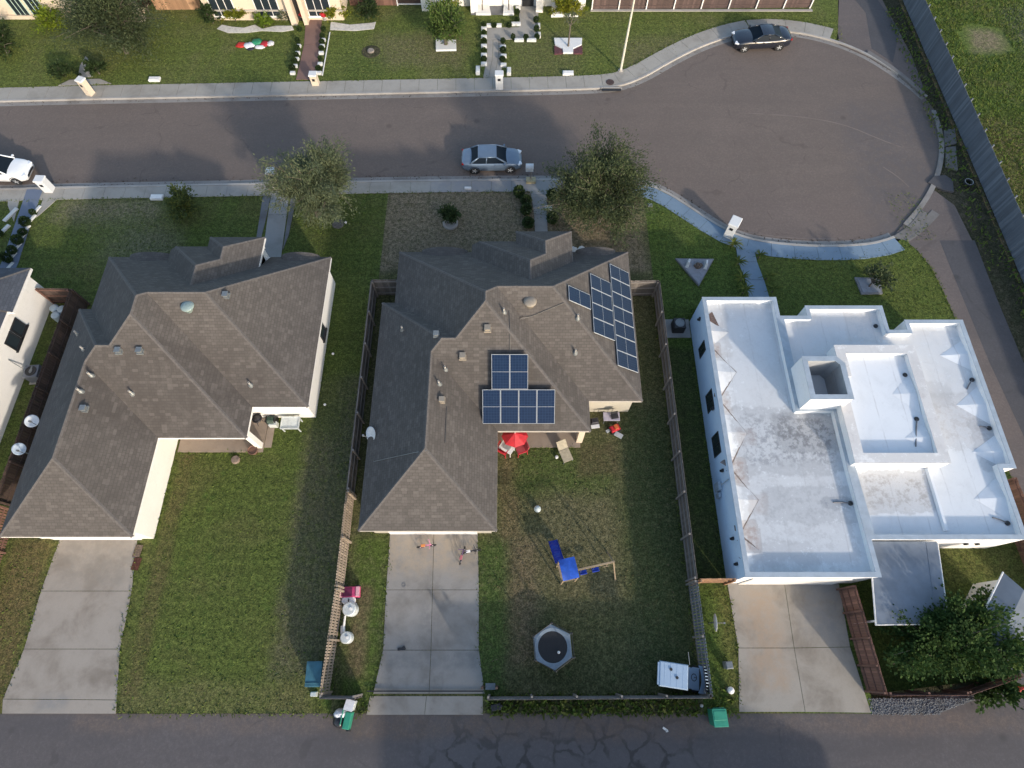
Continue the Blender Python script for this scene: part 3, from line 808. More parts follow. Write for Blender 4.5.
def house(label, base, outline, hips, walls, wall_mat, trim, roof_mat, ze=2.5, over=0.35, eyebrows=(), cap=M_cap, name='hip_roof_house', extra_fascia=()):
    root = thing(name, label, 'house', (base[0], base[1], 0))
    roof, caps, H = roof_mesh(hips)
    ro = roof.build('roof', roof_mat, root)
    if caps.v: caps.build('ridge_cap', cap, ro)
    f = MB().prism(outline, ze-0.2, ze-0.012)
    f.build('fascia', trim, root)
    for w in walls: MB().prism(w, -0.15, ze-0.19, cap=False).build('wall', wall_mat, root)
    for (x, y, r, d, hgt) in eyebrows:            # arched eyebrow over a front window
        n = 14; vs = []; fs = []; uv = []
        for k in range(n+1):
            t = PI*k/n
            vs += [(x+r*math.cos(t), y, ze+0.0+hgt*math.sin(t)), (x+r*math.cos(t), y-d, ze+hgt*math.sin(t))]
        for k in range(n):
            fs.append((2*k, 2*k+2, 2*k+3, 2*k+1)); a = r*PI*k/n; b = r*PI*(k+1)/n
            uv.append([(a, 0), (b, 0), (b, d), (a, d)])
        MB().add(vs, fs, uv).build('eyebrow_roof', roof_mat, ro)
        fr = MB().add([(x+r*0.97*math.cos(PI*k/n), y-0.02, ze+hgt*0.97*math.sin(PI*k/n)) for k in range(n+1)], [tuple(range(n+1))])
        fr.build('gable_panel', wall_mat, ro)
    return root, ro, H

# centre house -----------------------------------------------------------
def entry(dx, ze_hi, x0, xm, x1, yN, yNu, yS):
    """raised entry: a wide hipped block with a narrower one pushed out in front of it"""
    lo = ze_hi-0.65
    return [Hip(x0, x1, yS, yN, (lo, ze_hi, None, lo+0.35), 0.74), Hip(xm, x1, yS, yNu, (ze_hi, ze_hi, None, ze_hi), 0.74)]
c_out = [(-8.05, 5.91), (-0.8, 5.91), (-0.8, 11.45), (4.42, 11.45), (4.42, 13.28), (7.5, 13.28), (7.5, 23.85), (-7.28, 23.7), (-7.28, 19.9), (-8.05, 19.9)]
c_out = [(p[0], 23.75 if p[1] > 23 else p[1]) for p in c_out]
c_main = [Hip(-7.28, 4.42, 11.45, 23.75, 2.5), Hip(-7.28, 7.5, 13.28, 23.75, 2.5), Hip(-8.05, 4.42, 11.45, 19.9, 2.5), Hip(-8.05, -0.8, 5.91, 19.9, 2.5)]
c_ent = entry(0, 3.75, -2.55, 0.25, 3.75, 23.85, 24.4, 18.6)
c_walls = [[(-7.7, 6.26), (-1.15, 6.26), (-1.15, 13.62), (7.12, 13.62), (7.12, 23.4), (-6.93, 23.4), (-6.93, 19.55), (-7.7, 19.55)]]
ch, c_roof, cH = house('brown shingled hip roof house in the middle lot carrying blue solar panels', (-0.3, 15), c_out, c_main+c_ent, c_walls, M_stucco_t, M_trim2, M_shing, eyebrows=[(-4.35, 23.78, 1.5, 2.4, 0.5), (5.4, 23.78, 1.3, 2.2, 0.5)])
def entry_trim(root, ents, wall_mat, trim):
    for k, h in enumerate(ents):
        x0, x1, y0, y1 = h.r
        zs = {p[3]: p for p in h.pl}
        zE = zs['E'][0]*x1+zs['E'][2]; zW = zs['W'][0]*x0+zs['W'][2]; zN = zs['N'][1]*y1+zs['N'][2]
        top = min(zE, zW, zN)
        MB().bx(x0+0.3, x1-0.3, y0+1.0, y1-0.3, 1.6 if k == 0 else -0.1, top-0.16).build('entry_wall', wall_mat, root)
        MB().bx(x0+0.01*k, x0+0.05, y0+1.2, y1, zW-0.16, zW-0.012).bx(x1-0.05+0.012*k, x1+0.012*k, y0+0.6, y1, zE-0.18, zE-0.012).bx(x0+0.6, x1-0.06, y1-0.05, y1, zN-0.16, zN-0.012).build('entry_fascia', trim, root)
entry_trim(ch, c_ent, M_stucco_t, M_trim2)
MB().bx(3.85, 4.2, 11.6, 11.95, -0.1, 2.31).build('porch_post', M_stucco_c, ch)
MB().box((-4.4, 6.22, 1.15), (4.9, 0.06, 2.25)).build('garage_door', M_trim, ch)
MB().bx(-7.2, -1.95, 6.12, 6.25, 2.29, 2.38).build('garage_trim', M_trim, ch)
window(ch, -7.7, 12.0, 1.4, 1.0, 1.0, 'W'); window(ch, -4.35, 23.4, 1.3, 1.7, 1.4, 'N'); window(ch, 5.3, 23.4, 1.3, 1.5, 1.4, 'N')
window(ch, 1.6, 13.62, 1.2, 1.8, 1.9, 'S', sill=False, name='patio_door')
MB().box((2.0, 24.15, 1.15), (1.1, 0.06, 2.2)).build('front_door', M_trim2, ch)
for p in ((-1.32, 16.05), (-2.69, 14.83)): box_vent(c_roof, cH, p[0], p[1], M_tanbox, 0.34)
box_vent(c_roof, cH, *(-3.74, 12.39), M_tanbox, 0.3); box_vent(c_roof, cH, *(-4.15, 15.99), M_vent, 0.3)
for p in ((-3.66, 14.27), (-3.93, 13.31), (-6.38, 17.26), (-0.44, 17.03), (3.66, 17.11), (3.57, 15.54), (-1.05, 12.91)): pipe_vent(c_roof, cH, p[0], p[1], 0.38)
turbine(c_roof, cH, *(1.00, 17.79), M_tanbox, 0.36)
# conduit runs on the roof
M_cond = mat_plain('conduit', (0.09, 0.085, 0.08), 0.5, 0.2)
mb = MB()
for run in ([(-0.16, 17.22), (-0.11, 16.11), (-0.11, 14.71)], [(-3.48, 10.06), (-3.49, 12.08)], [(0.44, 16.96), (2.89, 17.77)]):
    pts = []
    for a, b in zip(run[:-1], run[1:]):
        for k in range(5):
            q = lerp(a, b, k/4); pts.append((q[0], q[1], cH(*q)+0.03))
    mb.tube(pts, 0.022, 6)
mb.build('conduit', M_cond, c_roof)
mb = MB(); q0, q1 = (-4.35, 9.43), (-8.09, 9.56)
mb.tube([(lerp(q0, q1, k/6)[0], lerp(q0, q1, k/6)[1], cH(*lerp(q0, q1, k/6))+0.03) for k in range(7)], 0.018, 6); mb.build('aerial_wire', M_vent, c_roof)

# left house --------------------------------------------------------------
l_out = [(-26.72, 5.6), (-19.77, 5.6), (-19.77, 11.04), (-14.84, 11.04), (-14.84, 12.91), (-11.66, 12.91), (-11.66, 23.35), (-25.98, 23.35), (-25.98, 19.44), (-26.72, 19.44)]
l_main = [Hip(-25.98, -14.84, 11.04, 23.35, 2.5), Hip(-25.98, -11.66, 12.91, 23.35, 2.5), Hip(-26.72, -14.84, 11.04, 19.44, 2.5), Hip(-26.72, -19.77, 5.6, 19.44, 2.5)]
l_ent = entry(0, 3.75, -21.7, -19.0, -15.55, 23.45, 23.95, 18.2)
l_walls = [[(-26.37, 5.95), (-20.1, 5.95), (-20.1, 13.24), (-12.0, 13.24), (-12.0, 23.0), (-25.63, 23.0), (-25.63, 19.09), (-26.37, 19.09)]]
lh, l_roof, lH = house('brown shingled hip roof house with bare roof and long white sunlit garage wall', (-19, 14), l_out, l_main+l_ent, l_walls, M_stucco_w, M_trim, M_shing, eyebrows=[(-23.1, 23.38, 1.5, 2.4, 0.5), (-13.6, 23.38, 1.25, 2.2, 0.5)])
entry_trim(lh, l_ent, M_stucco_w, M_trim)
MB().bx(-15.25, -14.92, 11.25, 11.58, -0.1, 2.31).build('porch_post', M_stucco_w, lh)
MB().box((-23.2, 5.91, 1.15), (4.9, 0.06, 2.25)).build('garage_door', M_trim, lh)
MB().bx(-26.1, -20.4, 5.82, 5.93, 2.29, 2.38).build('garage_trim', M_trim, lh)
window(lh, -12.0, 18.6, 1.35, 0.8, 1.1, 'E', M_dark, 0)
window(lh, -23.1, 23.0, 1.3, 1.7, 1.4, 'N'); window(lh, -13.6, 23.0, 1.3, 1.4, 1.4, 'N')
window(lh, -17.2, 13.24, 1.2, 1.8, 1.9, 'S', sill=False, name='patio_door')
for p in ((-21.25, 14.96), (-20.10, 14.96), (-22.69, 11.89), (-15.99, 18.30)): box_vent(l_roof, lH, p[0], p[1], M_vent, 0.32)
for p in ((-22.86, 13.84), (-20.88, 13.10), (-23.04, 12.83), (-14.82, 13.95), (-25.51, 17.17), (-23.85, 15.50)): pipe_vent(l_roof, lH, p[0], p[1], 0.34, 0.055)
turbine(l_roof, lH, *(-17.86, 17.47), mat_plain('green_grey_dome', (0.22, 0.29, 0.285), 0.6, 0.15), 0.36)

# house south of the alley: it throws the shade over the middle yard
s_out = [(-1.0, -20.5), (19.5, -20.5), (19.5, -10.6), (-1.0, -10.6)]
house('brown shingled house across the alley south of the middle yard', (12, -16), s_out, [Hip(-1.0, 19.5, -20.5, -10.6, 2.6, 0.8)], [inset(s_out, 0.4)], M_stucco_t, M_trim2, M_shing, ze=2.6)

# small white house at the left edge -----------------------------------------
w_out = [(-46, 4.0), (-30.6, 4.0), (-30.6, 18.9), (-30.25, 18.9), (-30.25, 22.15), (-46, 22.15)]
sh, s_roof, sH = house('white walled house with slate blue roof at the left edge', (-38, 13), w_out, [Hip(-46, -30.6, 4.0, 22.15, 3.0, 0.45), Hip(-46, -30.25, 18.9, 22.15, (3.0, 3.02, None, 3.0), 0.45)],
    [[(-45.5, 4.5), (-30.75, 4.5), (-30.75, 21.95), (-45.5, 21.95)]], M_stucco_w, M_trim, M_slate, ze=3.0, name='white_house')
window(sh, -30.75, 18.55, 1.75, 0.75, 0.85, 'E', M_dark, 0); window(sh, -30.75, 17.6, 1.75, 0.75, 0.85, 'E', M_dark, 0)

# ------------------------------------------------------------------ the row of houses across the street
def far_house(label, x0, x1, y0, y1, ze, wall_mat, roof_mat, trim, m=0.6):
    o = [(x0-.4, y0-.4), (x1+.4, y0-.4), (x1+.4, y1+.4), (x0-.4, y1+.4)]
    return house(label, ((x0+x1)/2, (y0+y1)/2), o, [Hip(x0-.4, x1+.4, y0-.4, y1+.4, ze, m)], [[(x0, y0), (x1, y0), (x1, y1), (x0, y1)]], wall_mat, trim, roof_mat, ze=ze)
M_stone = mat_concrete('rough_limestone', (0.5, 0.45, 0.36), stain=(.6, .6, .6), amt=0.8, scale=3)
h1, _, _ = far_house('cream stucco house with pale green window frames behind the big oak', -56, -32.2, 50.6, 62, 2.8, M_stucco_c, M_shing, M_trim)
M_greenf = mat_plain('pale_green_frames', (0.42, 0.55, 0.48), 0.5, 0.1)
for x in (-42.4, -40.9): window(h1, x, 50.6, 1.25, 1.15, 1.9, 'S', M_greenf, 2, 1)
MB().bx(-44.6, -39.8, 50.4, 50.6, -0.1, 0.3).build('plinth', M_stucco_c, h1)
MB().bx(-32.6, -31.9, 50.0, 50.58, -0.1, 2.6).build('stone_pilaster', M_stone, h1)
h2, _, _ = far_house('cream stucco house with a brick path to its recessed door', -26.3, -14.6, 50.3, 61, 2.9, M_stucco_c, M_shing, M_trim)
for x in (-24.7, -20.9, -16.5): window(h2, x, 50.3, 1.4, 1.9, 2.0, 'S', M_trim, 2, 1)
MB().bx(-26.35, -19.1, 50.18, 50.3, 0.85, 0.95).bx(-17.6, -14.55, 50.18, 50.3, 0.85, 0.95).build('wall_ledge', M_trim2, h2)
MB().bx(-19.05, -18.55, 49.6, 50.28, -0.1, 2.7).bx(-17.95, -17.6, 49.6, 50.28, -0.1, 2.7).build('entry_pier', M_stucco_c, h2)
MB().bx(-18.55, -17.95, 50.22, 50.29, 0, 2.2).build('front_door', M_dark, h2)
h3, _, _ = far_house('white house with pillared porch behind the stepped planter walk', -7.7, 6.4, 52.2, 62, 2.9, M_stucco_w, M_slate, M_trim)
for a, b, c in ((-7.9, -7.2, 51.5), (-3.6, -3.0, 51.2), (2.1, 2.7, 51.3), (5.6, 6.4, 51.6)): MB().bx(a, b, c, 52.18, -0.1, 2.7).build('pilaster', M_stucco_w, h3)
MB().bx(0.9, 1.9, 52.1, 52.19, 0, 2.2).build('front_door', M_dark, h3)
window(h3, -5.3, 52.2, 1.5, 1.8, 1.7, 'S', M_trim, 1, 2); window(h3, 4.1, 52.2, 1.5, 1.8, 1.7, 'S', M_trim, 1, 2)
# ------------------------------------------------------------------ fences
M_w_grey = mat_wood('weathered_boards', (0.155, 0.135, 0.12), (0.105, 0.092, 0.084))
M_w_new = mat_wood('newer_boards', (0.36, 0.285, 0.215), (0.27, 0.215, 0.165))
M_w_rail = mat_wood('fence_rails', (0.25, 0.225, 0.205), (0.19, 0.17, 0.155), 1)
M_w_dark = mat_wood('dark_brown_boards', (0.075, 0.048, 0.038), (0.055, 0.036, 0.03))
M_w_red = mat_wood('red_brown_boards', (0.175, 0.092, 0.068), (0.125, 0.066, 0.05))
M_w_red2 = mat_wood('red_brown_boards_light', (0.24, 0.125, 0.092), (0.185, 0.095, 0.07))
M_w_blue = mat_wood('silvered_boards', (0.14, 0.158, 0.19), (0.10, 0.115, 0.145))
M_w_tan = mat_wood('tan_boards', (0.40, 0.24, 0.14), (0.29, 0.165, 0.095))

def fence(label, p0, p1, h=1.8, board=M_w_grey, railm=None, bw=0.14, gap=0.012, post=2.4, side=1, rails=(0.3, 0.95, 1.6), z0=0.0, group=None, jit=0.02, postm=None, post_h=0.0, name='wooden_fence', seed=1):
    """boards on one face, rails and posts on the other (side = +1: left of p0 -> p1)"""
    rg = random.Random(seed)
    P0, P1 = Vector(p0), Vector(p1); d = P1-P0; L = d.length; a = math.atan2(d.y, d.x)
    root = thing(name, label, 'fence', (p0[0], p0[1], z0), a, group)
    railm = railm or board; postm = postm or railm
    n = max(1, int(L/(bw+gap))); mb = MB()
    for i in range(n):
        x = (i+0.5)*L/n
        hh = h+rg.uniform(-jit, jit)
        mb.box((x, rg.uniform(-.004, .004), hh/2), (L/n-gap, 0.022, hh), rz=rg.uniform(-.012, .012), ry=rg.uniform(-.006, .006))
    mb.build('boards', board, root, local=True)
    for z in rails:
        MB().box((L/2, side*0.034, z), (L, 0.042, 0.09)).build('rail', railm, root, local=True)
    k = max(1, round(L/post))
    for i in range(k+1):
        x = min(max(L*i/k, 0.06), L-0.06)
        MB().box((x, side*0.105, (h+post_h)/2-0.05), (0.095, 0.095, h+post_h+0.1)).build('post', postm, root, local=True)
    return root

FX = -9.12
fence('long grey board fence left of the middle house, rails showing', (FX, 22.0), (FX, 8.3), 1.8, M_w_grey, M_w_rail, side=1, rails=(0.25, 0.95, 1.72), seed=2)
fence('pale newer picket fence left of the middle driveway', (FX, 8.25), (FX, 3.2), 1.8, M_w_new, M_w_new, bw=0.09, gap=0.05, side=1, seed=3)
fence('pale leaning picket fence by the pink toys and bin', (FX+.02, 3.15), (FX-.15, -1.75), 1.8, M_w_new, M_w_new, bw=0.09, gap=0.05, side=1, seed=4)
fence('short grey fence return from corner to the house front', (FX+0.02, 22.08), (-7.4, 22.1), 1.8, M_w_grey, M_w_rail, side=-1, seed=5)
fence('short grey fence joining middle house to the long shaded fence', (7.15, 22.0), (9.5, 22.05), 1.8, M_w_grey, M_w_rail, side=-1, seed=6)
fence('long shaded grey fence between the back yard and white house', (9.55, 22.0), (9.6, 3.6), 1.8, M_w_grey, M_w_rail, side=-1, seed=7)
fence('short tan board gate between grey fence and the white house corner', (9.75, 3.6), (11.62, 3.62), 1.75, M_w_tan, M_w_tan, side=-1, post=1.8, seed=22)
fence('grey picket fence behind the golf cart', (9.6, 3.55), (9.64, -1.84), 1.8, M_w_blue, M_w_rail, bw=0.1, gap=0.045, side=-1, seed=8)
fence('long low grey fence along the alley behind the trampoline', (-1.2, -1.95), (9.6, -1.88), 1.8, M_w_grey, M_w_rail, side=1, seed=9)
fence('short dark fence by the trash bags at the alley', (FX-.15, -1.9), (-7.55, -1.92), 1.8, M_w_grey, M_w_rail, side=1, seed=10)
fence('dark brown fence between the two left houses', (-28.35, 21.4), (-28.3, 7.6), 1.8, M_w_dark, M_w_dark, side=1, seed=11)
fence('dark brown gate fence from the white walled house', (-30.6, 21.45), (-28.45, 21.4), 1.8, M_w_dark, M_w_red, side=-1, seed=12)
fence('reddish brown fence by the left driveway lawn', (-28.3, 7.5), (-28.2, -1.9), 1.8, M_w_red, M_w_red, bw=0.1, gap=0.05, side=1, seed=13)
fence('red brown panel fence beside the white house driveway', (17.72, 3.3), (18.05, -1.72), 1.8, M_w_red2, M_w_red, bw=0.12, gap=0.008, side=-1, post=1.3, seed=14)
fence('red brown fence above the gravel strip', (18.15, -1.78), (22.0, -1.76), 1.8, M_w_red, M_w_red, side=1, seed=15)
fence('red brown fence angled along the alley by the big tree', (22.05, -1.74), (24.9, -0.95), 1.8, M_w_red, M_w_red, side=1, seed=16)
fence('red brown fence at the right edge behind the grey shed', (28.0, 9.0), (28.4, 1.2), 1.8, M_w_red, M_w_red, side=-1, seed=17)
fence('tall silvered board fence along the rough field', (34.75, 62), (34.85, 10), 1.85, M_w_blue, M_w_blue, bw=0.15, gap=0.01, side=1, post=1.6, post_h=0.12, seed=18)
fence('dark brown fence with white posts across the turning circle', (6.95, 51.75), (26.3, 52.0), 1.8, mat_wood('umber_boards', (0.10, 0.065, 0.058), (0.075, 0.05, 0.045)), bw=0.17, gap=0.006, side=-1, post=2.45, postm=M_trim, post_h=0.08, seed=19)
MB().bx(6.9, 26.4, 51.45, 51.7, -0.2, 0.06).build('mow_strip', M_kerb, kind='structure')
fence('tan and brown fence between the two cream houses', (-31.3, 51.7), (-27.2, 51.75), 1.8, M_w_tan, M_w_red, side=1, seed=20)
fence('dark red brown fence between cream and white houses', (-14.3, 52.3), (-10.2, 52.3), 1.8, M_w_red, M_w_dark, side=1, seed=21)
g = thing('yard_gate', 'dark yard gate in a white frame beside the white house', 'gate', (-9, 52.3, 0))
MB().bx(-10.05, -7.95, 52.28, 52.34, 0.08, 1.7).build('gate_panel', M_w_dark, g)
MB().bx(-10.15, -10.05, 52.22, 52.36, -.1, 1.85).bx(-7.95, -7.85, 52.22, 52.36, -.1, 1.85).bx(-10.04, -7.96, 52.2, 52.27, 0.12, 0.2).build('gate_frame', M_trim, g)

# sliding gate across the middle driveway
g = thing('driveway_gate', 'low dark bar gate lying across the middle driveway mouth', 'gate', (-4.4, -1.75, 0))
mb = MB()
for z in (0.12,): mb.box((-4.4, -1.66, z), (5.9, 0.06, 0.06))
mb.build('gate_rail', M_dark, g)
mb = MB()
for x in (-1.45, -0.75): mb.box((x, -1.45, 0.9), (0.1, 0.1, 1.9))
mb.build('gate_post', M_w_dark, g)
MB().box((-1.1, -1.45, 0.05), (0.5, 0.3, 0.12)).build('roller', M_vent, g)

# ------------------------------------------------------------------ the white flat-roofed house
M_wh_wall = mat_concrete('bright_white_stucco', (0.80, 0.80, 0.80), stain=(.88, .88, .88), amt=0.3)
# white west wall: its blue shade is put into the stucco colour
M_wh_shade = mat_concrete('shade_blue_stucco', (0.52, 0.67, 0.85), stain=(.9, .9, .92), amt=0.3)
M_cop = mat_plain('metal_coping', (0.36, 0.41, 0.46), 0.5, 0.1, 2, 0.15)
GREY, BRN = (0.36, 0.36, 0.37), (0.36, 0.30, 0.275)
M_deck_w = mat_white_roof('white_roof_membrane', (0.645, 0.665, 0.685), 0.55, patches=[
    (12.6, 18.2, 9.2, 12.6, 0.6, (0.27, 0.28, 0.30), 0.95), (14.8, 18.1, 10.4, 12.3, 0.5, (0.17, 0.175, 0.185), 0.9), (12.5, 17.5, 4.5, 9.4, .9, GREY, 0.65), (13, 16, 12.5, 19.5, 1.2, (.46, .46, .47), .6), (13.5, 18.2, 6.4, 8.2, .3, (.33, .34, .36), .6), (12.4, 15.5, 3.9, 5.2, .4, (.4, .4, .41), .55), (11.9, 13, 16, 19.6, .4, (.42, .4, .38), .5),
    (11.9, 12.5, 12.5, 13.8, 0.15, BRN, 0.8), (11.9, 12.7, 8.4, 9.8, 0.2, BRN, 0.95), (11.9, 12.8, 4.9, 6.4, 0.2, BRN, 0.95), (11.9, 12.4, 16.1, 17, 0.12, BRN, 0.9), (12.6, 13.6, 10.6, 11.6, 0.2, BRN, 0.5), (12.6, 13.6, 6.8, 7.8, .2, BRN, .5), (16.6, 18.2, 7.1, 7.6, 0.2, (0.2, .22, .25), .7)])
M_deck_e = mat_white_roof('white_roof_membrane_east', (0.65, 0.67, 0.69), 0.5, patches=[
    (18.8, 22.4, 7.0, 9.0, 0.35, (0.36, 0.345, 0.335), 0.95), (23, 26.5, 13.5, 18, .9, (.5, .49, .48), .5), (16.5, 22, 15.5, 19, .7, (.52, .5, .49), .5), (23.4, 26.8, 10.6, 13.4, 0.6, (0.45, 0.43, 0.42), 0.8), (25.8, 27.1, 9.2, 12.0, 0.3, GREY, 0.7), (23.4, 25.2, 13, 14.4, .4, GREY, .5),
    (20.4, 22.3, 17.2, 19, 0.4, (0.62, 0.58, 0.55), 0.6)])
M_deck_u = mat_white_roof('white_upper_roof', (0.68, 0.705, 0.735), 0.42)
M_ledge = mat_white_roof('dirty_parapet_top', (0.74, 0.73, 0.72), 0.6, patches=[(18, 24, 9, 16.5, 3, (0.36, 0.33, 0.32), 0.65)], seams=False)
wh = thing('flat_roof_house', 'white flat roofed house with stained roof decks and a square stair tower', 'house', (19.5, 12, 0))
ZD, ZP, ZU, ZT = 2.55, 2.92, 3.5, 4.4
W_out = [(11.7, 3.57), (18.45, 3.57), (18.3, 9.3), (18.3, 12.7), (16.2, 12.7), (16.2, 20.0), (11.7, 20.0)]
E_out = [(18.47, 5.43), (26.45, 5.43), (26.45, 9.2), (27.18, 9.2), (27.18, 18.4), (23.7, 18.4), (23.7, 17.7), (22.57, 17.7), (22.57, 19.4), (17.9, 19.4), (17.9, 18.68), (16.22, 18.68), (16.22, 12.68), (18.32, 12.68), (18.32, 9.3)]
def parapet(out, t, z0, z1, mat, mat_top, mat_deck, zdeck, cop=0.03, name='parapet'):
    inn = inset(out, t); n = len(inn); o = ccw(out)
    mb = MB()
    vs = [(p[0], p[1], z1) for p in o] + [(p[0], p[1], z1) for p in inn] + [(p[0], p[1], zdeck-0.1) for p in inn]
    fs = [(n+i, n+(i+1) % n, 2*n+(i+1) % n, 2*n+i) for i in range(n)]
    mb.add(vs, fs)
    mb.build(name, mat, wh)
    top = MB(); oo, ii = inset(out, -0.03), inset(out, t+0.02)
    vs = [(p[0], p[1], z) for z in (z1, z1+cop) for r in (oo, ii) for p in r]
    fs = []
    for i in range(n):
        j = (i+1) % n
        fs += [(2*n+i, 2*n+j, 3*n+j, 3*n+i), (i, n+i, n+j, j), (i, j, 2*n+j, 2*n+i), (n+i, 3*n+i, 3*n+j, n+j)]
    top.add(vs, fs).build('coping', mat_top, wh)
    MB().add([(p[0], p[1], zdeck) for p in inset(out, t-0.05)], [tuple(range(n))]).build('roof_deck', mat_deck, wh)
def walls_of(out, z0, z1, pick=None):
    o = ccw(out); mb = MB(); n = len(o)
    for i in range(n):
        a, b = o[i], o[(i+1) % n]
        if pick and not pick(a, b): continue
        mb.add([(a[0], a[1], z0), (b[0], b[1], z0), (b[0], b[1], z1), (a[0], a[1], z1)], [(0, 1, 2, 3)])
    return mb
isw = lambda a, b: abs(a[0]-11.7) < 0.01 and abs(b[0]-11.7) < 0.01
walls_of(W_out, -0.15, ZP, lambda a, b: not isw(a, b)).build('wall', M_wh_wall, wh)
walls_of(W_out, -0.15, ZP, isw).build('wall', M_wh_shade, wh, label='long white west wall with blue shade in its colour')
walls_of(E_out, -0.15, ZP-0.02).build('wall', M_wh_wall, wh)
parapet(W_out, 0.2, 0, ZP, M_wh_wall, M_cop, M_deck_w, ZD)
parapet(E_out, 0.2, 0, ZP-0.02, M_wh_wall, M_cop, M_deck_e, ZD-0.02)
# upper block with its wide dirty parapet
U = [(18.25, 9.3), (23.3, 9.3), (23.3, 16.35), (18.7, 16.35), (18.7, 14.9), (18.25, 14.9)]
walls_of(U, 2.3, ZU).build('upper_wall', M_wh_wall, wh)
parapet(U, 0.52, 0, ZU, M_wh_wall, M_ledge, M_deck_u, ZU-0.3, 0.03, 'upper_parapet')
# stair tower, open pit on top
T = [(16.18, 12.6), (18.46, 12.6), (18.46, 14.75), (18.1, 15.15), (16.18, 15.15)]
walls_of(T, 2.3, ZT).build('tower_wall', M_wh_wall, wh)
parapet(T, 0.24, 0, ZT, mat_concrete('pit_shade_plaster', (.36, .37, .38), amt=.5), M_cop, mat_plain('pit_floor', (0.05, 0.052, 0.056), 0.8, 0.3, 3), ZT-2.2, 0.03, 'tower_parapet')  # the pit's shade is put into the grey walls and dark floor
# low curbs and tapered crickets on the decks
MB().add([(22.5, 5.9, ZD+0.005), (22.78, 5.9, ZD+0.005), (22.78, 9.25, ZD+.005), (22.5, 9.25, ZD+.005), (22.57, 5.9, ZD+0.14), (22.71, 5.9, ZD+0.14), (22.71, 9.25, ZD+.14), (22.57, 9.25, ZD+.14)],
         [(0, 4, 7, 3), (1, 2, 6, 5), (4, 5, 6, 7), (0, 1, 5, 4)]).build('roof_curb', M_deck_u, wh)
def cricket(x, y, sx, sy, h=0.22, zd=ZD):
    """three-sided wedge that turns rain water towards a scupper; (x, y) on the parapet, sx = reach into the roof, sy = half length along it"""
    return MB().add([(x, y-sy, zd+0.006), (x, y+sy, zd+0.006), (x+sx, y, zd+0.006), (x, y, zd+h)], [(0, 2, 3), (2, 1, 3)])
SC = [18.75, 16.8, 13.35, 9.3, 5.75]
for a, b in zip(SC[:-1], SC[1:]): cricket(11.88, (a+b)/2, 1.25, (a-b)/2, 0.19).build('roof_cricket', M_deck_w, wh)
cricket(11.88, 4.75, 1.1, .9, 0.12).build('roof_cricket', M_deck_w, wh)
M_silt = mat_plain('brown_grey_silt', (0.26, 0.22, 0.20), 0.95, 0.35, 5, 0.5)
def silt(pts, w0, w1, seed, z=ZD+.012):
    """a ragged line of dried dirt along the foot of a cricket"""
    rg = random.Random(seed); P = []
    for a, b in zip(pts[:-1], pts[1:]):
        for k in range(10): P.append(lerp(a, b, k/10))
    P.append(pts[-1]); n = len(P)
    A = offset_line(P, 0.0); vs = []; fs = []
    B = [None]*n
    for i, q in enumerate(offset_line(P, 1.0)):
        d = Vector(q)-Vector(P[i]); d.normalize()
        t = abs(i/(n-1)-.5)*2
        w = (w0+(w1-w0)*max(0, t-.25)**1.6*1.6)*rg.uniform(.2, 1.2)
        B[i] = (P[i][0]+d.x*w, P[i][1]+d.y*w)
        o_ = rg.uniform(-.02, .02)
        vs += [(P[i][0]+o_, P[i][1]+o_, z), (B[i][0], B[i][1], z)]
    for i in range(n-1): fs.append((2*i, 2*i+1, 2*i+3, 2*i+2))
    return MB().add(vs, fs)
for k, (a, b) in enumerate(zip(SC[:-1], SC[1:])):
    if k == 0: continue
    silt([(11.92, b-.02), (13.15, (a+b)/2), (11.92, a+.02)], .015, .55, 60+k).build('silt_line', M_silt, wh)
silt([(11.95, 4.1), (12.9, 4.75), (11.95, 5.7)], .015, .6, 77).build('silt_line', M_silt, wh)
for y, s in ((16.2, 1.0), (13.0, 1.2), (10.2, 1.0)): cricket(27.0, y, -1.6, s, 0.2, ZD-0.02).build('roof_cricket', M_deck_u, wh)
for y, s in ((7.6, 1.2),): cricket(26.28, y, -1.6, s, 0.2, ZD-0.02).build('roof_cricket', M_deck_u, wh)
for y, s in ((13.4, 1.3), (10.8, 0.9)): cricket(22.76, y, -1.3, s, 0.15, ZU-0.3).build('roof_cricket', M_deck_u, wh)
# drains with dark streaks behind them
for (x, y, z, dx, dy) in ((26.8, 14.6, ZD, -.5, -.6), (26.8, 11.6, ZD, -.5, .1), (26.0, 6.3, ZD, -.7, .3), (22.4, 11.9, ZU-.3, -.5, -1.6), (22.5, 14.6, ZU-.3, 0, 0), (18.0, 7.35, ZD, -.9, .05), (22.1, 18.2, ZD, 0, .1)):
    o = MB().lathe([(0.13, z-0.02), (0.13, z+0.05), (0.07, z+0.1), (0, z+0.1)], (x, y, 0), 12).build('roof_drain', M_dark, wh)
    if dx or dy:
        MB().tube([(x, y, z+0.05), (x+dx*0.5, y+dy*0.5+.03, z+0.035), (x+dx, y+dy, z+0.03)], 0.035, 6).build('drain_hose', mat_plain('drain_hose_grey', (0.12, 0.12, 0.13), 0.6), o)
# torn brown membrane by the north-west corner
MB().prism([(11.89, 18.91), (12.30, 19.20), (12.58, 18.21), (12.23, 18.28), (11.95, 18.49)], ZD+0.003, ZD+0.02).build('torn_patch', mat_plain('brown_felt', (0.16, 0.115, 0.10), 0.9, 0.3, 8, 0.4), wh)
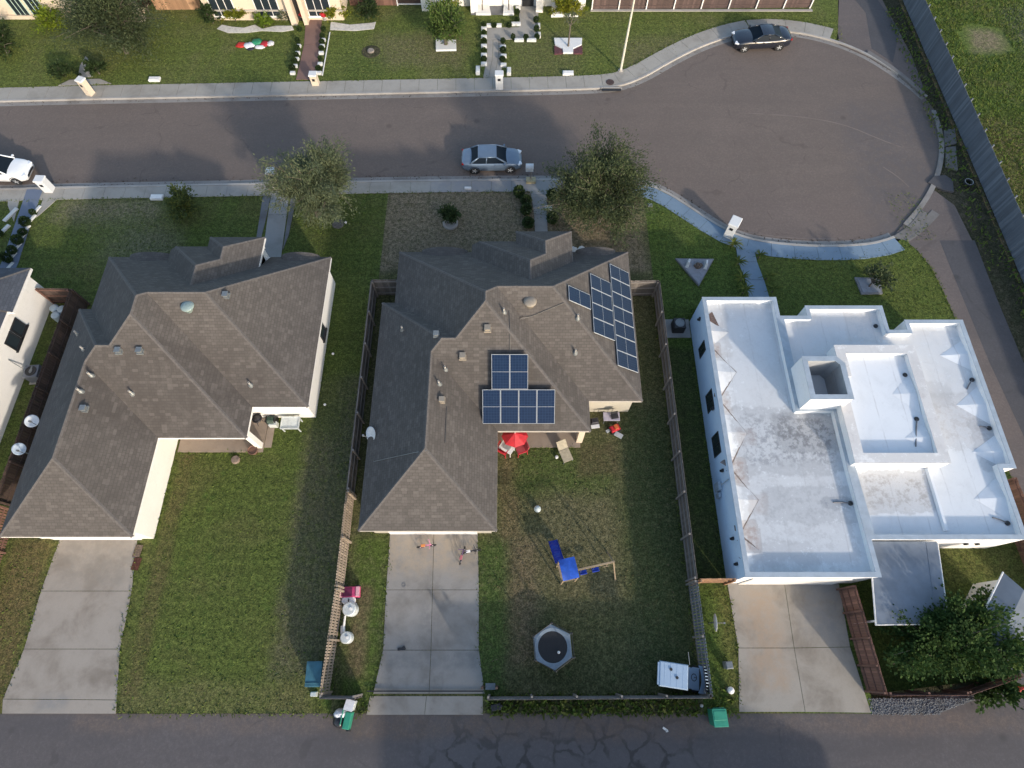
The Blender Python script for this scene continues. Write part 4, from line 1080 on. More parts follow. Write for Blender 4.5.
# west wall openings, lamps, meters
M_black = mat_plain('black_window_frame', (0.02, 0.02, 0.022), 0.5)
for y, w in ((17.1, 0.55), (13.65, 1.0), (10.95, 1.1)): window(wh, 11.7, y, 1.6, w, 1.05, 'W', M_black, 1, 1, False, proud=0.02)
for y in (19.0, 13.0, 9.3, 5.6, 4.3): MB().box((11.64, y, 2.05), (0.1, 0.16, 0.24)).box((11.6, y, 1.98), (0.16, 0.12, 0.08)).build('wall_lamp', M_black, wh, bevel=.01)
MB().box((11.58, 8.6, 1.2), (0.2, 0.45, 0.7)).box((11.6, 8.15, 1.0), (0.14, 0.25, 0.5)).tube([(11.63, 8.6, 1.5), (11.63, 8.6, 2.8)], 0.03, 6).build('electric_meter', mat_plain('meter_grey_blue', (0.3, 0.36, 0.42), 0.5), wh)
MB().bx(12.3, 17.4, 3.5, 3.555, 0.02, 2.2).build('garage_door', M_trim, wh)
for x in (19.6, 24.2, 24.8): MB().box((x, 5.38, 1.6), (0.14, 0.08, 0.2)).build('wall_lamp', M_black, wh)
for p in ((20.36, 19.48), (18.82, 19.41)): MB().box((p[0], 19.43, 2.6), (0.16, 0.1, 0.2)).build('wall_lamp', M_trim, wh)
MB().box((22.66, 18.6, 2.6), (0.14, 0.25, 0.25)).build('wall_lamp', M_trim, wh)

# patio cover on posts against the back wall
M_metal = mat_plain('blue_grey_sheet_metal', (0.17, 0.195, 0.23), 0.45, 0.12, 1.2, 0.2)
cv = thing('patio_cover', 'flat blue grey patio cover on white posts behind the white house', 'canopy', (19.9, 3.4, 0))
MB().add([(18.55, 5.36, 2.50), (22.0, 5.36, 2.50), (21.55, 1.45, 2.3), (18.0, 1.4, 2.3), (18.55, 5.36, 2.58), (22.0, 5.36, 2.58), (21.55, 1.45, 2.38), (18.0, 1.4, 2.38)],
         [(3, 2, 1, 0), (4, 5, 6, 7), (0, 1, 5, 4), (1, 2, 6, 5), (2, 3, 7, 6), (3, 0, 4, 7)]).build('roof_sheet', M_metal, cv)
MB().tube([(18.52, 5.3, 2.53), (17.96, 1.36, 2.34), (21.58, 1.4, 2.34), (22.03, 5.3, 2.53)], 0.05, 6).build('edge_trim', M_trim, cv)
for x, y in ((18.15, 1.55), (21.4, 1.6)): MB().box((x, y, 1.1), (0.09, 0.09, 2.4)).build('post', M_trim, cv)
mb = MB()
for k in (5,):
    mb.tube([(18.55+k*0.575, 5.3, 2.585), (18.0+k*0.592, 1.45, 2.385)], 0.008, 5)
mb.build('seam', M_metal, cv)
# the grey roof at the right edge
sd = thing('garden_shed', 'shed with pale grey pitched roof behind the big tree', 'shed', (25.6, 2.0, 0))
a = Vector((25.13, 3.87)); b_ = Vector((23.87, 2.38)); b = a+(b_-a)*1.9; m1 = Vector((25.73, 2.98)); m2 = m1+(b-a); d = m1*2-a; c = m2*2-b
M_grey_roof = mat_plain('grey_metal_roof', (0.17, 0.19, 0.215), 0.5, 0.1, 1.0, 0.15)
MB().add([(a.x, a.y, 2.3), (b.x, b.y, 2.3), (c.x, c.y, 2.3), (d.x, d.y, 2.3), (m1.x, m1.y, 2.5), (m2.x, m2.y, 2.5)], [(0, 1, 5, 4), (4, 5, 2, 3)]).build('roof', M_grey_roof, sd)
MB().prism(inset([tuple(a), tuple(b), tuple(c), tuple(d)], 0.2), -0.1, 2.28).build('wall', M_stucco_w, sd)
MB().tube([(a.x, a.y, 2.3), (b.x, b.y, 2.28)], 0.04, 6).tube([(b.x, b.y, 2.28), (c.x, c.y, 2.28)], 0.05, 6).build('gutter', M_trim, sd)
# ------------------------------------------------------------------ vehicles
M_rub = mat_plain('tyre_rubber', (0.016, 0.016, 0.017), 0.8, 0.2)
M_rim = mat_plain('alloy_rim', (0.42, 0.43, 0.44), 0.35, 0.1, 6, 0.0)
M_carglass = mat_glass('car_glass', (0.012, 0.018, 0.026), 0.08); M_carglass.node_tree.nodes['Principled BSDF'].inputs['Specular IOR Level'].default_value = .03
M_lampw = mat_plain('clear_lamp', (0.7, 0.72, 0.74), 0.15, 0.1)
M_lampr = mat_plain('red_lamp', (0.30, 0.012, 0.01), 0.2, 0.1)
def car(label, paint, L=4.5, W=1.78, Hh=1.43, cab=(-1.62, -0.95, 0.30, 1.12), rake=0.0, tail=0.98, nose=0.82, loc=(0, 0, 0), rz=0.0, name='parked_car', hatch=False):
    t = thing(name, label, 'car', loc, rz)
    hl, hw = L/2, W/2
    fa, ra = hl-0.88, -hl+0.92                       # axles
    st = [(-hl, .70, .42, .80), (-hl+.06, .86, .30, tail-.06), (-hl+.35, .95, .24, tail), (ra-.36, .985, .22, tail+.01), (ra, 1, .22, tail-.02), (ra+.5, 1, .20, .95), (0, 1, .19, .93),
          (fa-.5, 1, .19, .94), (fa-.1, .995, .22, nose+.1), (fa+.35, .97, .22, nose+.04), (hl-.28, .90, .24, nose-.04), (hl-.08, .78, .27, nose-.14), (hl, .62, .40, nose-.26)]
    st = smooth_st(st)
    mb = MB(); K = None; rings = []
    for x, wf, zb, zt in st:
        w = hw*wf
        pr = [(0, zb), (w*.86, zb), (w*.97, zb+.10), (w, zb+(zt-zb)*.45), (w*.985, zb+(zt-zb)*.72), (w*.93, zt-.03), (w*.82, zt), (w*.4, zt+.03), (0, zt+.035)]
        ring = [(x, y, z) for y, z in pr] + [(x, -y, z) for y, z in reversed(pr[1:-1])]
        rings.append(ring)
    k = len(rings[0]); vs = [p for r in rings for p in r]; fs = []
    for i in range(len(rings)-1):
        for j in range(k): fs.append((i*k+j, i*k+(j+1) % k, (i+1)*k+(j+1) % k, (i+1)*k+j))
    fs.append(tuple(range(k))); fs.append(tuple(reversed(range((len(rings)-1)*k, len(rings)*k))))
    mb.add(vs, fs)
    body = mb.build('body', paint, t, smooth=True, local=True)
    b0, r0, r1, b1 = cab
    zb = .93
    # cabin: painted roof and pillars as rails round glass panes
    wb, wr = hw*.90, hw*.70
    zr = Hh
    B = [(b0, -wb, zb), (b1, -wb, zb), (b1, wb, zb), (b0, wb, zb)]
    T_ = [(r0, -wr, zr-.05), (r1, -wr, zr-.05), (r1, wr, zr-.05), (r0, wr, zr-.05)]
    rf = MB(); n = 6; vs = []; 
    for i in range(n+1):
        x = r0-.06+(r1-r0+.12)*i/n; c = math.sin(PI*i/n)*.035
        for j in range(n+1):
            y = -1+2*j/n; vs.append((x, y*(wr+.03), zr-.055+c+.03*(1-y*y)))
    fs = [(i*(n+1)+j, (i+1)*(n+1)+j, (i+1)*(n+1)+j+1, i*(n+1)+j+1) for i in range(n) for j in range(n)]
    rf.add(vs, fs)
    for a, b in ((0, 0), (1, 1), (2, 2), (3, 3)):
        rf.tube([B[a], T_[b]], [.06, .05], 6)
    for s in (0, 3): rf.tube([T_[s], T_[1 if s == 0 else 2]], .045, 6)
    mx = (r0+r1)/2-.05
    for s in (-1, 1): rf.tube([(mx-.05, s*wb, zb), (mx, s*wr, zr-.05)], .04, 6)
    rf.build('roof', paint, t, smooth=True, local=True)
    def pane(nm, q):
        c = Vector((0, 0, 0))
        for p in q: c += Vector(p)/len(q)
        return MB().add([tuple(Vector(p)*0.985+c*0.015) for p in q], [tuple(range(len(q)))]).build(nm, M_carglass, t, local=True)
    pane('windscreen', [B[1], B[2], T_[2], T_[1]]); pane('rear_window', [B[3], B[0], T_[0], T_[3]])
    pane('side_window', [B[0], B[1], T_[1], T_[0]]); pane('side_window', [B[2], B[3], T_[3], T_[2]])
    for x in (fa, ra):
        for s in (-1, 1):
            M = Matrix.Rotation(PI/2, 3, 'X')
            w_ = MB().lathe([(.19, -.1), (.30, -.105), (.325, -.07), (.325, .07), (.30, .105), (.19, .1)], (x, s*(hw-.10), .325), 22, M).build('wheel', M_rub, t, local=True, smooth=False)
            r_ = MB().lathe([(.2, -.085), (.2, .085)], (x, s*(hw-.10), .325), 18, M)
            for q in range(5):
                an = 2*PI*q/5
                r_.box((x+math.cos(an)*.1, s*(hw-.005), .325+math.sin(an)*.1), (.2, .03, .05), ry=-an)
            r_.build('rim', M_rim, w_, local=True)
            MB().torus((x, s*(hw-.03), .34), .36, .035, 20, 6, M).build('wheel_arch', M_dark, t, local=True)
    for s in (-1, 1):
        MB().box((hl-.2, s*hw*.66, nose-.12), (.34, .3, .12), rz=-s*.5).build('headlight', M_lampw, t, bevel=.02, local=True)
        MB().box((-hl+.1, s*hw*.68, tail-.14), (.16, .34, .13), rz=s*.35).build('tail_light', M_lampr, t, bevel=.02, local=True)
        MB().box((b1-.18, s*(hw+.06), zb+.06), (.13, .2, .13)).build('wing_mirror', paint, t, bevel=.03, local=True)
        MB().box((mx-.35, s*(hw*.985), .80), (.16, .04, .035)).box((b1-.95, s*(hw*.985), .80), (.16, .04, .035)).build('door_handles', paint, t, local=True)
    MB().box((hl-.02, 0, .50), (.06, .9, .14)).build('grille', M_dark, t, bevel=.02, local=True)
    MB().box((-hl+.0, 0, .62), (.05, .52, .12)).build('plate', M_lampw, t, local=True)
    return t
def smooth_st(st):
    out = []
    for a, b in zip(st[:-1], st[1:]):
        out.append(a); out.append(tuple((x+y)/2 for x, y in zip(a, b)))
    out.append(st[-1]); return out
M_silver = mat_paint('silver_blue_paint', (0.14, 0.19, 0.255), 0.5, 0.35, 0.3)
M_blackp = mat_paint('black_paint', (0.012, 0.014, 0.022), 0.9, 0.2)
M_whitep = mat_paint('white_paint', (0.78, 0.78, 0.77), 0.6, 0.3)
car('silver blue sedan parked beside the near kerb', M_silver, 4.45, 1.76, 1.42, loc=(-1.5, 33.75, -0.1), rz=R(1.5), name='sedan')
car('glossy black coupe parked on the turning circle', M_blackp, 4.75, 1.88, 1.36, cab=(-1.85, -0.75, 0.15, 1.0), tail=1.02, loc=(20.95, 47.3, -0.1), rz=R(184), name='coupe')
car('white sedan cut by the left edge of the street', M_whitep, 4.6, 1.82, 1.45, loc=(-38.0, 32.75, -0.1), rz=R(-2), name='sedan')

# golf cart in the fence corner
M_cart = mat_paint('pale_blue_plastic', (0.31, 0.40, 0.51), 0.2, 0.4)
gc = thing('golf_cart', 'pale blue golf cart with flat roof in the fence corner', 'golf cart', (8.62, -1.0, 0), R(-8))
mb = MB().box((-0.75, 0, 1.74), (1.42, 1.14, 0.09), taper=.93)
for k in range(4): mb.box((-1.2+k*.3, 0, 1.783), (.03, 1.04, .02))
mb.box((-1.48, 0, 1.70), (.1, 1.0, .1))
mb.build('roof', M_cart, gc, bevel=.03, local=True)
for x, y in ((-.9, .25), (-.6, -.08)): MB().lathe([(.07, 1.78), (.07, 1.83), (0, 1.83)], (x, y, 0), 12).build('roof_knob', M_dark, gc, local=True)
for x in (-1.35, -.1):
    for y in (-.5, .5): MB().tube([(x, y, 1.72), (x+(.5 if x > -.5 else .35), y, .7)], .025, 6).build('roof_post', M_dark, gc, local=True)
MB().box((-.2, 0, .42), (2.1, 1.05, .18)).box((-.55, 0, .62), (.8, 1.0, .3)).build('chassis', M_cart, gc, bevel=.04, local=True)
MB().box((-.3, 0, .82), (.5, .95, .14)).box((-.62, 0, 1.05), (.12, .95, .4)).build('seat', M_dark, gc, bevel=.03, local=True)
v = []; f = []
for i in range(9):
    y = -.62+1.24*i/8; b = .16*(1-(y/.62)**2)
    v += [(.66+b, y, .95), (.86+b, y, .93), (1.08+b, y, .72), (1.14+b, y, .35)]
for i in range(8):
    for j in range(3): f.append((4*i+j, 4*i+4+j, 4*i+5+j, 4*i+1+j))
MB().add(v, f).build('cowl', M_cart, gc, smooth=True, local=True)
v = []; f = []
for i in range(9):
    y = -.56+1.12*i/8; b = .14*(1-(y/.56)**2)
    v += [(.72+b, y, 1.62), (.90+b, y, .97)]
for i in range(8): f.append((2*i, 2*i+2, 2*i+3, 2*i+1))
MB().add(v, f).build('windscreen', M_carglass, gc, local=True)
MB().tube([(.6, .05, .85), (.42, .05, 1.1)], .02, 6).torus((.4, .05, 1.12), .16, .018, 16, 6, Matrix.Rotation(R(-55), 3, 'Y')).build('steering_wheel', M_dark, gc, local=True)
for x in (-.75, .75):
    for y in (-.52, .52):
        M = Matrix.Rotation(PI/2, 3, 'X')
        w_ = MB().lathe([(.1, -.09), (.2, -.09), (.22, -.05), (.22, .05), (.2, .09), (.1, .09)], (x, y, .22), 16, M).build('wheel', M_rub, gc, local=True)
        MB().lathe([(.11, -.07), (.11, .07)], (x, y, .22), 12, M).build('rim', M_rim, gc, local=True)
MB().tube([(.05, .58, 1.6), (.0, 1.15, 1.5)], .015, 5).build('flag_rod', M_pipe, gc, local=True)

# ------------------------------------------------------------------ solar panels
def mat_pv():
    m, nt, b = new_mat('solar_cells')
    uv = N(nt, 'ShaderNodeUVMap').outputs[0]
    br = N(nt, 'ShaderNodeTexBrick', offset=0.0); br.inputs['Scale'].default_value = 1
    br.inputs['Color1'].default_value = (.0075, .018, .046, 1); br.inputs['Color2'].default_value = (.009, .022, .053, 1)
    br.inputs['Mortar'].default_value = (.022, .04, .085, 1); br.inputs['Mortar Size'].default_value = .007
    br.inputs['Brick Width'].default_value = .156; br.inputs['Row Height'].default_value = .156
    nt.links.new(uv, br.inputs['Vector']); nt.links.new(br.outputs['Color'], b.inputs['Base Color'])
    b.inputs['Roughness'].default_value = .22; b.inputs['Specular IOR Level'].default_value = .22
    return m
M_pv = mat_pv(); M_alu = mat_plain('aluminium_frame', (0.40, 0.43, 0.46), 0.4, 0.05)
def pv_panel():
    t = thing('solar_panel', 'x', 'solar panel', (0, 0, 0), 0, 'solar panels on the middle roof')
    w, h = .98, 1.93
    MB().add([(-w/2, -h/2, .075), (w/2, -h/2, .075), (w/2, h/2, .075), (-w/2, h/2, .075)], [(0, 1, 2, 3)], [[(0, 0), (w, 0), (w, h), (0, h)]]).build('cells', M_pv, t, local=True)
    f = MB()
    for s in (-1, 1): f.box((s*(w/2-.009), 0, .06), (.018, h, .045)); f.box((0, s*(h/2-.009), .0602), (w-.04, .018, .045))
    f.box((0, 0, .074), (w-.05, .014, .008))
    f.build('frame', M_alu, t, local=True)
    MB().box((0, 0.4, .02), (w*.8, .05, .05)).box((0, -.4, .02), (w*.8, .05, .05)).build('rails', M_alu, t, local=True)
    return t
pv0 = pv_panel(); pv_used = [False]
def place_pv(x, y, z, n, up, label):
    """n = slope normal, up = direction of the panel's long side"""
    Z = Vector(n).normalized(); Y = Vector(up); Y = (Y-Z*Y.dot(Z)).normalized(); X = Y.cross(Z)
    M = Matrix((X, Y, Z)).transposed()
    o = pv0 if not pv_used[0] else dup(pv0, (0, 0, 0))
    pv_used[0] = True
    o.location = (x, y, z); o.rotation_euler = M.to_euler(); o['label'] = label
    return o
k = math.sqrt(1+.74*.74)
nS, nE = (0, -.74, 1), (.74, 0, 1)
# south slope: four below, two above
hd = 1.93/k
oc = ['first', 'second', 'third', 'fourth']
y0 = 11.72
for i in range(4):
    x = -1.13+i*1.0
    y = y0+hd/2
    place_pv(x, y, 2.5+.74*(y-11.45)+.32, nS, (0, 1, .74), f'{oc[i]} solar panel from the west in the bottom row above the red patio cover')
for i in range(2):
    x = -.62+i*1.0; y = y0+hd*1.5+.03
    place_pv(x, y, 2.5+.74*(y-11.45)+.3, nS, (0, 1, .74), ('west' if i == 0 else 'east')+' solar panel of the upper pair on the south roof slope')
# east slope: columns of 1, 4 and 7 laid on their sides
E_cols = [(7.3, [21.45-1.0*i for i in range(7)]), (7.3-1.40, [20.0-1.0*i for i in range(4)]), (7.3-2.84, [18.45])]
names = ['outer column of seven by the east eave', 'middle column of four on the east roof slope', 'short']
num = ['topmost', 'second', 'third', 'fourth', 'fifth', 'sixth', 'lowest']
for ci, (xe, ys) in enumerate(E_cols):
    for i, y in enumerate(ys):
        x = xe-.66; z = 2.5+.74*(7.5-x)+.05
        lab = 'single solar panel standing nearest the ridge on the east slope' if ci == 2 else f'{num[i] if i < len(ys)-1 else "lowest"} solar panel in the {names[ci]}'
        o_ = place_pv(x, y, z, nE, (-1, 0, .74), lab); o_.scale = (1, .855, 1)

# ------------------------------------------------------------------ satellite dishes
M_dish = mat_plain('dish_grey', (0.55, 0.57, 0.58), 0.45, 0.08)
def dish(label, p, r, aim, base_z, pole=None, mat=None, sq=1.0):
    """p = centre of the bowl; aim = direction it looks at"""
    t = thing('satellite_dish', label, 'satellite dish', (p[0], p[1], base_z))
    q = Vector(aim).normalized(); M = q.to_track_quat('Z', 'Y').to_matrix()
    prof = [(0, -.12*r), (.4*r, -.1*r), (.8*r, -.03*r), (r, .04*r), (r, .07*r), (.8*r, 0), (.4*r, -.07*r), (0, -.09*r)]
    MB().lathe(prof, p, 26, M).build('bowl', mat or M_dish, t, smooth=True)
    a = M @ Vector((0, -r*.9, 0)); f_ = M @ Vector((0, -.25*r, r*1.1))
    P = Vector(p)
    MB().tube([tuple(P+a), tuple(P+f_)], .02, 6).build('arm', M_vent, t)
    c = P+f_
    MB().box(tuple(c), (.09, .09, .14)).build('receiver', M_vent, t)
    if pole: MB().tube([tuple(P-q*.1*r), (pole[0], pole[1], p[2]-.25), (pole[0], pole[1], base_z)], .035, 8).build('mast', M_vent, t)
    return t
x_, y_ = (-7.84, 11.19); dish('grey satellite dish clipped to the west eave of the middle roof', (x_, y_, 2.75), .42, (-.5, -.25, .55), 2.4, (x_+.35, y_))
x_, y_ = (-27.16, 12.05); dish('pale round satellite dish beside the dark fence, nearer the street', (x_, y_, 2.5), .36, (.25, -.2, .8), 0.0, (x_-.1, y_))
x_, y_ = (-27.32, 10.40); dish('small blue grey satellite dish south of the pale one by the dark fence', (x_, y_, 2.5), .34, (.3, -.3, .7), 0.0, (x_-.1, y_), mat_plain('dish_blue_grey', (0.3, 0.36, 0.42), .5))
x_, y_ = (10.58, 1.55); dish('white satellite dish on a stub mast in the grass by the pale driveway', (x_, y_, .62), .44, (.97, -.05, .12), 0.0, (x_-.12, y_), M_trim)

# ------------------------------------------------------------------ yard of the middle house
# trampoline: hexagonal enclosure, blue-grey pad, black mat
M_pad = mat_plain('trampoline_pad', (0.15, 0.19, 0.23), 0.6, 0.1); M_mat = mat_plain('black_mesh', (0.012, 0.013, 0.016), 0.8, 0.3, 30)
tx, ty = 2.08, 0.38
tr = thing('trampoline', 'hexagonal trampoline with grey pad and black mat', 'trampoline', (tx, ty, 0), R(4))
hexa = [(1.1*math.cos(PI/2+k*PI/3), 1.1*math.sin(PI/2+k*PI/3)) for k in range(6)]
MB().lathe([(0, .70), (.77, .70), (.77, .715), (0, .715)], (0, 0, 0), 32).build('mat', M_mat, tr, local=True)
v = []; f = []
n = 48
for k in range(n):
    a = PI/2+2*PI*k/n; ph = ((a-PI/2) % (PI/3))-PI/6; ro = 1.08*math.cos(PI/6)/math.cos(ph)
    for rr, z in ((.75, .73), (.9, .765), (ro, .74), (ro, .69)): v.append((rr*math.cos(a), rr*math.sin(a), z))
for k in range(n):
    for j in range(3): f.append((4*k+j, 4*((k+1) % n)+j, 4*((k+1) % n)+j+1, 4*k+j+1))
MB().add(v, f).build('pad', M_pad, tr, local=True)
for k in range(6):
    x, y = hexa[k]
    p_ = MB().tube([(x, y, 0), (x*1.0, y*1.0, 1.75)], .03, 8).build('enclosure_pole', M_vent, tr, local=True)
    MB().ball((x, y, 1.78), .055, 8, 6).build('pole_cap', M_dark, p_, local=True)
MB().tube([(x, y, 1.72) for x, y in hexa+hexa[:1]], .018, 6).build('top_ring', M_dark, tr, local=True)
MB().tube([(x*.98, y*.98, .66) for x, y in hexa+hexa[:1]], .03, 8).build('frame', M_vent, tr, local=True)
tag(MB().ball((tx+.3, ty-.25, .80), .075, 12, 8).build('ball', M_trim, smooth=True), 'small white ball lying on the black trampoline mat', 'ball')

# play set
M_bl = mat_plain('bright_blue_plastic', (0.012, 0.045, 0.36), 0.35, 0.1, 3); M_bl2 = mat_plain('blue_tarpaulin', (0.02, 0.085, 0.42), 0.45, 0.25, 2.5)
M_wd = mat_wood('play_set_timber', (0.34, 0.26, 0.17), (0.26, 0.19, 0.12), 0)
px, py = (2.93, 4.06)
ps = thing('play_set', 'wooden play set with blue slide, blue canopy and two swings', 'swing set', (px, py, 0), R(12))
ps.scale = (.86, .86, .92)
for x in (-.45, .45):
    for y in (-.55, .55): MB().box((x, y, 1.1), (.09, .09, 2.2)).build('post', M_wd, ps, local=True)
MB().box((0, 0, 1.15), (.98, 1.16, .06)).build('deck', M_wd, ps, local=True)
v = []; f = []
for i in range(9):
    for j in range(7):
        x = -.5+1.0*i/8; y = -.62+1.24*j/6
        v.append((x, y, 2.22+.16*math.cos(y*1.9)-.05*math.sin(x*4+1)*math.cos(y*3)))
for i in range(8):
    for j in range(6): f.append((i*7+j, i*7+7+j, i*7+8+j, i*7+j+1))
MB().add(v, f).build('canopy', M_bl2, ps, smooth=True, local=True)
mb = MB()
v = []; f = []
for i in range(13):
    t_ = i/12; y = .58+1.6*t_; z = 1.2-1.12*(t_**.85)+.03*math.sin(t_*18)
    v += [(-.62, y, z+.16), (-.54, y, z), (-.1, y, z), (-.02, y, z+.16)]
for i in range(12):
    for j in range(3): f.append((4*i+j, 4*i+1+j, 4*i+5+j, 4*i+4+j))
MB().add(v, f).build('slide', M_bl, ps, local=True)
MB().box((1.7, -.15, 2.05), (2.3, .1, .14)).build('swing_beam', M_wd, ps, local=True)
MB().tube([(2.78, -.15, 2.05), (2.98, .75, 0)], .05, 6).build('swing_leg', M_wd, ps, local=True)
MB().tube([(2.78, -.15, 2.05), (3.0, -1.05, 0)], .05, 6).build('swing_leg', M_wd, ps, local=True)
for x in (1.05, 1.85):
    s_ = MB().box((x, -.2, .5), (.46, .26, .06)).box((x, -.32, .56), (.46, .05, .14)).build('swing_seat', M_bl, ps, bevel=.02, local=True)
    for q in (-.21, .21): MB().tube([(x+q, -.15, 2.0), (x+q, -.2, .52)], .012, 5).build('chain', M_vent, s_, local=True)
MB().tube([(2.45, -.15, 2.0), (2.45, -.2, 1.0)], .02, 5).tube([(2.3, -.2, 1.0), (2.6, -.2, 1.0)], .02, 5).build('trapeze', M_wd, ps, local=True)

# red patio furniture
M_red = mat_plain('red_fabric', (0.42, 0.012, 0.022), 0.7, 0.2, 4); M_red2 = mat_plain('faded_red', (0.40, 0.06, 0.07), 0.7, 0.2, 4)
def patio_chair(label, p, rz, seatm, frame, group=None):
    t = thing('patio_chair', label, 'chair', p, rz, group)
    MB().box((0, 0, .43), (.52, .5, .07)).build('seat', seatm, t, bevel=.02, local=True)
    MB().box((0, .27, .72), (.52, .06, .55), rx=R(-12)).build('backrest', seatm, t, bevel=.02, local=True)
    for x in (-.25, .25):
        for y in (-.23, .23): MB().tube([(x, y, .42), (x*1.08, y*1.08, 0)], .02, 6).build('leg', frame, t, local=True)
        MB().box((x*1.1, 0, .64), (.05, .48, .04)).tube([(x*1.1, -.22, .63), (x*1.1, -.22, .42)], .016, 5).build('armrest', frame, t, local=True)
    return t
pt = thing('patio_table', 'small white table with a dark tray among the red chairs', 'table', (*(-0.29, 11.11), 0), R(-32))
MB().box((0, 0, .7), (.85, .6, .05)).build('tabletop', M_trim, pt, bevel=.01, local=True)
for x in (-.36, .36):
    for y in (-.24, .24): MB().tube([(x, y, .68), (x, y, 0)], .025, 6).build('leg', M_trim, pt, local=True)
tag(MB().box((*(-0.29, 11.09), .755), (.45, .3, .05), rz=R(-32)).build('tray', mat_plain('grey_tray', (.3, .29, .28), .6), bevel=.01), 'grey tray lying on the small white patio table', 'tray')
patio_chair('red patio chair in front of the white table, clear of the roof', (*(-0.53, 11.09), .0), R(150), M_red, M_red).scale = (1.25, 1.25, 1.1)
patio_chair('red patio chair east of the white table on the slab edge', (*(0.53, 11.09), .0), R(-70), M_red2, M_red).scale = (1.2, 1.2, 1.1)
um = thing('patio_umbrella', 'red sunshade standing half under the porch eave', 'umbrella', (*(0.17, 11.62), 0))
v = [(0, 0, 1.75)]; f = []
for k in range(8):
    a = 2*PI*k/8; v.append((.78*math.cos(a), .7*math.sin(a), 1.15))
for k in range(8): f.append((0, 1+k, 1+(k+1) % 8))
MB().add(v, f).build('canopy', M_red, um, local=True)
MB().tube([(0, 0, 0), (0, 0, 1.8)], .025, 8).build('pole', M_trim, um, local=True)
MB().lathe([(.25, 0), (.25, .06), (.05, .12), (0, .12)], (0, 0, 0), 16).build('base', M_dark, um, local=True)
ln = thing('lounge_chair', 'tan folding lounge chair on the grass by the porch post', 'chair', (*(3.08, 11.00), 0), R(22))
M_tanf = mat_plain('tan_canvas', (0.36, 0.31, 0.22), 0.8, 0.15)
MB().box((0, -.3, .32), (.6, .75, .05), rx=R(4)).build('seat', M_tanf, ln, bevel=.01, local=True)
MB().box((0, .32, .5), (.6, .62, .05), rx=R(38)).build('backrest', M_tanf, ln, bevel=.01, local=True)
for x in (-.28, .28):
    for y in (-.6, .1): MB().tube([(x, y, .32), (x, y-.05, 0)], .018, 6).build('leg', M_vent, ln, local=True)
# items by the east wing
M_grill = mat_plain('grill_black', (0.025, 0.024, 0.028), 0.4, .2); M_lilac = mat_plain('pale_lilac_plastic', (0.40, 0.36, 0.42), 0.6, .1)
tb = thing('folding_table', 'pale lilac folding table against the east wing wall', 'table', (*(5.97, 13.03), 0))
MB().box((0, 0, .7), (.98, .55, .05)).build('tabletop', M_lilac, tb, bevel=.01, local=True)
for x in (-.42, .42):
    for y in (-.2, .2): MB().tube([(x, y, .68), (x, y, 0)], .02, 6).build('leg', M_vent, tb, local=True)
bo = thing('storage_box', 'black tool box left open on the lilac table', 'box', (*(6.14, 13.01), .726), R(10))
MB().box((0, 0, .08), (.42, .3, .16)).build('body', M_grill, bo, bevel=.01, local=True)
MB().box((0, .17, .2), (.42, .04, .26), rx=R(-15)).build('lid', M_dark, bo, bevel=.01, local=True)
gr = thing('barbecue_grill', 'black and white barbecue grill under the east eave corner', 'grill', (*(4.93, 12.74), 0), R(8))
MB().box((0, 0, .62), (.5, .4, .22)).box((0, 0, .78), (.5, .4, .12), taper=.7).build('lid', M_grill, gr, bevel=.02, local=True)
MB().box((0, -.32, .62), (.5, .22, .03)).build('side_shelf', M_trim, gr, local=True)
for x in (-.2, .2):
    for y in (-.15, .15): MB().tube([(x, y, .55), (x, y, 0)], .02, 6).build('leg', M_grill, gr, local=True)
rw = thing('toy_wagon', 'red and orange toy pedal car on the grass by the lilac table', 'toy', (*(6.20, 12.45), 0), R(25))
MB().box((0, 0, .3), (.62, .42, .2), taper=.85).build('body', M_red, rw, bevel=.03, local=True)
MB().box((.05, 0, .45), (.22, .3, .12)).build('seat', mat_plain('orange_plastic', (.55, .12, .03), .5), rw, bevel=.02, local=True)
for x in (-.22, .22):
    for y in (-.23, .23): MB().lathe([(.03, -.03), (.12, -.03), (.12, .03), (.03, .03)], (x, y, .12), 14, Matrix.Rotation(PI/2, 3, 'X')).build('wheel', M_dark, rw, local=True)
tag(MB().box((*(6.43, 12.09), .06), (.5, .28, .1), rz=R(-32)).box((*(5.81, 12.35), .05), (.25, .18, .08), rz=R(30)).build('board', mat_plain('pale_grey_board', (.4, .42, .42), .7), bevel=.01), 'pale grey board lying on the grass beside the red toy', 'board')
tag(MB().ball((*(1.45, 7.58), .2), .2, 16, 10).build('ball', mat_plain('white_rubber', (.55, .6, .58), .5, .15, 5), smooth=True), 'white ball alone in the middle of the back yard', 'ball')
tag(MB().lathe([(.09, 0), (.1, .16), (.06, .17), (0, .17)], (*(2.65, 10.69), 0), 12).build('cup', M_trim, smooth=True), 'small white tub on the grass by the lounge chair', 'tub')

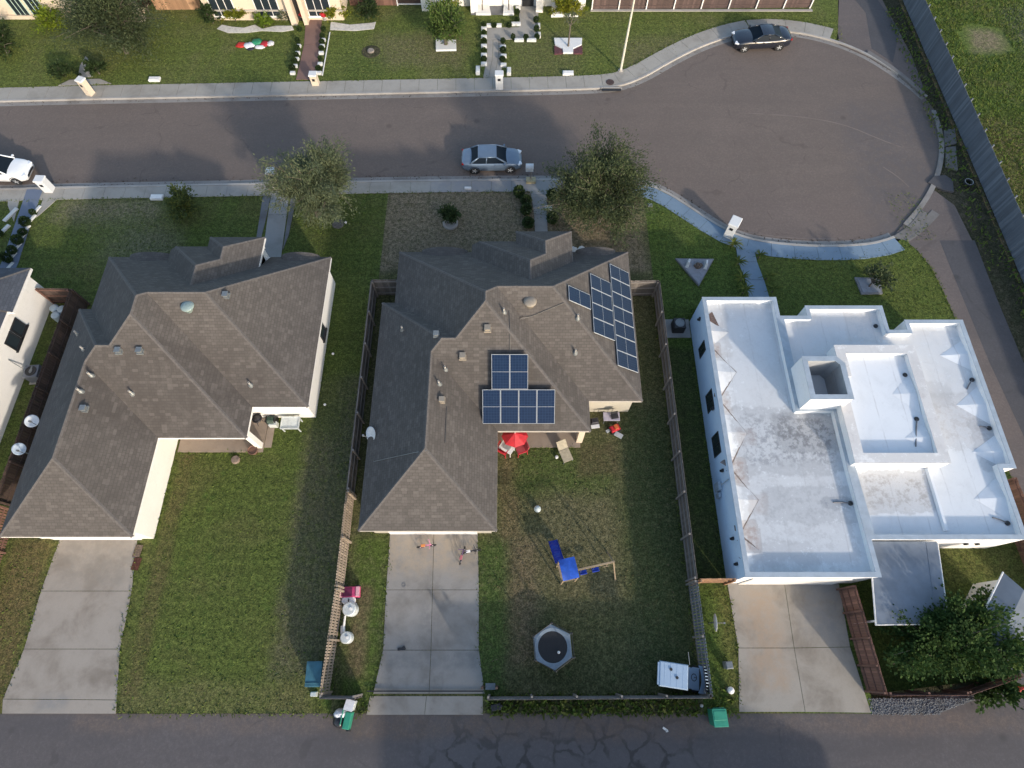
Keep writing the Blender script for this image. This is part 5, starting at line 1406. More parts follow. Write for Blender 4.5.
# kids' bicycles on the driveway
def bike(label, p, rz, col, seatc, lean=0.0, r=.19):
    t = thing('kids_bicycle', label, 'bicycle', (p[0], p[1], .02), rz, "kids' bicycles on the driveway")
    m = mat_plain('bike_'+label.split()[0], col, .4, .05)
    ms = mat_plain('saddle_'+label.split()[0], seatc, .6, .05)
    Mx = Matrix.Rotation(PI/2, 3, 'X')
    for x in (-.34, .34):
        w_ = MB().torus((x, 0, r), r, .028, 20, 6, Mx).build('wheel', M_rub, t, local=True)
        MB().lathe([(.03, -.04), (.03, .04)], (x, 0, r), 8, Mx).build('hub', M_rim, w_, local=True)
    MB().tube([(.34, 0, r), (.25, 0, .62)], .022, 6).tube([(.27, 0, .5), (-.02, 0, .22), (-.34, 0, r)], .024, 6).tube([(-.34, 0, r), (-.12, 0, .48), (.27, 0, .52)], .02, 6).build('frame', m, t, local=True)
    MB().tube([(.2, -.26, .68), (.26, 0, .62), (.2, .26, .68)], .02, 6).build('handlebar', m, t, local=True)
    MB().box((-.15, 0, .5), (.24, .14, .06)).build('saddle', ms, t, bevel=.02, local=True)
    MB().lathe([(.07, -.02), (.07, .02)], (-.02, 0, .22), 10, Mx).build('crank', M_dark, t, local=True)
    return t
bike('pink bicycle with orange saddle near the garage door', (-4.75, 5.51), R(8), (.62, .22, .35), (.6, .22, .06))
bike('black bicycle with white saddle by the driveway edge', (-2.26, 5.21), R(12), (.02, .02, .03), (.7, .7, .7))
bike('dusky purple bicycle beside the black one', (-2.74, 5.00), R(75), (.10, .06, .13), (.4, .12, .14), r=.16)
tag(MB().torus((*(-5.88, 3.47), .03), .09, .015, 16, 6).build('ring', mat_plain('grey_ring', (.16, .16, .16), .7)), 'small grey ring lying flat on the middle driveway', 'toy')
tag(MB().box((*(-5.81, 0.29), .055), (.3, .14, .06), rz=.1).box((*(-5.63, 0.34), .05), (.12, .2, .05), rz=.6).build('rag', M_dark, bevel=.01), 'dark rag on the joint of the middle driveway', 'rag')

# things along the left picket fence
M_pink = mat_plain('pink_plastic', (.52, .06, .16), .45, .1); M_pink2 = mat_plain('pale_pink_plastic', (.65, .34, .38), .5, .1)
pc = thing('toy_car', 'pink plastic ride on car by the picket fence', 'toy car', (*(-8.67, 3.08), 0), R(3))
MB().box((0, 0, .3), (1.05, .6, .3), taper=.9).build('body', M_pink, pc, bevel=.05, local=True)
MB().box((-.12, 0, .46), (.5, .42, .06)).build('seat', mat_plain('dark_maroon_plastic', (.12, .01, .05), .6), pc, bevel=.02, local=True)
MB().tube([(-.4, -.25, .44), (-.4, -.25, .85), (-.4, .25, .85), (-.4, .25, .44)], .03, 6).build('roll_bar', M_pink2, pc, local=True)
MB().box((.42, 0, .46), (.2, .5, .08)).build('bonnet', M_pink2, pc, bevel=.02, local=True)
for x in (-.34, .34):
    for y in (-.3, .3): MB().lathe([(.04, -.05), (.15, -.05), (.15, .05), (.04, .05)], (x, y, .15), 14, Matrix.Rotation(PI/2, 3, 'X')).build('wheel', M_dark, pc, local=True)
def stool(label, p):
    st = thing('stool', label, 'stool', (p[0], p[1], 0), R(6), 'white stools by the picket fence')
    MB().lathe([(.0, .4), (.2, .4), (.22, .37), (.21, .36), (0, .36)], (0, 0, 0), 14).build('seat', M_trim, st, local=True)
    for x in (-.13, .13):
        for y in (-.13, .13): MB().tube([(x, y, .37), (x*1.3, y*1.3, 0)], .025, 6).build('leg', M_trim, st, local=True)
stool('white plastic stool close to the picket fence beside pink car', (-8.86, 2.66)); stool('white plastic stool away from the picket fence beside pink car', (-8.54, 2.66))
def tank(label, p, r, h, mat, rz=0):
    t = thing('plastic_drum', label, 'drum', (p[0], p[1], 0), rz, 'white drums by the picket fence')
    MB().lathe([(r*.9, 0), (r, .04), (r, h*.45), (r*.97, h*.5), (r, h*.55), (r, h-.06), (r*.85, h), (0, h)], (0, 0, 0), 22).build('body', mat, t, smooth=False, local=True)
    MB().lathe([(r*.22, h), (r*.22, h+.06), (0, h+.06)], (r*.3, 0, 0), 12).build('cap', M_trim, t, local=True)
    return t
M_drum = mat_plain('milky_plastic', (.55, .58, .57), .45, .12, 4, .1)
tank('large white plastic drum behind the stools at the picket fence', (-8.55, 2.21), .36, .75, M_drum)
tank('white plastic drum at the far end of the white pipe', (-8.60, 0.83), .3, .6, M_drum)
tag(MB().tube([(*(-8.77, 1.89), .5), (*(-8.81, 1.11), .4)], [.05, .07], 10).tube([(*(-8.90, 1.40), .25), (*(-8.83, 1.01), .3)], [.11, .13], 10).build('pipe', M_trim), 'white pipe leaning between the two white drums', 'pipe')
bb = thing('storage_bench', 'blue green storage bin beside the picket fence in left yard', 'bin', (*(-9.92, -0.90), 0), R(1))
M_teal = mat_plain('blue_green_lid', (.035, .115, .155), .5, .2, 3, .1)
MB().box((0, 0, .42), (.70, 1.05, .84), taper=1.04).build('body', M_teal, bb, bevel=.02, local=True)
MB().box((0, .05, .9), (.78, 1.15, .07), rx=R(3)).box((0, -.36, .94), (.74, .04, .03)).build('lid', M_teal, bb, bevel=.02, local=True)
for x in (-.25, .25): MB().lathe([(.03, -.04), (.12, -.04), (.12, .04), (.03, .04)], (x, .5, .12), 12, Matrix.Rotation(PI/2, 3, 'Y')).build('wheel', M_dark, bb, local=True)
tag(MB().box((*(-10.02, -1.79), .12), (.36, .24, .22), taper=.8).build('crate', M_drum, bevel=.02), 'small pale box in the grass below the blue green bin', 'box')

# bins and rubbish at the alley
M_green = mat_plain('green_plastic', (.035, .26, .165), .45, .12, 3, .08)
gb = thing('wheelie_bin', 'green wheeled bin standing on the alley edge near the pale driveway', 'bin', (*(10.13, -2.78), -.03), R(2))
MB().box((0, 0, .47), (.62, .68, .86), taper=1.08).build('body', M_green, gb, bevel=.02, local=True)
MB().box((0, .0, .95), (.7, .78, .06)).box((0, .1, .985), (.6, .4, .03)).build('lid', M_green, gb, bevel=.02, local=True)
MB().tube([(-.28, .42, .92), (.28, .42, .92)], .02, 6).build('handle', M_green, gb, local=True)
for x in (-.27, .27): MB().lathe([(.03, -.03), (.12, -.03), (.12, .03), (.03, .03)], (x, .3, .11), 12, Matrix.Rotation(PI/2, 3, 'Y')).build('wheel', M_dark, gb, local=True)
gb2 = thing('wheelie_bin', 'green bin tipped over among white bags by the alley fence', 'bin', (*(-8.20, -2.88), 0), R(-8))
MB().box((0.08, -.05, .26), (.36, .8, .46), taper=.92).build('body', M_green, gb2, bevel=.03, local=True)
MB().box((-.26, .1, .3), (.05, .75, .55), ry=R(15)).build('lid', M_green, gb2, bevel=.01, local=True)
MB().lathe([(.03, -.03), (.12, -.03), (.12, .03), (.03, .03)], (.2, -.48, .2), 12, Matrix.Rotation(PI/2, 3, 'X')).build('wheel', M_dark, gb2, local=True)
M_bag = mat_plain('white_bin_bag', (.60, .61, .64), .35, .1, 6); M_bagk = mat_plain('black_bin_bag', (.02, .02, .024), .3, .2, 6)
def bag(label, p, r, mat, seed):
    b_ = MB().ball((p[0], p[1], r[2]*.9), r, 16, 10, .14, seed).build('trash_bag', mat, smooth=True)
    return tag(b_, label, 'trash bag', 'bags of rubbish at the alley')
bag('white trash bag in front of the tipped green bin', (-8.52, -2.64), (.34, .22, .3), M_bag, 3)
bag('black trash bag slumped beside the tipped green bin', (-8.56, -2.96), (.3, .34, .24), M_bagk, 5)
bag('small white trash bag at the left end of the heap', (-8.70, -2.79), (.16, .18, .18), M_bag, 8)
cb = thing('foam_box', 'pale grey foam box leaning on the short dark fence', 'box', (*(-8.05, -2.25), 0), R(-14))
MB().box((0, 0, .3), (.42, .46, .6)).build('body', M_drum, cb, bevel=.02, local=True)
MB().box((0, 0, .63), (.46, .5, .05)).build('lid', M_bag, cb, bevel=.01, local=True)
tag(MB().box((*(7.60, -3.34), -.02), (.22, .1, .04), rz=-.6).box((*(7.69, -3.42), -.02), (.12, .1, .04), rz=.2).build('litter', M_trim), 'scrap of white litter on the alley edge', 'litter')
tag(MB().lathe([(.07, 0), (.08, .16), (.03, .22), (.03, .26), (0, .26)], (*(9.52, -2.31), 0), 12).build('bottle', M_dish, smooth=True), 'white bottle standing in the weeds under the corner fence', 'bottle')
tag(MB().box((*(-0.80, -2.37), .1), (.5, .3, .2), rz=.2).box((*(-0.55, -2.32), .16), (.16, .12, .16), rz=.5).build('debris', M_dark, bevel=.03), 'black bag of debris in weeds by the driveway gate', 'debris')
ub = thing('utility_pedestal', 'grey square utility pedestal in the strip by the pale driveway', 'utility box', (*(11.06, -0.46), 0), R(5))
MB().box((0, 0, .25), (.34, .34, .5)).build('body', mat_plain('pedestal_grey', (.26, .27, .26), .6), ub, bevel=.02, local=True)
MB().box((0, 0, .53), (.38, .38, .06), taper=.8).build('cap', M_vent, ub, bevel=.01, local=True)
ub = thing('utility_pedestal', 'round pale utility pedestal nearer the alley in the same strip', 'utility box', (*(10.99, -1.61), 0))
MB().lathe([(.15, 0), (.16, .35), (.14, .42)], (0, 0, 0), 16).build('body', M_vent, ub, local=True)
MB().lathe([(.17, .4), (.17, .46), (.1, .55), (0, .57)], (0, 0, 0), 16).build('cap', M_trim, ub, smooth=True, local=True)

# ------------------------------------------------------------------ left house surroundings
gr = thing('kettle_grill', 'round black kettle grill on the left house patio', 'grill', (*(-15.27, 12.90), 0))
MB().lathe([(0, .5), (.2, .55), (.3, .7), (.31, .8)], (0, 0, 0), 20).build('bowl', M_grill, gr, smooth=True, local=True)
MB().torus((0, 0, .81), .29, .025, 20, 6).build('rim', M_grill, gr, local=True)
MB().lathe([(0, .76), (.27, .76)], (0, 0, 0), 16).build('ash_grate', M_vent, gr, local=True)
for k_ in range(3):
    a = 2*PI*k_/3; MB().tube([(.15*math.cos(a), .15*math.sin(a), .58), (.28*math.cos(a), .28*math.sin(a), 0)], .015, 5).build('leg', M_grill, gr, local=True)
tb = thing('work_table', 'white plastic table with a potted plant outside left house', 'table', (*(-13.27, 12.65), 0))
MB().box((0, 0, .6), (1.1, .78, .06)).box((0, .37, .66), (1.1, .04, .08)).box((0, -.37, .66), (1.1, .04, .08)).box((.53, 0, .66), (.04, .7, .08)).box((-.53, 0, .66), (.04, .7, .08)).build('tabletop', M_drum, tb, local=True)
for x in (-.48, .48):
    for y in (-.32, .32): MB().box((x, y, .28), (.06, .06, .58)).build('leg', M_drum, tb, local=True)
hr = thing('hose_reel', 'dark green garden hose reel beside the kettle grill', 'hose reel', (*(-14.55, 12.92), 0))
Mx = Matrix.Rotation(PI/2, 3, 'Y')
M_hose = mat_plain('dark_green_hose', (.02, .05, .035), .5, .2)
for i in range(5): MB().torus((-.16+.08*i, 0, .38), .22, .035, 18, 6, Mx).build('hose_coil', M_hose, hr, local=True)
MB().box((-.26, 0, .3), (.04, .4, .6)).box((.26, 0, .3), (.04, .4, .6)).box((0, 0, .03), (.6, .5, .05)).build('stand', M_dark, hr, local=True)
tag(MB().box((*(-14.44, 12.71), .2), (.5, .3, .4), taper=.95).build('crate', M_drum, bevel=.02), 'low white crate between the hose reel and plant table', 'crate')
tag(MB().lathe([(.26, 0), (.24, .12), (.22, .16), (0, .17)], (*(-16.38, 10.54), 0), 14).build('tree_stump', mat_plain('cut_wood', (.26, .2, .16), .85, .3, 9, .4)), 'low cut tree stump in the left back lawn', 'stump')
pot = thing('plant_pot', 'brown round pot with a dark plant by the left porch post', 'plant pot', (*(-15.37, 11.06), 0))
MB().lathe([(.2, 0), (.28, .3), (.3, .34), (.26, .34), (.24, .28), (0, .27)], (0, 0, 0), 16).build('pot', mat_plain('terracotta', (.16, .085, .06), .8), pot, local=True)
for p, lab in (((-20.82, 5.28), 'mottled brown door mat on the left driveway, nearer the garage'), ((-20.72, 4.58), 'dark red brown door mat on the left driveway edge')):
    tag(MB().box((p[0], p[1], .035), (.4, .66, .03), rz=R(-5)).build('door_mat', mat_plain('mat_'+lab[:5], (.16, .12, .09) if 'mottled' in lab else (.09, .035, .025), .9, .4, 14, .4)), lab, 'mat')
def stake(label, p, group='white stakes in the left lawn'):
    t = thing('garden_stake', label, 'stake', (p[0], p[1], 0), 0, group)
    MB().tube([(0, 0, 0), (0, 0, .22)], .012, 5).build('rod', M_vent, t, local=True)
    MB().lathe([(.07, .2), (.085, .24), (.05, .3), (0, .31)], (0, 0, 0), 12).build('cap', M_trim, t, local=True)
stake('white garden stake by the left house wall, nearer the street', (-11.43, 17.51)); stake('white garden stake level with the left house corner', (-11.49, 14.00)); 
stake('white stake in the lawn beside the olive tree', (-11.84, 28.03), 'white stakes in the left lawn')
ac = thing('air_conditioner', 'grey air conditioner with round fan by the white wall', 'air conditioner', (*(-29.79, 16.01), 0), R(4))
MB().box((0, 0, .42), (.85, .85, .8)).build('cabinet', mat_plain('ac_grey', (.12, .13, .15), .5, .1), ac, bevel=.03, local=True)
MB().lathe([(.34, .82), (.34, .85), (.31, .85), (.31, .83), (0, .825)], (0, 0, 0), 22).build('fan_guard', M_dark, ac, local=True)
MB().box((0, .1, .84), (.1, .5, .02)).box((0, 0, .845), (.18, .18, .03)).build('fan_motor', M_vent, ac, local=True)
MB().box((0, 0, .0), (1.05, 1.05, .1)).build('pad', M_kerb, ac, local=True)
MB().tube([(-.4, .2, .5), (-.7, .3, .6), (-.9, .45, 1.6)], .025, 6).build('pipe', M_vent, ac, local=True)
bn = thing('water_tank', 'pale blue grey drums stacked behind the gate fence', 'drum', (*(-29.64, 20.40), 0))
M_pb = mat_plain('pale_blue_drum', (.33, .40, .44), .4, .1, 4, .1)
for x, y in ((-.22, .2), (.3, .1), (.05, -.35)): MB().lathe([(.27, 0), (.29, .4), (.27, .8), (.2, .85), (0, .86)], (x, y, 0), 18).build('drum', M_pb, bn, smooth=False, local=True)
ac2 = thing('air_conditioner', 'dark air conditioner on a concrete pad by the west wall', 'air conditioner', (*(10.76, 19.47), 0))
MB().box((.05, 0, .4), (.75, .75, .75)).build('cabinet', M_dark, ac2, bevel=.03, local=True)
MB().lathe([(.3, .78), (.3, .81), (.27, .81), (.27, .79), (0, .785)], (.05, 0, 0), 20).build('fan_guard', M_vent, ac2, local=True)
MB().box((0, 0, .02), (1.75, 1.35, .12)).build('pad', M_path, ac2, local=True)

# ------------------------------------------------------------------ street furniture
M_mb_white = mat_concrete('white_mailbox_plaster', (.68, .68, .67), stain=(.85, .85, .85), amt=.4)
M_mb_stone = mat_concrete('mailbox_stone', (.42, .38, .32), stain=(.6, .6, .6), amt=.8, scale=4)
def pillar_box(label, p, rz, mat, w=.6, d=.5, h=1.5, cap=None, door=True, top=.0):
    t = thing('mailbox_pillar', label, 'mailbox', (p[0], p[1], 0), rz)
    MB().box((0, 0, h/2-.05), (w, d, h+.1)).build('pillar', mat, t, bevel=.02, local=True)
    MB().box((0, 0, h+.05), (w+.1, d+.1, .1), taper=.92).build('cap', cap or mat, t, bevel=.01, local=True)
    if door: MB().box((0, d/2+.012, h-.35), (.28, .03, .24)).box((0, -d/2-.012, h-.35), (.22, .03, .2)).build('mail_door', M_dark, t, local=True)
    return t
pillar_box('white plastered mailbox pillar by the white car and blue path', (-34.05, 31.2), R(-3), M_mb_white, .62, .56, 1.1)
pillar_box('pale stone mailbox pillar beside the olive tree', (-17.35, 31.6), R(3), M_mb_stone, .55, .5, 1.5, M_mb_white)
pillar_box('cream mailbox pillar in front of the big oak', (-33.99, 41.22), R(-20), M_stucco_c, .55, .5, 1.3, M_mb_white)
pillar_box('cream and white mailbox pillar at the end of brick path', (-15.98, 42.37), 0, M_stucco_c, .55, .5, 0.9, M_mb_white)
pillar_box('tall white mailbox pillar at the foot of stepped planters', (-1.02, 41.91), 0, M_mb_white, .6, .5, 1.3)
pillar_box('white mailbox box leaning over the blue pavement kerb', (15.40, 27.19), R(-30), M_mb_white, .62, .85, 1.3)
t = thing('mailbox', 'grey post mailbox by the middle house path', 'mailbox', (*(1.38, 32.13), 0))
MB().box((0, 0, .5), (.1, .1, 1.1)).build('post', M_w_rail, t, local=True)
MB().box((-.1, .05, 1.2), (.55, .45, .3)).lathe([(.22, -.28), (.22, .28)], (-.1, .05, 1.32), 14, Matrix.Rotation(PI/2, 3, 'Y')).build('box', M_dish, t, local=True)
MB().box((.02, -.1, .12), (.7, .5, .24)).build('planter', mat_plain('straw_planter', (.4, .35, .22), .8, .2, 6, .3), t, bevel=.02, local=True)
def meter_lid(label, p, rz=0, s=(.9, .45)):
    t = thing('utility_box', label, 'utility box', (p[0], p[1], 0), rz)
    MB().box((0, 0, .06), (s[0], s[1], .2)).build('base', M_mb_white, t, bevel=.02, local=True)
    MB().box((0, 0, .175), (s[0]-.1, s[1]-.1, .03)).build('lid', M_trim, t, bevel=.01, local=True)
meter_lid('low white utility box on the lawn right of the oak', (-29.22, 42.84)); meter_lid('low white utility box behind the far pavement near the lamp pole', (4.61, 43.55))
meter_lid('low white utility box on the left lawn by the pavement', (-25.96, 30.46)); meter_lid('low white utility box at the dry lawn edge by the silver car', (-3.25, 31.31), 0, (.5, .2))
# lamp post
lp = thing('street_lamp', 'slim pale street lamp pole beside the turning circle', 'street lamp', (*(8.96, 43.91), 0))
MB().tube([(0, 0, 0), (0.02, 0, 3.0), (0.05, 0.02, 7.6)], [.1, .085, .06], 12).build('pole', mat_plain('pale_galvanised_pole', (.55, .52, .44), .5, .08), lp, local=True)
MB().tube([(.05, .02, 7.5), (-.1, -.7, 7.95), (-.15, -1.5, 8.0)], .04, 8).build('arm', M_vent, lp, local=True)
MB().box((-.18, -1.8, 8.0), (.28, .65, .14), taper=.7).build('lamp_head', M_vent, lp, bevel=.03, local=True)
MB().lathe([(.22, -.05), (.22, .08), (.12, .12)], (0, 0, 0), 14).build('base', M_kerb, lp, local=True)
dr = thing('storm_drain', 'storm drain with black kerb mouth and round iron cover', 'drain', (*(8.00, 42.49), 0.03))
MB().lathe([(.33, .0), (.33, .025), (.28, .03), (0, .03)], (0, 0.05, 0), 22).build('cover', mat_plain('rusty_iron', (.06, .035, .03), .7, .3, 8), dr, local=True)
MB().box((.05, -.78, .0), (1.55, .32, .05)).build('inlet', M_dark, dr, local=True)
MB().box((.05, -.62, .015), (1.7, .12, .08)).build('lintel', M_kerb, dr, local=True)
ty_ = thing('tyre', 'old tyre dumped beside the tall silvered fence', 'tyre', (*(33.79, 31.84), 0), .3)
MB().lathe([(.24, -.09), (.33, -.1), (.36, -.04), (.36, .04), (.33, .1), (.24, .09), (.2, .05), (.2, -.05), (.24, -.09)], (0, 0, .1), 24).build('carcass', M_rub, ty_, local=True)
MB().torus((0, 0, .19), .29, .014, 22, 6).build('whitewall', M_dish, ty_, local=True)
# ornaments and edging on the front lawns
M_slab = mat_concrete('grey_stone_bed', (.19, .19, .2), stain=(.7, .7, .7), amt=.7, scale=3)
tg = thing('stone_bed', 'triangular grey stone bed with two pale fins on the lawn', 'garden ornament', (*(12.59, 24.11), 0))
MB().prism([(11.31, 24.99), (13.98, 24.95), (12.65, 22.73)], -.1, .14).build('bed', M_slab, tg)
MB().prism([(11.41, 24.92), (13.87, 24.88), (12.65, 22.85)], .14, .17).build('gravel_fill', mat_concrete('pale_chippings', (.24, .25, .28), stain=(.6, .6, .6), amt=.8, scale=8), tg)
v = (12.08, 24.45); MB().box((v[0], v[1], .38), (.24, .62, .5), rz=R(-22), taper=.45).build('fin', M_dish, tg)
v = (13.28, 24.36); MB().box((v[0], v[1], .38), (.24, .62, .5), rz=R(-10), taper=.45).build('fin', M_dish, tg)
v = (12.75, 24.28); MB().ball((v[0], v[1], .28), (.3, .2, .22), 12, 8, .2, 4).build('rock', mat_plain('brown_rock', (.14, .11, .09), .9, .4, 9, .4), tg)
t = thing('planter_bed', 'tilted grey square bed round the young tree on the right lawn', 'planter', (*(24.31, 22.81), 0))
MB().prism([(23.37, 23.46), (25.06, 23.37), (24.94, 22.13), (23.52, 22.09)], -.1, .1).build('edging', M_slab, t)
MB().prism(inset([(23.37, 23.46), (25.06, 23.37), (24.94, 22.13), (23.52, 22.09)], .12), .1, .13).build('chippings', mat_concrete('blue_chippings', (.2, .22, .26), stain=(.6, .6, .6), amt=.8, scale=8), t)
def slab_bed(label, pts, h=.16, mat=None):
    t = thing('planter_bed', label, 'planter', (pts[0][0], pts[0][1], 0))
    MB().prism(pts, -.1, h).build('slab', mat or M_mb_white, t, bevel=.01)
    return t
t = slab_bed('white rectangular tree bed on the far lawn', [(-6.40, 46.28), (-6.47, 47.60), (-4.77, 47.60), (-4.68, 46.34)])
t = slab_bed('white stepped tree bed edged with dark red stone', [(3.58, 47.79), (5.97, 47.79), (5.89, 46.97), (5.15, 46.47), (5.13, 45.97), (4.29, 45.97), (4.26, 46.47), (3.64, 46.97)])
MB().prism([(3.56, 46.93), (4.24, 46.43), (4.27, 45.93), (3.57, 45.85)], -.1, .1).prism([(5.17, 46.41), (5.93, 46.93), (5.92, 45.91), (5.17, 45.91)], -.1, .1).build('stone_edge', mat_plain('dark_red_stone', (.10, .035, .04), .8, .3, 7), t)
for q, lab in (([(-3.15, 50.93), (-3.01, 52.21), (-2.03, 52.21), (-1.84, 50.93)], 'white tapered tree bed west of the porch steps'), ([(-0.79, 50.93), (-0.71, 52.21), (0.09, 52.21), (0.17, 50.93)], 'white tapered tree bed next to the porch steps')): slab_bed(lab, q, .18)
MB().prism([(-3.59, 50.99), (-3.54, 52.35), (-0.80, 52.35), (-0.79, 50.99)], -.1, .03).build('grey_bed', M_bed, kind='structure')
slab_bed('white edged box bed under the yellow shrub', [(3.40, 50.66), (3.65, 53.04), (5.96, 53.04), (5.77, 50.72)], .3)
# white block edging with a clipped ball shrub in each gap: built in the planting part
# inflatables left lying on the lawn
it = thing('inflatable_heap', 'collapsed red, white and green holiday inflatables on the lawn', 'inflatable', (*(-21.87, 47.03), 0))
for (dx, dy, c_, r_, sd__) in ((-1.1, 0, (.5, .03, .02), (.4, .3, .12), 1), (-.35, -.1, (.7, .7, .72), (.42, .3, .2), 2), (.2, .3, (.02, .2, .1), (.42, .32, .24), 3), (.55, -.3, (.68, .66, .66), (.4, .2, .15), 4), (.95, .15, (.4, .02, .03), (.36, .3, .17), 5), (1.4, .15, (.6, .58, .58), (.28, .26, .18), 6), (-.2, -.45, (.02, .02, .03), (.28, .18, .1), 7)):
    MB().ball((dx, dy, r_[2]*.45), (r_[0]*1.1, r_[1]*1.15, r_[2]*.6), 16, 9, .2, sd__).build('cloth_lobe', mat_plain('inflatable_cloth', c_, .6, .1, 5), it, smooth=True, local=True)
rg = thing('rock_ring', 'dirt ring with a cut stump on the far lawn', 'stump', (*(-11.88, 46.28), 0))
MB().lathe([(.8, .0), (.75, .02), (.5, .03), (0, .04)], (0, 0, 0), 20).build('soil', M_dirt, rg, local=True)
MB().lathe([(.3, 0), (.28, .12), (.25, .15), (0, .16)], (0, 0, 0), 14).build('stump', mat_plain('old_stump', (.3, .26, .22), .9, .3, 8, .4), rg, local=True)
rb = thing('ring_planter', 'low round concrete ring under the small front shrub', 'planter', (*(-4.40, 28.08), 0))
MB().lathe([(.55, -.05), (.55, .14), (.45, .16), (.36, .14), (.34, .06), (0, .05)], (0, 0, 0), 20).build('ring', M_kerb, rb, local=True)
wpots = thing('plant_pot', 'white potted flowers beside the middle house entry roof', 'plant pot', (*(4.48, 25.42), 0))
MB().lathe([(.15, 0), (.2, .3), (.2, .33), (0, .3)], (-.2, 0, 0), 14).lathe([(.15, 0), (.2, .3), (.2, .33), (0, .3)], (.3, .05, 0), 14).build('pots', M_trim, wpots, local=True)
MB().ball((-.2, 0, .48), .22, 10, 7, .25, 2).ball((.3, .05, .48), .24, 10, 7, .25, 3).build('flowers', M_trim, wpots, local=True)
tag(MB().box((*(10.04, 29.76), .03), (.32, .32, .06)).build('valve_cover', M_vent, bevel=.02), 'small grey valve cover in the grass by blue pavement', 'cover')
tag(MB().lathe([(.45, -.02), (.4, .04), (.2, .07), (0, .08)], (*(-12.45, 28.08), 0), 16).build('tree_well', mat_plain('grey_mulch', (.13, .125, .12), .9, .3, 8, .4)), 'grey mulch mound beside the olive tree', 'mulch')
tag(MB().tube([(*(25.41, -1.69), .25), (*(25.96, -1.42), .4)], .12, 8).box((*(25.52, -1.57), .1), (.6, .3, .18), rz=.5).build('tarpaulin', mat_plain('orange_red_tarp', (.5, .05, .03), .6, .2, 5), bevel=.03), 'crumpled orange red tarp at the foot of the angled fence', 'tarp')

for q, lab in (((-18.22, 50.46), 'pot of red flowers left of the brick path entry'), ((-16.29, 50.39), 'pot of red flowers right of the brick path entry')):
    t = thing('flower_pot', lab, 'plant pot', (q[0], q[1], 0))
    MB().lathe([(.18, 0), (.25, .3), (.25, .34), (0, .3)], (0, 0, 0), 14).build('pot', M_kerb, t, local=True)
    MB().ball((0, 0, .5), (.34, .3, .24), 12, 8, .25, 9).build('flowers', M_red, t, local=True)
# ------------------------------------------------------------------ vegetation
M_bark = mat_wood('bark', (0.13, 0.105, 0.085), (0.085, 0.07, 0.058))
M_bark_p = mat_wood('pale_bark', (0.34, 0.31, 0.27), (0.22, 0.2, 0.17))
M_lf_olive = mat_leaf('olive_leaves', (0.125, 0.148, 0.078), (0.085, 0.106, 0.054), (0.18, 0.20, 0.12))
M_lf_dark = mat_leaf('dark_oak_leaves', (0.072, 0.092, 0.042), (0.046, 0.064, 0.029), (0.14, 0.16, 0.08))
M_lf_big = mat_leaf('broad_green_leaves', (0.036, 0.070, 0.018), (0.024, 0.05, 0.014), (0.075, 0.13, 0.03))
M_lf_grn = mat_leaf('fresh_leaves', (0.085, 0.13, 0.03), (0.06, 0.10, 0.025), (0.16, 0.19, 0.06))
M_lf_yel = mat_leaf('yellow_green_leaves', (0.20, 0.21, 0.022), (0.13, 0.16, 0.02), (0.34, 0.30, 0.03))
M_lf_shrub = mat_leaf('shrub_leaves', (0.04, 0.065, 0.022), (0.03, 0.05, 0.018), (0.07, 0.10, 0.035))
M_lf_redd = mat_leaf('reddish_leaves', (0.10, 0.045, 0.035), (0.06, 0.05, 0.03), (0.16, 0.07, 0.05))

def leaf_mesh(name, pts, rg, size, mat, parent, elong=2.0, flat=0.3, droop=0.0, outward=None):
    """one leaf = one small folded quad; pts = leaf positions (with outward direction)"""
    n = len(pts)
    V = np.zeros((n, 4, 3)); 
    for i, (p, d) in enumerate(pts):
        s = size*rg.uniform(.6, 1.35)
        a = Vector((rg.gauss(0, 1), rg.gauss(0, 1), rg.gauss(0, .6)))
        if d is not None: a = a*0.55 + d*1.1
        a.z -= droop
        a.normalize()
        b = a.cross(Vector((rg.gauss(0, flat), rg.gauss(0, flat), 1))).normalized()
        if b.length < .5: b = a.orthogonal()
        l = a*(s*elong/2); w_ = b*(s/2)
        up = a.cross(b)*s*.12
        V[i, 0] = p-l; V[i, 1] = p-w_+up; V[i, 2] = p+l; V[i, 3] = p+w_+up
    me = bpy.data.meshes.new(name)
    me.vertices.add(4*n); me.loops.add(4*n); me.polygons.add(n)
    me.vertices.foreach_set('co', V.reshape(-1))
    me.loops.foreach_set('vertex_index', np.arange(4*n))
    me.polygons.foreach_set('loop_start', np.arange(n)*4)
    me.update(calc_edges=True)
    me.materials.append(mat)
    o = bpy.data.objects.new(name, me); COL.objects.link(o)
    if parent is not None: o.parent = parent
    return o

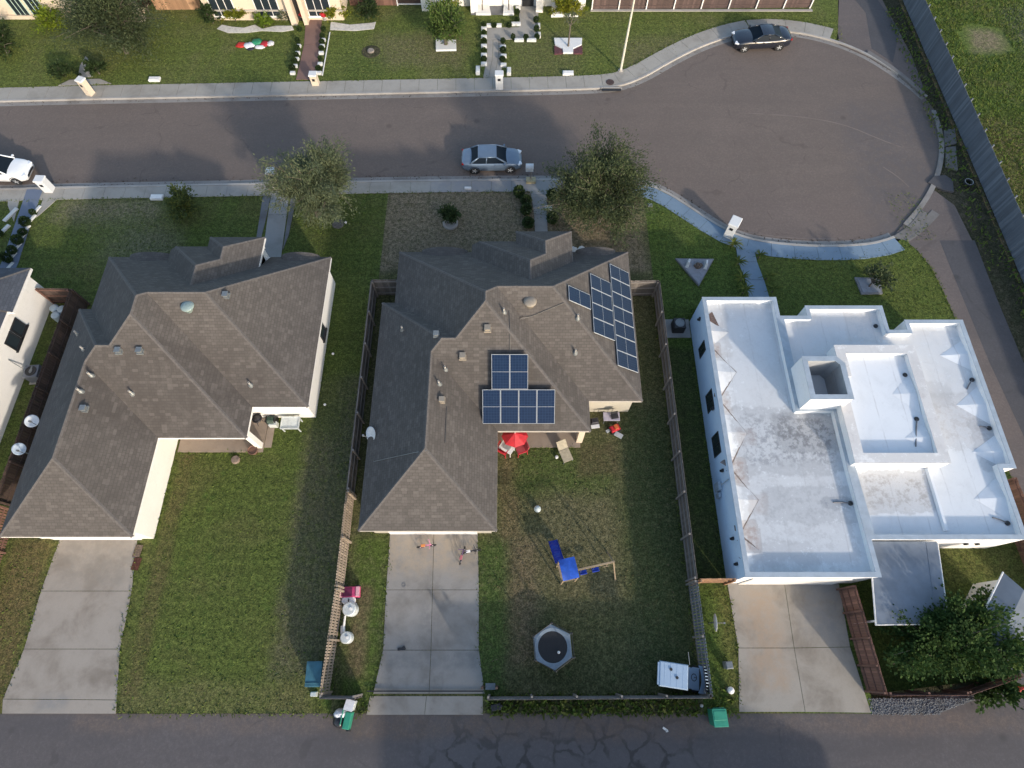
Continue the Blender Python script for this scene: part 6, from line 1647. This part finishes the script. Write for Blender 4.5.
def tree(label, p, H, rx, rz_, nleaf, size, mat, bark=M_bark, seed=1, cat='tree', name='oak_tree', lean=(0, 0), crown_z=None, branches=26, elong=2.0, droop=0.0, tr=0.16, ry=None, fill=0.5, hollow=0.25, group=None):
    """tapered trunk, limbs that fork, and leaves in sprays round every twig end"""
    rg = random.Random(seed)
    root = thing(name, label, cat, (p[0], p[1], 0), 0, group)
    ry = ry or rx
    cz = crown_z or H-rz_
    c = Vector((lean[0], lean[1], cz))
    mb = MB()
    fork = Vector((lean[0]*.35, lean[1]*.35, max(.25, cz-rz_*0.75)))
    mb.tube([(0, 0, -.1), (fork.x*.4+rg.uniform(-.05, .05), fork.y*.4, fork.z*.5), tuple(fork)], [tr*1.25, tr, tr*.82], 9)
    ends = []
    for i in range(branches):
        while True:
            d = Vector((rg.uniform(-1, 1), rg.uniform(-1, 1), rg.uniform(-.75, 1)))
            if .25 < d.length <= 1: break
        k = rg.uniform(.72, 1.05)*(1+.22*math.sin(3*math.atan2(d.y, d.x)+seed))
        d.normalize()
        e = c+Vector((d.x*rx*k, d.y*ry*k, d.z*rz_*k))*rg.uniform(.55, 1.0)
        if e.z < .15: e.z = .15+rg.uniform(0, .1)
        mid = fork.lerp(e, .5)+Vector((rg.uniform(-.15, .15), rg.uniform(-.15, .15), rg.uniform(0, .2)))*rx*.4
        mb.tube([tuple(fork.lerp(e, .02)), tuple(mid), tuple(e)], [tr*.42, tr*.26, tr*.07], 6)
        ends.append((e, mid))
        for q in range(3):
            f2 = e+Vector((rg.gauss(0, .28)*rx, rg.gauss(0, .28)*ry, rg.gauss(0, .26)*rz_))
            if f2.z < .15: f2.z = .2
            s0 = mid.lerp(e, rg.uniform(.3, .9))
            mb.tube([tuple(s0), tuple(s0.lerp(f2, .55)+Vector((0, 0, .05))), tuple(f2)], [tr*.14, tr*.1, tr*.035], 5)
            ends.append((f2, s0))
    mb.build('trunk', bark, root, local=True)
    pts = []
    per = max(1, nleaf//len(ends))
    wts = [rg.uniform(.35, 1.7) for _ in ends]
    for (e, m_), wt in zip(ends, wts):
        for _ in range(int(per*wt)):
            t_ = rg.random()**.6
            b = m_.lerp(e, .35+.7*t_)
            sp = (.07+.14*rg.random())*min(rx, ry)
            q = b+Vector((rg.gauss(0, 1), rg.gauss(0, 1), rg.gauss(0, .8)))*sp*fill*2
            if q.z < .06: continue
            dd = (q-m_); dd = dd.normalized() if dd.length > 1e-4 else None
            pts.append((q, dd))
    leaf_mesh('crown', pts, rg, size, mat, root, elong, droop=droop)
    return root

tree('olive grey feathery street tree in front of the left house', (-13.98, 28.80), 5.5, 2.4, 2.1, 42000, .056, M_lf_olive, M_bark, 11, lean=(.6, .15), branches=85, elong=3.0, droop=.25, name='street_tree', fill=.34)
tree('dark street tree overhanging the kerb beside middle house path', (6.2, 28.3), 5.5, 2.95, 2.3, 46000, .062, M_lf_dark, M_bark, 23, lean=(-.05, .35), branches=90, elong=2.6, name='street_tree', fill=.34)
tree('large dark live oak over the far left lawn', (-32.39, 46.10), 5.6, 3.2, 2.4, 42000, .075, M_lf_dark, M_bark, 31, lean=(.2, .6), branches=44, elong=2.2, name='oak_tree', fill=.6)
tree('broad leafy green tree over the brown fence by the alley', (21.95, .45), 3.6, 2.4, 1.55, 34000, .1, M_lf_big, M_bark, 41, lean=(-.1, .1), branches=70, elong=1.6, name='leafy_tree', fill=.48, ry=1.6, droop=.15)
tree('bushy arm of green leaves spreading toward the grey shed', (23.6, 1.3), 3.2, 1.35, 1.2, 8000, .105, mat_leaf('lighter_broad_leaves', (.07, .12, .025), (.04, .075, .018), (.15, .2, .04)), M_bark, 43, branches=22, elong=1.7, name='leafy_tree', fill=.65)  # leaf greens lighter than those of the tree beside it
tree('small dark bush by the green window house', (-42.44, 46.22), 2.6, 1.75, 1.2, 4500, .1, M_lf_shrub, M_bark, 51, branches=20, name='bush', cat='bush')
tree('round fresh green tree in the white rectangular bed', (-5.59, 46.97), 3.3, 1.55, 1.35, 5200, .11, M_lf_grn, M_bark, 61, lean=(0, .5), branches=26, elong=1.8, name='ornamental_tree')
tree('dark green shrub in the round concrete ring', (-4.52, 28.35), 1.6, .72, .65, 1500, .1, M_lf_shrub, M_bark, 71, branches=12, name='shrub', cat='shrub', tr=.06)
tree('rounded yellow green shrub alone on the left front lawn', (-23.30, 28.89), 1.9, 1.15, .8, 2600, .1, mat_leaf('olive_shrub_leaves', (.09, .11, .03), (.05, .075, .025), (.2, .2, .04)), M_bark, 73, branches=16, name='shrub', cat='shrub', tr=.07)
tree('thin leaning young tree in the tilted grey bed', (24.13, 22.65), 1.6, .85, .7, 800, .1, M_lf_dark, M_bark, 81, lean=(.3, .5), branches=14, name='young_tree', tr=.06, fill=.35)
tree('bare young tree in the white stepped bed', (4.74, 46.72), 3.2, .7, .8, 260, .09, M_lf_olive, M_bark, 83, lean=(.1, .5), branches=9, name='young_tree', tr=.07)
tree('yellow clipped shrub in the white edged box bed', (4.73, 50.99), 1.7, 1.55, .75, 3600, .09, M_lf_yel, M_bark, 85, branches=22, name='shrub', cat='shrub', tr=.08, ry=.75)
tree('yellow green shrub behind the round green tree', (-5.58, 50.46), 1.8, 1.3, .8, 2600, .09, M_lf_yel, M_bark, 87, branches=18, name='shrub', cat='shrub', tr=.08, ry=.7)
tree('thin sapling in the bed west of the porch steps', (-2.55, 51.40), 2.4, .5, .6, 260, .09, M_lf_grn, M_bark, 89, branches=8, name='young_tree', tr=.05)
tree('thin sapling in the bed next to the porch steps', (-0.26, 51.40), 2.4, .5, .6, 260, .09, M_lf_grn, M_bark, 90, branches=8, name='young_tree', tr=.05)
tree('bright lime shrub left of the big oak', (-39.50, 49.40), 1.5, 1.4, .7, 2600, .1, mat_leaf('lime_leaves', (.16, .22, .02), (.10, .16, .018), (.28, .3, .04)), M_bark, 91, branches=16, name='shrub', cat='shrub', tr=.07)
tree('reddish shrub against the stone pilaster right of the oak', (-31.72, 51.13), 2.2, .8, .9, 1700, .09, M_lf_redd, M_bark, 92, branches=14, name='shrub', cat='shrub', tr=.06)
tree('dark conifer shrub at the corner of the cream house', (-25.95, 49.93), 1.7, .75, .8, 1700, .09, M_lf_shrub, M_bark, 93, branches=14, name='shrub', cat='shrub', tr=.06)
tree('yellow hedge shrub under the west window of the cream house', (-24.01, 50.19), 1.1, 1.5, .45, 2400, .085, M_lf_yel, M_bark, 94, branches=16, name='shrub', cat='shrub', tr=.05, ry=.5)
tree('lime shrub at the pale gravel bed left of the brick path', (-21.46, 49.53), 1.0, .9, .45, 1500, .085, mat_leaf('lime_leaves_two', (.13, .2, .02), (.09, .14, .02), (.22, .27, .04)), M_bark, 95, branches=12, name='shrub', cat='shrub', tr=.05, ry=.6)
tree('yellow shrub just right of the brick path entry', (-15.18, 50.59), 1.2, .85, .5, 1500, .085, M_lf_yel, M_bark, 96, branches=12, name='shrub', cat='shrub', tr=.05)
tree('dark green shrub at the right corner of the cream house', (-12.48, 50.59), 1.6, 1.05, .75, 2200, .09, M_lf_shrub, M_bark, 97, branches=16, name='shrub', cat='shrub', tr=.06)
tree('olive shrub left of the brick path entry', (-19.42, 50.33), 1.1, .75, .45, 1200, .085, M_lf_olive, M_bark, 98, branches=12, name='shrub', cat='shrub', tr=.05)
tree('dark low shrub left of the oak path flare', (-36.65, 43.31), 1.2, 1.25, .55, 2000, .09, M_lf_shrub, M_bark, 99, branches=14, name='shrub', cat='shrub', tr=.05, ry=.7)
tree('dark low shrub right of the oak path flare', (-33.93, 43.55), 1.1, .95, .5, 1500, .09, M_lf_shrub, M_bark, 100, branches=12, name='shrub', cat='shrub', tr=.05, ry=.6)
tree('sprawling green vine growing through the angled brown fence', (24.06, -1.61), 1.5, .9, .65, 1300, .12, M_lf_big, M_bark, 101, branches=12, name='vine', cat='vine', tr=.04)
tree('small sprouting weed bush at the west wall corner', (11.92, 20.45), .9, .4, .4, 420, .08, M_lf_grn, M_bark, 102, branches=8, name='bush', cat='bush', tr=.03)
# pale pebble beds before the cream house
M_peb = mat_concrete('pale_pebbles', (.62, .59, .54), stain=(.6, .6, .6), amt=.9, scale=6)
slab('pebble_bed', [(-25.44, 49.14), (-25.12, 49.67), (-24.20, 49.40), (-23.14, 49.27), (-22.26, 49.67), (-21.56, 49.14), (-20.42, 49.53), (-19.03, 49.53), (-18.78, 49.01), (-19.77, 48.75), (-21.52, 48.88), (-22.85, 48.62), (-24.39, 48.62)], -.1, .03, M_peb)
slab('pebble_bed', [(-15.68, 49.01), (-15.73, 50.06), (-14.03, 49.67), (-12.15, 49.93), (-11.82, 50.06), (-11.90, 49.14), (-13.51, 48.88)], -.1, .03, M_peb)

# clipped balls and white blocks along the paths: one of each, then copies
def ball_shrub():
    rg = random.Random(3)
    t = thing('ball_shrub', 'x', 'shrub', (0, 0, 0))
    MB().tube([(0, 0, -.05), (0, 0, .3)], .03, 6).build('stem', M_bark, t, local=True)
    pts = []
    for _ in range(620):
        d = Vector((rg.gauss(0, 1), rg.gauss(0, 1), rg.gauss(0, 1))).normalized()
        q = d*rg.uniform(.24, .36); pts.append((Vector((q.x, q.y, max(.03, q.z+.34))), d))
    leaf_mesh('foliage', pts, rg, .085, M_lf_shrub, t, 1.6)
    return t
def palm_shrub():
    rg = random.Random(4)
    t = thing('palm_shrub', 'x', 'shrub', (0, 0, 0))
    mb = MB(); st = MB().tube([(0, 0, -.05), (0, 0, .35)], [.07, .05], 8)
    st.build('stem', M_bark, t, local=True)
    for k in range(26):
        a = rg.uniform(0, 2*PI); e = rg.uniform(.1, 1.2); l = rg.uniform(.45, .7)
        pr = None; vs = []; fs = []
        for i in range(6):
            u = i/5; r_ = l*u*math.cos(e*(1-.5*u)); z = .35+l*u*math.sin(e)*(1-.75*u*u)
            w_ = .05*(1-u*.85)*(1 if i else .5)
            vs += [(r_*math.cos(a)-w_*math.sin(a), r_*math.sin(a)+w_*math.cos(a), z), (r_*math.cos(a)+w_*math.sin(a), r_*math.sin(a)-w_*math.cos(a), z)]
        for i in range(5): fs.append((2*i, 2*i+1, 2*i+3, 2*i+2))
        mb.add(vs, fs)
    mb.build('fronds', M_lf_yel2, t, local=True)
    return t
M_lf_yel2 = mat_leaf('palm_fronds', (.11, .13, .025), (.06, .09, .02), (.2, .2, .05))
b0 = ball_shrub(); p0_ = palm_shrub(); used = set()
def put_shrub(src, p, label, group, s=1.0):
    if src.name in used: o = dup(src, (p[0], p[1], 0), rnd.uniform(0, 6), scale=s)
    else:
        used.add(src.name); o = src; o.location = (p[0], p[1], 0); o.scale = (s, s, s)
    s2 = rnd.uniform(.86, 1.18); o.scale = (o.scale[0]*s2, o.scale[1]*rnd.uniform(.9, 1.1)*s2, o.scale[2]*rnd.uniform(.85, 1.15))
    o['label'] = label; o['group'] = group
    return o
GB = 'clipped shrubs along the stepped walk'
walk_w = [(-2.42, 49.40), (-2.40, 48.49), (-2.38, 47.35), (-2.36, 46.22), (-2.34, 45.11)]
lab5 = ['topmost', 'second', 'middle', 'fourth', 'lowest']
for q, l in zip(walk_w, lab5): put_shrub(b0, q, f'{l} clipped ball shrub in the west edging of the stepped walk', GB, .6)
for q, l in zip([(-0.76, 47.35), (-0.76, 46.22), (-0.79, 45.11)], ['topmost', 'middle', 'lowest']): put_shrub(b0, q, f'{l} clipped ball shrub east of the lower stepped walk', GB, .68)
for q, l in zip([(-1.56, 49.40), (-0.26, 49.40)], ['west', 'east']): put_shrub(b0, q, f'{l} clipped ball shrub on the upper side of the cross walk', GB, .6)
for q, l in zip([(0.09, 47.85), (1.19, 47.85), (2.13, 47.92)], ['west', 'middle', 'east']): put_shrub(b0, q, f'{l} clipped ball shrub on the lower side of the cross walk', GB, .62)
for q, l in zip([(2.09, 50.06), (2.11, 48.88)], ['upper', 'lower']): put_shrub(b0, q, f'{l} clipped ball shrub at the east edge of the porch steps', GB, .75)
for q, l in zip([(0.44, 51.13), (0.43, 50.06)], ['upper', 'lower']): put_shrub(b0, q, f'{l} clipped ball shrub at the west edge of the porch steps', GB, .65)
GP = 'dark shrubs along the brick path'
for i, q in enumerate([(-18.25, 48.88), (-18.15, 47.35), (-18.06, 46.47), (-18.01, 45.60), (-18.07, 44.87), (-18.11, 44.03)]): put_shrub(b0, q, f'{["topmost","second","third","fourth","fifth","lowest"][i]} dark shrub on the west side of the brick path', GP, .68)
for i, q in enumerate([(-16.18, 48.88), (-16.15, 47.98), (-16.09, 47.22), (-16.03, 46.47), (-15.99, 45.23), (-15.96, 44.03)]): put_shrub(b0, q, f'{["topmost","second","third","fourth","fifth","lowest"][i]} dark shrub on the east side of the brick path', GP, .62)
GL = 'round shrubs along the blue grey path'
for i, (q, s) in enumerate(zip([(-34.47, 28.98), (-34.62, 28.03), (-34.59, 27.19), (-34.62, 26.45), (-34.71, 25.59), (-34.77, 24.87)], [.6, 1.05, .7, 1.05, .85, 1.1])):
    put_shrub(b0, q, f'{["nearest to the street, small","second large","third small","fourth large","fifth","last large"][i]} round shrub on the east edge of the blue grey path', GL, s)
put_shrub(b0, (-36.15, 27.10), 'single round shrub on the west edge of the blue grey path', GL, .7)
GR = 'palm shrubs along the blue front path'
for i, q in enumerate([(15.45, 26.14), (15.56, 24.61), (15.56, 23.29), (15.59, 22.25)]): put_shrub(p0_, q, f'{["topmost","second","third","lowest"][i]} palm like shrub on the west side of the blue front path', GR)
for i, q in enumerate([(17.10, 25.12), (17.35, 23.37), (17.56, 22.32)]): put_shrub(p0_, q, f'{["topmost","middle","lowest"][i]} palm like shrub on the east side of the blue front path', GR)
GH = 'dark hedge shrubs by the middle house path'
for i, q in enumerate([(0.51, 30.65), (1.02, 29.90), (1.01, 29.07), (1.14, 27.90)]): put_shrub(b0, q, f'{["topmost","second","third","lowest"][i]} dark hedge shrub on the west side of the middle house path', GH, [1.2, 1.25, 1.3, 1.2][i])
for i, q in enumerate([(2.93, 30.46), (2.87, 28.26)]): put_shrub(b0, q, f'{["upper","lower"][i]} dark hedge shrub on the east side of the middle house path', GH, 1.3)
# white edging stones
M_blk = mat_concrete('white_edging', (.62, .62, .60), stain=(.8, .8, .8), amt=.4)
blk = thing('edging_block', 'x', 'edging', (0, 0, 0), 0, 'white edging blocks along the paths')
MB().box((0, 0, .08), (.5, .34, .2)).box((0, .0, .19), (.44, .28, .03)).build('block', M_blk, blk, bevel=.02, local=True)
used_b = [False]
def put_block(p, rz, label, s=(1, 1, 1)):
    o = blk if not used_b[0] else dup(blk, (0, 0, 0))
    used_b[0] = True
    o.location = (p[0], p[1], 0); o.rotation_euler = (0, 0, rz); o.scale = s; o['label'] = label
rank = ['topmost', 'second', 'third', 'fourth', 'fifth', 'sixth', 'lowest']
for i, q in enumerate([(-2.41, 49.08), (-2.39, 47.98), (-2.37, 46.84), (-2.35, 45.72), (-2.33, 44.63)]): put_block(q, 0, f'{lab5[i]} white edging block on the west side of stepped walk')
for i, q in enumerate([(-0.76, 46.72), (-0.71, 45.60), (-0.71, 44.51)]): put_block(q, 0, f'{["topmost","middle","lowest"][i]} white edging block east of the lower stepped walk')
for i, q in enumerate([(-1.99, 49.47), (-1.12, 49.47), (0.17, 49.67)]): put_block(q, 0, f'{["west","middle","east"][i]} white edging block above the cross walk', (.9, 1, 1))
for i, q in enumerate([(0.60, 47.60), (1.66, 47.60)]): put_block(q, 0, f'{["west","east"][i]} white edging block below the cross walk', (1.6, .8, 1))
for i, q in enumerate([(2.33, 49.40), (2.35, 48.24)]): put_block(q, PI/2, f'{["upper","lower"][i]} white edging block at the east edge of porch steps', (1.2, .6, 1))
for i, q in enumerate([(0.52, 49.67), (0.53, 51.80)]): put_block(q, 0, f'{["lower","upper"][i]} white edging block at the west edge of porch steps', (.9, 1, 1))
put_block((-2.81, 43.79), PI/2, 'white block at the west foot of the stepped walk', (1.6, 1, 1.6)); put_block((-0.25, 43.67), PI/2, 'white block behind the tall white mailbox pillar', (1.4, 1, 1.6))
for i, q in enumerate([(-18.03, 46.84), (-17.98, 45.97), (-17.96, 45.23), (-17.96, 44.39), (-18.03, 43.55)]): put_block(q, 0, f'{lab5[i]} white edging block on the west side of brick path', (.8, .8, 1))
for i, q in enumerate([(-16.06, 47.60), (-16.04, 46.84), (-16.01, 45.97), (-15.91, 44.63), (-15.85, 43.55)]): put_block(q, 0, f'{lab5[i]} white edging block on the east side of brick path', (.8, .8, 1))
for i, q in enumerate([(-34.38, 29.35), (-34.47, 28.53), (-34.58, 27.59), (-34.61, 26.84), (-34.64, 26.01), (-34.71, 25.20), (-34.63, 24.36)]): put_block(q, R(68), f'{rank[i]} white edging block on the east edge of blue grey path', (1.5, .6, .5))
for i, q in enumerate([(-36.14, 28.89), (-36.18, 27.37)]): put_block(q, R(66), f'{["upper","lower"][i]} white edging block on the west edge of blue grey path', (2.6, .8, .5))
put_block((2.68, 29.44), 0, 'pale stone block between the two hedge shrubs east of path', (1, 1.2, 1))
tag(MB().tube([(-15.63, 48.62)+(.06,), (-15.57, 43.31)+(.06,)], .05, 6).build('edging_kerb', M_blk), 'long white edging kerb on the east side of the brick path', 'edging')

# short grass tufts: ragged blades over the lawns and taller weeds along fences
def tufts(name, label, regions, mat, h=(.015, .05), w=.05, holes=(), seed=1):
    rg = np.random.default_rng(seed); P = []
    for (x0, x1, y0, y1, dens) in regions:
        n = int((x1-x0)*(y1-y0)*dens)
        q = np.column_stack([rg.uniform(x0, x1, n), rg.uniform(y0, y1, n)])
        P.append(q)
    P = np.concatenate(P)
    keep = np.ones(len(P), bool)
    for hpoly in holes:
        hp = np.array(hpoly); bx0, by0 = hp.min(0); bx1, by1 = hp.max(0)
        idx = np.where((P[:, 0] > bx0) & (P[:, 0] < bx1) & (P[:, 1] > by0) & (P[:, 1] < by1))[0]
        for i in idx:
            if pip(P[i, 0], P[i, 1], hpoly): keep[i] = False
    P = P[keep]; n = len(P)
    a = rg.uniform(0, 2*np.pi, n); hh = rg.uniform(h[0], h[1], n); ww = w*rg.uniform(.6, 1.5, n)
    V = np.zeros((n, 4, 3)); ca, sa = np.cos(a), np.sin(a)
    tip = rg.normal(0, .6, (n, 2))*hh[:, None]
    V[:, 0, 0] = P[:, 0]-ca*ww; V[:, 0, 1] = P[:, 1]-sa*ww
    V[:, 1, 0] = P[:, 0]+ca*ww; V[:, 1, 1] = P[:, 1]+sa*ww
    V[:, 2, 0] = P[:, 0]+tip[:, 0]+ca*ww*.5; V[:, 2, 1] = P[:, 1]+tip[:, 1]+sa*ww*.5; V[:, 2, 2] = hh
    V[:, 3, 0] = P[:, 0]+tip[:, 0]-ca*ww*.5; V[:, 3, 1] = P[:, 1]+tip[:, 1]-sa*ww*.5; V[:, 3, 2] = hh*.9
    me = bpy.data.meshes.new(name)
    me.vertices.add(4*n); me.loops.add(4*n); me.polygons.add(n)
    me.vertices.foreach_set('co', V.reshape(-1)); me.loops.foreach_set('vertex_index', np.arange(4*n)); me.polygons.foreach_set('loop_start', np.arange(n)*4)
    me.update(calc_edges=True); me.materials.append(mat)
    o = bpy.data.objects.new(name, me); COL.objects.link(o)
    return tag(o, label, 'grass', kind='stuff')
dc = [(-6.88, 6.27), (-6.83, 3.22), (-6.73, 0.24), (-7.05, -1.79), (-7.31, -2.73), (-1.45, -2.73), (-1.37, -1.79), (-1.72, 0.24), (-1.92, 6.27)]
dl = [(-25.37, 6.10), (-25.47, 0.29), (-25.80, -2.02), (-25.53, -2.77), (-19.83, -2.77), (-20.46, 0.29), (-21.04, 6.10)]
dr_ = [(11.72, 3.58), (11.81, 0.34), (11.38, -2.68), (18.00, -2.68), (17.67, 0.39), (17.92, 3.79)]
path_c = [(.4, 40), (1.1, 31), (1.1, 24), (2.6, 24), (2.6, 31), (2.6, 40)]
path_l = [(-17.99, 26.23), (-18.37, 31.22), (-15.78, 31.22), (-15.60, 26.23)]
path_b = [(-35.33, 24.78), (-35.79, 31.51), (-34.56, 31.12), (-34.05, 28.89), (-34.40, 23.70)]
path_r = [(15.60, 26.66), (15.65, 24.78), (15.84, 21.69), (17.45, 21.69), (17.19, 23.29), (17.22, 26.66)]
G_left = mat_leaf('grass_blades', (.112, .155, .032), (.084, .122, .026), (.16, .165, .06), 0.2)
G_dry = mat_leaf('dry_grass_blades', (.13, .112, .056), (.09, .088, .04), (.21, .175, .11), 0.2)
G_wild = mat_leaf('wild_grass_blades', (.105, .155, .03), (.075, .125, .026), (.2, .17, .06), 0.2)
tufts('grass', 'mown green grass of the left lot', [(-19.6, -9.3, -2.5, 11, 14), (-28, -19.5, -2.6, 5.6, 12), (-14, -9.4, 11, 30, 22), (-28, -9.3, 23.6, 30.6, 26), (-40, -28.6, 22.5, 30.3, 20), (-30.6, -28.6, 5, 21, 15)], G_left, holes=[dl, path_l, path_b, l_walls[0]], seed=1)
tufts('grass', 'dry mown grass of the middle lot', [(-1.6, 9.3, -1.7, 11.2, 14), (4.6, 9.4, 11, 22, 8), (-8.9, 9.5, 24.2, 31.0, 18)], G_dry, holes=[dc, path_c, c_walls[0]], seed=2)
tufts('grass', 'lush grass of the right lot', [(9.8, 30, 20.2, 31, 26), (9.8, 13.2, -2.4, 3.4, 26), (18.4, 28, 1, 5.2, 16)], G_left, holes=[dr_, path_r, [(8, 31.5), (9.7, 30.2), (11.6, 28.6), (13.4, 27.2), (15.3, 26.2), (18, 25.9), (22.5, 25.8), (25.2, 26.3), (27.5, 27), (27.5, 40), (8, 40)], [tuple(p) for p in right_edge]+[(60, 5), (60, 27)], E_out], seed=3)
tufts('grass', 'mown grass of the lawns across the street', [(-42, 28.5, 42.9, 51.2, 20)], mat_leaf('far_grass_blades', (.14, .168, .042), (.11, .14, .036), (.2, .19, .085), .2), holes=[[tuple(p) for p in far_s if p[0] > 5]+[(28.6, 40), (5, 40)], [(-18.20, 50.33), (-16.54, 50.33), (-15.93, 42.61), (-17.65, 42.61)], [(-2.77, 49.80), (2.43, 49.80), (2.38, 47.47), (-0.43, 47.47), (-0.82, 42.84), (-2.46, 42.84)], [(-44, 41), (-2, 41), (-2, 42.95), (-44, 42.3)]], h=(.015, .05), seed=4)
tufts('wild_grass', 'tall wild grass and weeds of the rough field', [(35.1, 52, 20, 62, 110)], G_wild, (.04, .2), .03, holes=[[(38.3, 46), (40, 45.6), (42.3, 46.2), (42.2, 49.2), (39.5, 49.8), (38.2, 48.5)]], seed=5)
tufts('weeds', 'weeds between the lane and the tall fence', [(32.7, 34.6, 24, 52, 16), (-1.2, 9.4, -2.75, -1.85, 120), (9.8, 11.2, -2.6, -1.6, 40), (-7.9, -7.2, -2.7, -1.9, 60), (33.7, 34.6, 10, 24, 14)], G_wild, (.06, .26), .06, seed=6)

def edge_grass(lines, mat, per=26, spread=.07, seed=8, name='edge_grass', label='ragged grass creeping over slab edges and fence feet', cat='grass', z=0.0, hs=1.0):
    """ragged grass that creeps over the edges of slabs, kerbs and fence feet"""
    rg = random.Random(seed); V = []; F = []
    for ln in lines:
        for a, b in zip(ln[:-1], ln[1:]):
            L = math.hypot(b[0]-a[0], b[1]-a[1]); dx, dy = (b[0]-a[0])/max(L, 1e-6), (b[1]-a[1])/max(L, 1e-6)
            ph = rg.uniform(0, 9)
            for _ in range(int(L*per)):
                t = rg.uniform(0, L)
                dens = .5+.5*math.sin(t*1.7+ph)*math.sin(t*.6+ph*2)
                if rg.random() > .25+.75*dens: continue
                n = rg.gauss(0, spread*(.4+dens)); x = a[0]+dx*t-dy*n; y = a[1]+dy*t+dx*n
                an = rg.uniform(0, 2*PI); w = rg.uniform(.02, .055); h = rg.uniform(.03, .12); o = len(V)
                ca, sa = math.cos(an)*w, math.sin(an)*w; tx, ty_ = rg.gauss(0, .06), rg.gauss(0, .06)
                V += [(x-ca, y-sa, z), (x+ca, y+sa, z), (x+tx+ca*.4, y+ty_+sa*.4, z+h*hs), (x+tx-ca*.4, y+ty_-sa*.4, z+h*hs)]
                F.append((o, o+1, o+2, o+3))
    return tag(MB().add(V, F).build(name, mat), label, cat, kind='stuff')
near_in = [(p[0], p[1]) for p in offset_line(near_s, -1.24)]
far_in = [(p[0], p[1]) for p in offset_line(far_s, 1.58) if p[0] < 27.5]
edge_grass([[(-6.87, 6.15), (-6.83, 3.22), (-6.73, 0.24), (-7.05, -1.79), (-7.32, -2.68)], [(-1.91, 6.15), (-1.79, 3.22), (-1.72, 0.24), (-1.37, -1.79), (-1.45, -2.68)],
    [(-25.30, 5.88), (-25.53, 3.16), (-25.47, 0.29), (-25.75, -2.02)], [(-20.98, 5.88), (-20.60, 3.16), (-20.46, 0.29), (-19.87, -2.60)], [(11.66, 3.22), (11.81, 0.34), (11.39, -2.60)],
    near_in, far_in, [tuple(p) for p in right_edge], [(-20.0, 6), (-20.0, 11)], [(-12, 13), (-12, 23)], [(-9.1, -1.8), (-9.1, 22)], [(9.5, -1.8), (9.5, 22)], [(-1.1, -1.85), (9.5, -1.8)],
    [(-1.0, 11.25), (4.1, 11.25)], [(-19.9, 10.95), (-14.9, 10.95)], [(11.6, 3.6), (11.6, 20)], [(-7.9, 6.2), (-7.0, 6.2)], [(-1.1, 6.3), (-1.1, 11.3)], [(-26, -2.72), (-25.6, -2.72)], [(-19.7, -2.72), (-7.5, -2.72)], [(-1.2, -2.75), (11.4, -2.72)]], G_left)

edge_grass([[(p[0], p[1]) for p in offset_line(near_s, .16)], [(p[0], p[1]) for p in offset_line(far_s, -.16)], [(p[0], p[1]) for p in offset_line(near_s, .5)]],
    mat_leaf('dead_leaves', (.07, .05, .035), (.05, .04, .03), (.12, .08, .05), 0), 9, .12, 21, 'leaf_litter', 'dead leaves and grit gathered in the street gutters', 'leaf litter', -0.085, .25)
# ------------------------------------------------------------------ camera, light
cam = bpy.data.cameras.new('Camera'); co = bpy.data.objects.new('Camera', cam); COL.objects.link(co)
co.location = (0, 0, 34.0); co.rotation_euler = (R(24.5), 0, 0)
cam.sensor_width = 36.0; cam.lens = 595.0/1024*36.0; cam.clip_end = 2000
scene.camera = co
EL, AZ = 18.0, 147.0            # the sun stands low in the south-east
w = bpy.data.worlds.new('World'); scene.world = w; w.use_nodes = True
nt = w.node_tree; bg = nt.nodes['Background']
sky = nt.nodes.new('ShaderNodeTexSky'); sky.sky_type = 'NISHITA'; sky.sun_disc = False
sky.sun_elevation = R(EL); sky.sun_rotation = R(AZ); sky.air_density = 1.08; sky.dust_density = 1.6; sky.ozone_density = 1.0
nt.links.new(sky.outputs[0], bg.inputs[0]); bg.inputs[1].default_value = 0.15
sd_ = Vector((math.sin(R(AZ))*math.cos(R(EL)), math.cos(R(AZ))*math.cos(R(EL)), math.sin(R(EL))))
L = bpy.data.lights.new('Sun', 'SUN'); L.energy = 2.0; L.angle = R(1.8); L.color = (1.0, 0.89, 0.76)
lo = bpy.data.objects.new('Sun', L); COL.objects.link(lo); lo.location = (60, -90, 60)
lo.rotation_euler = sd_.to_track_quat('Z', 'Y').to_euler()
vs = scene.view_settings
scene.display_settings.display_device = 'sRGB'
vs.view_transform = 'Standard'; vs.look = 'None'; vs.exposure = 1.04; vs.gamma = 1.0; vs.use_curve_mapping = False
scene.cycles.use_denoising = True
scene.cycles.max_bounces = 6
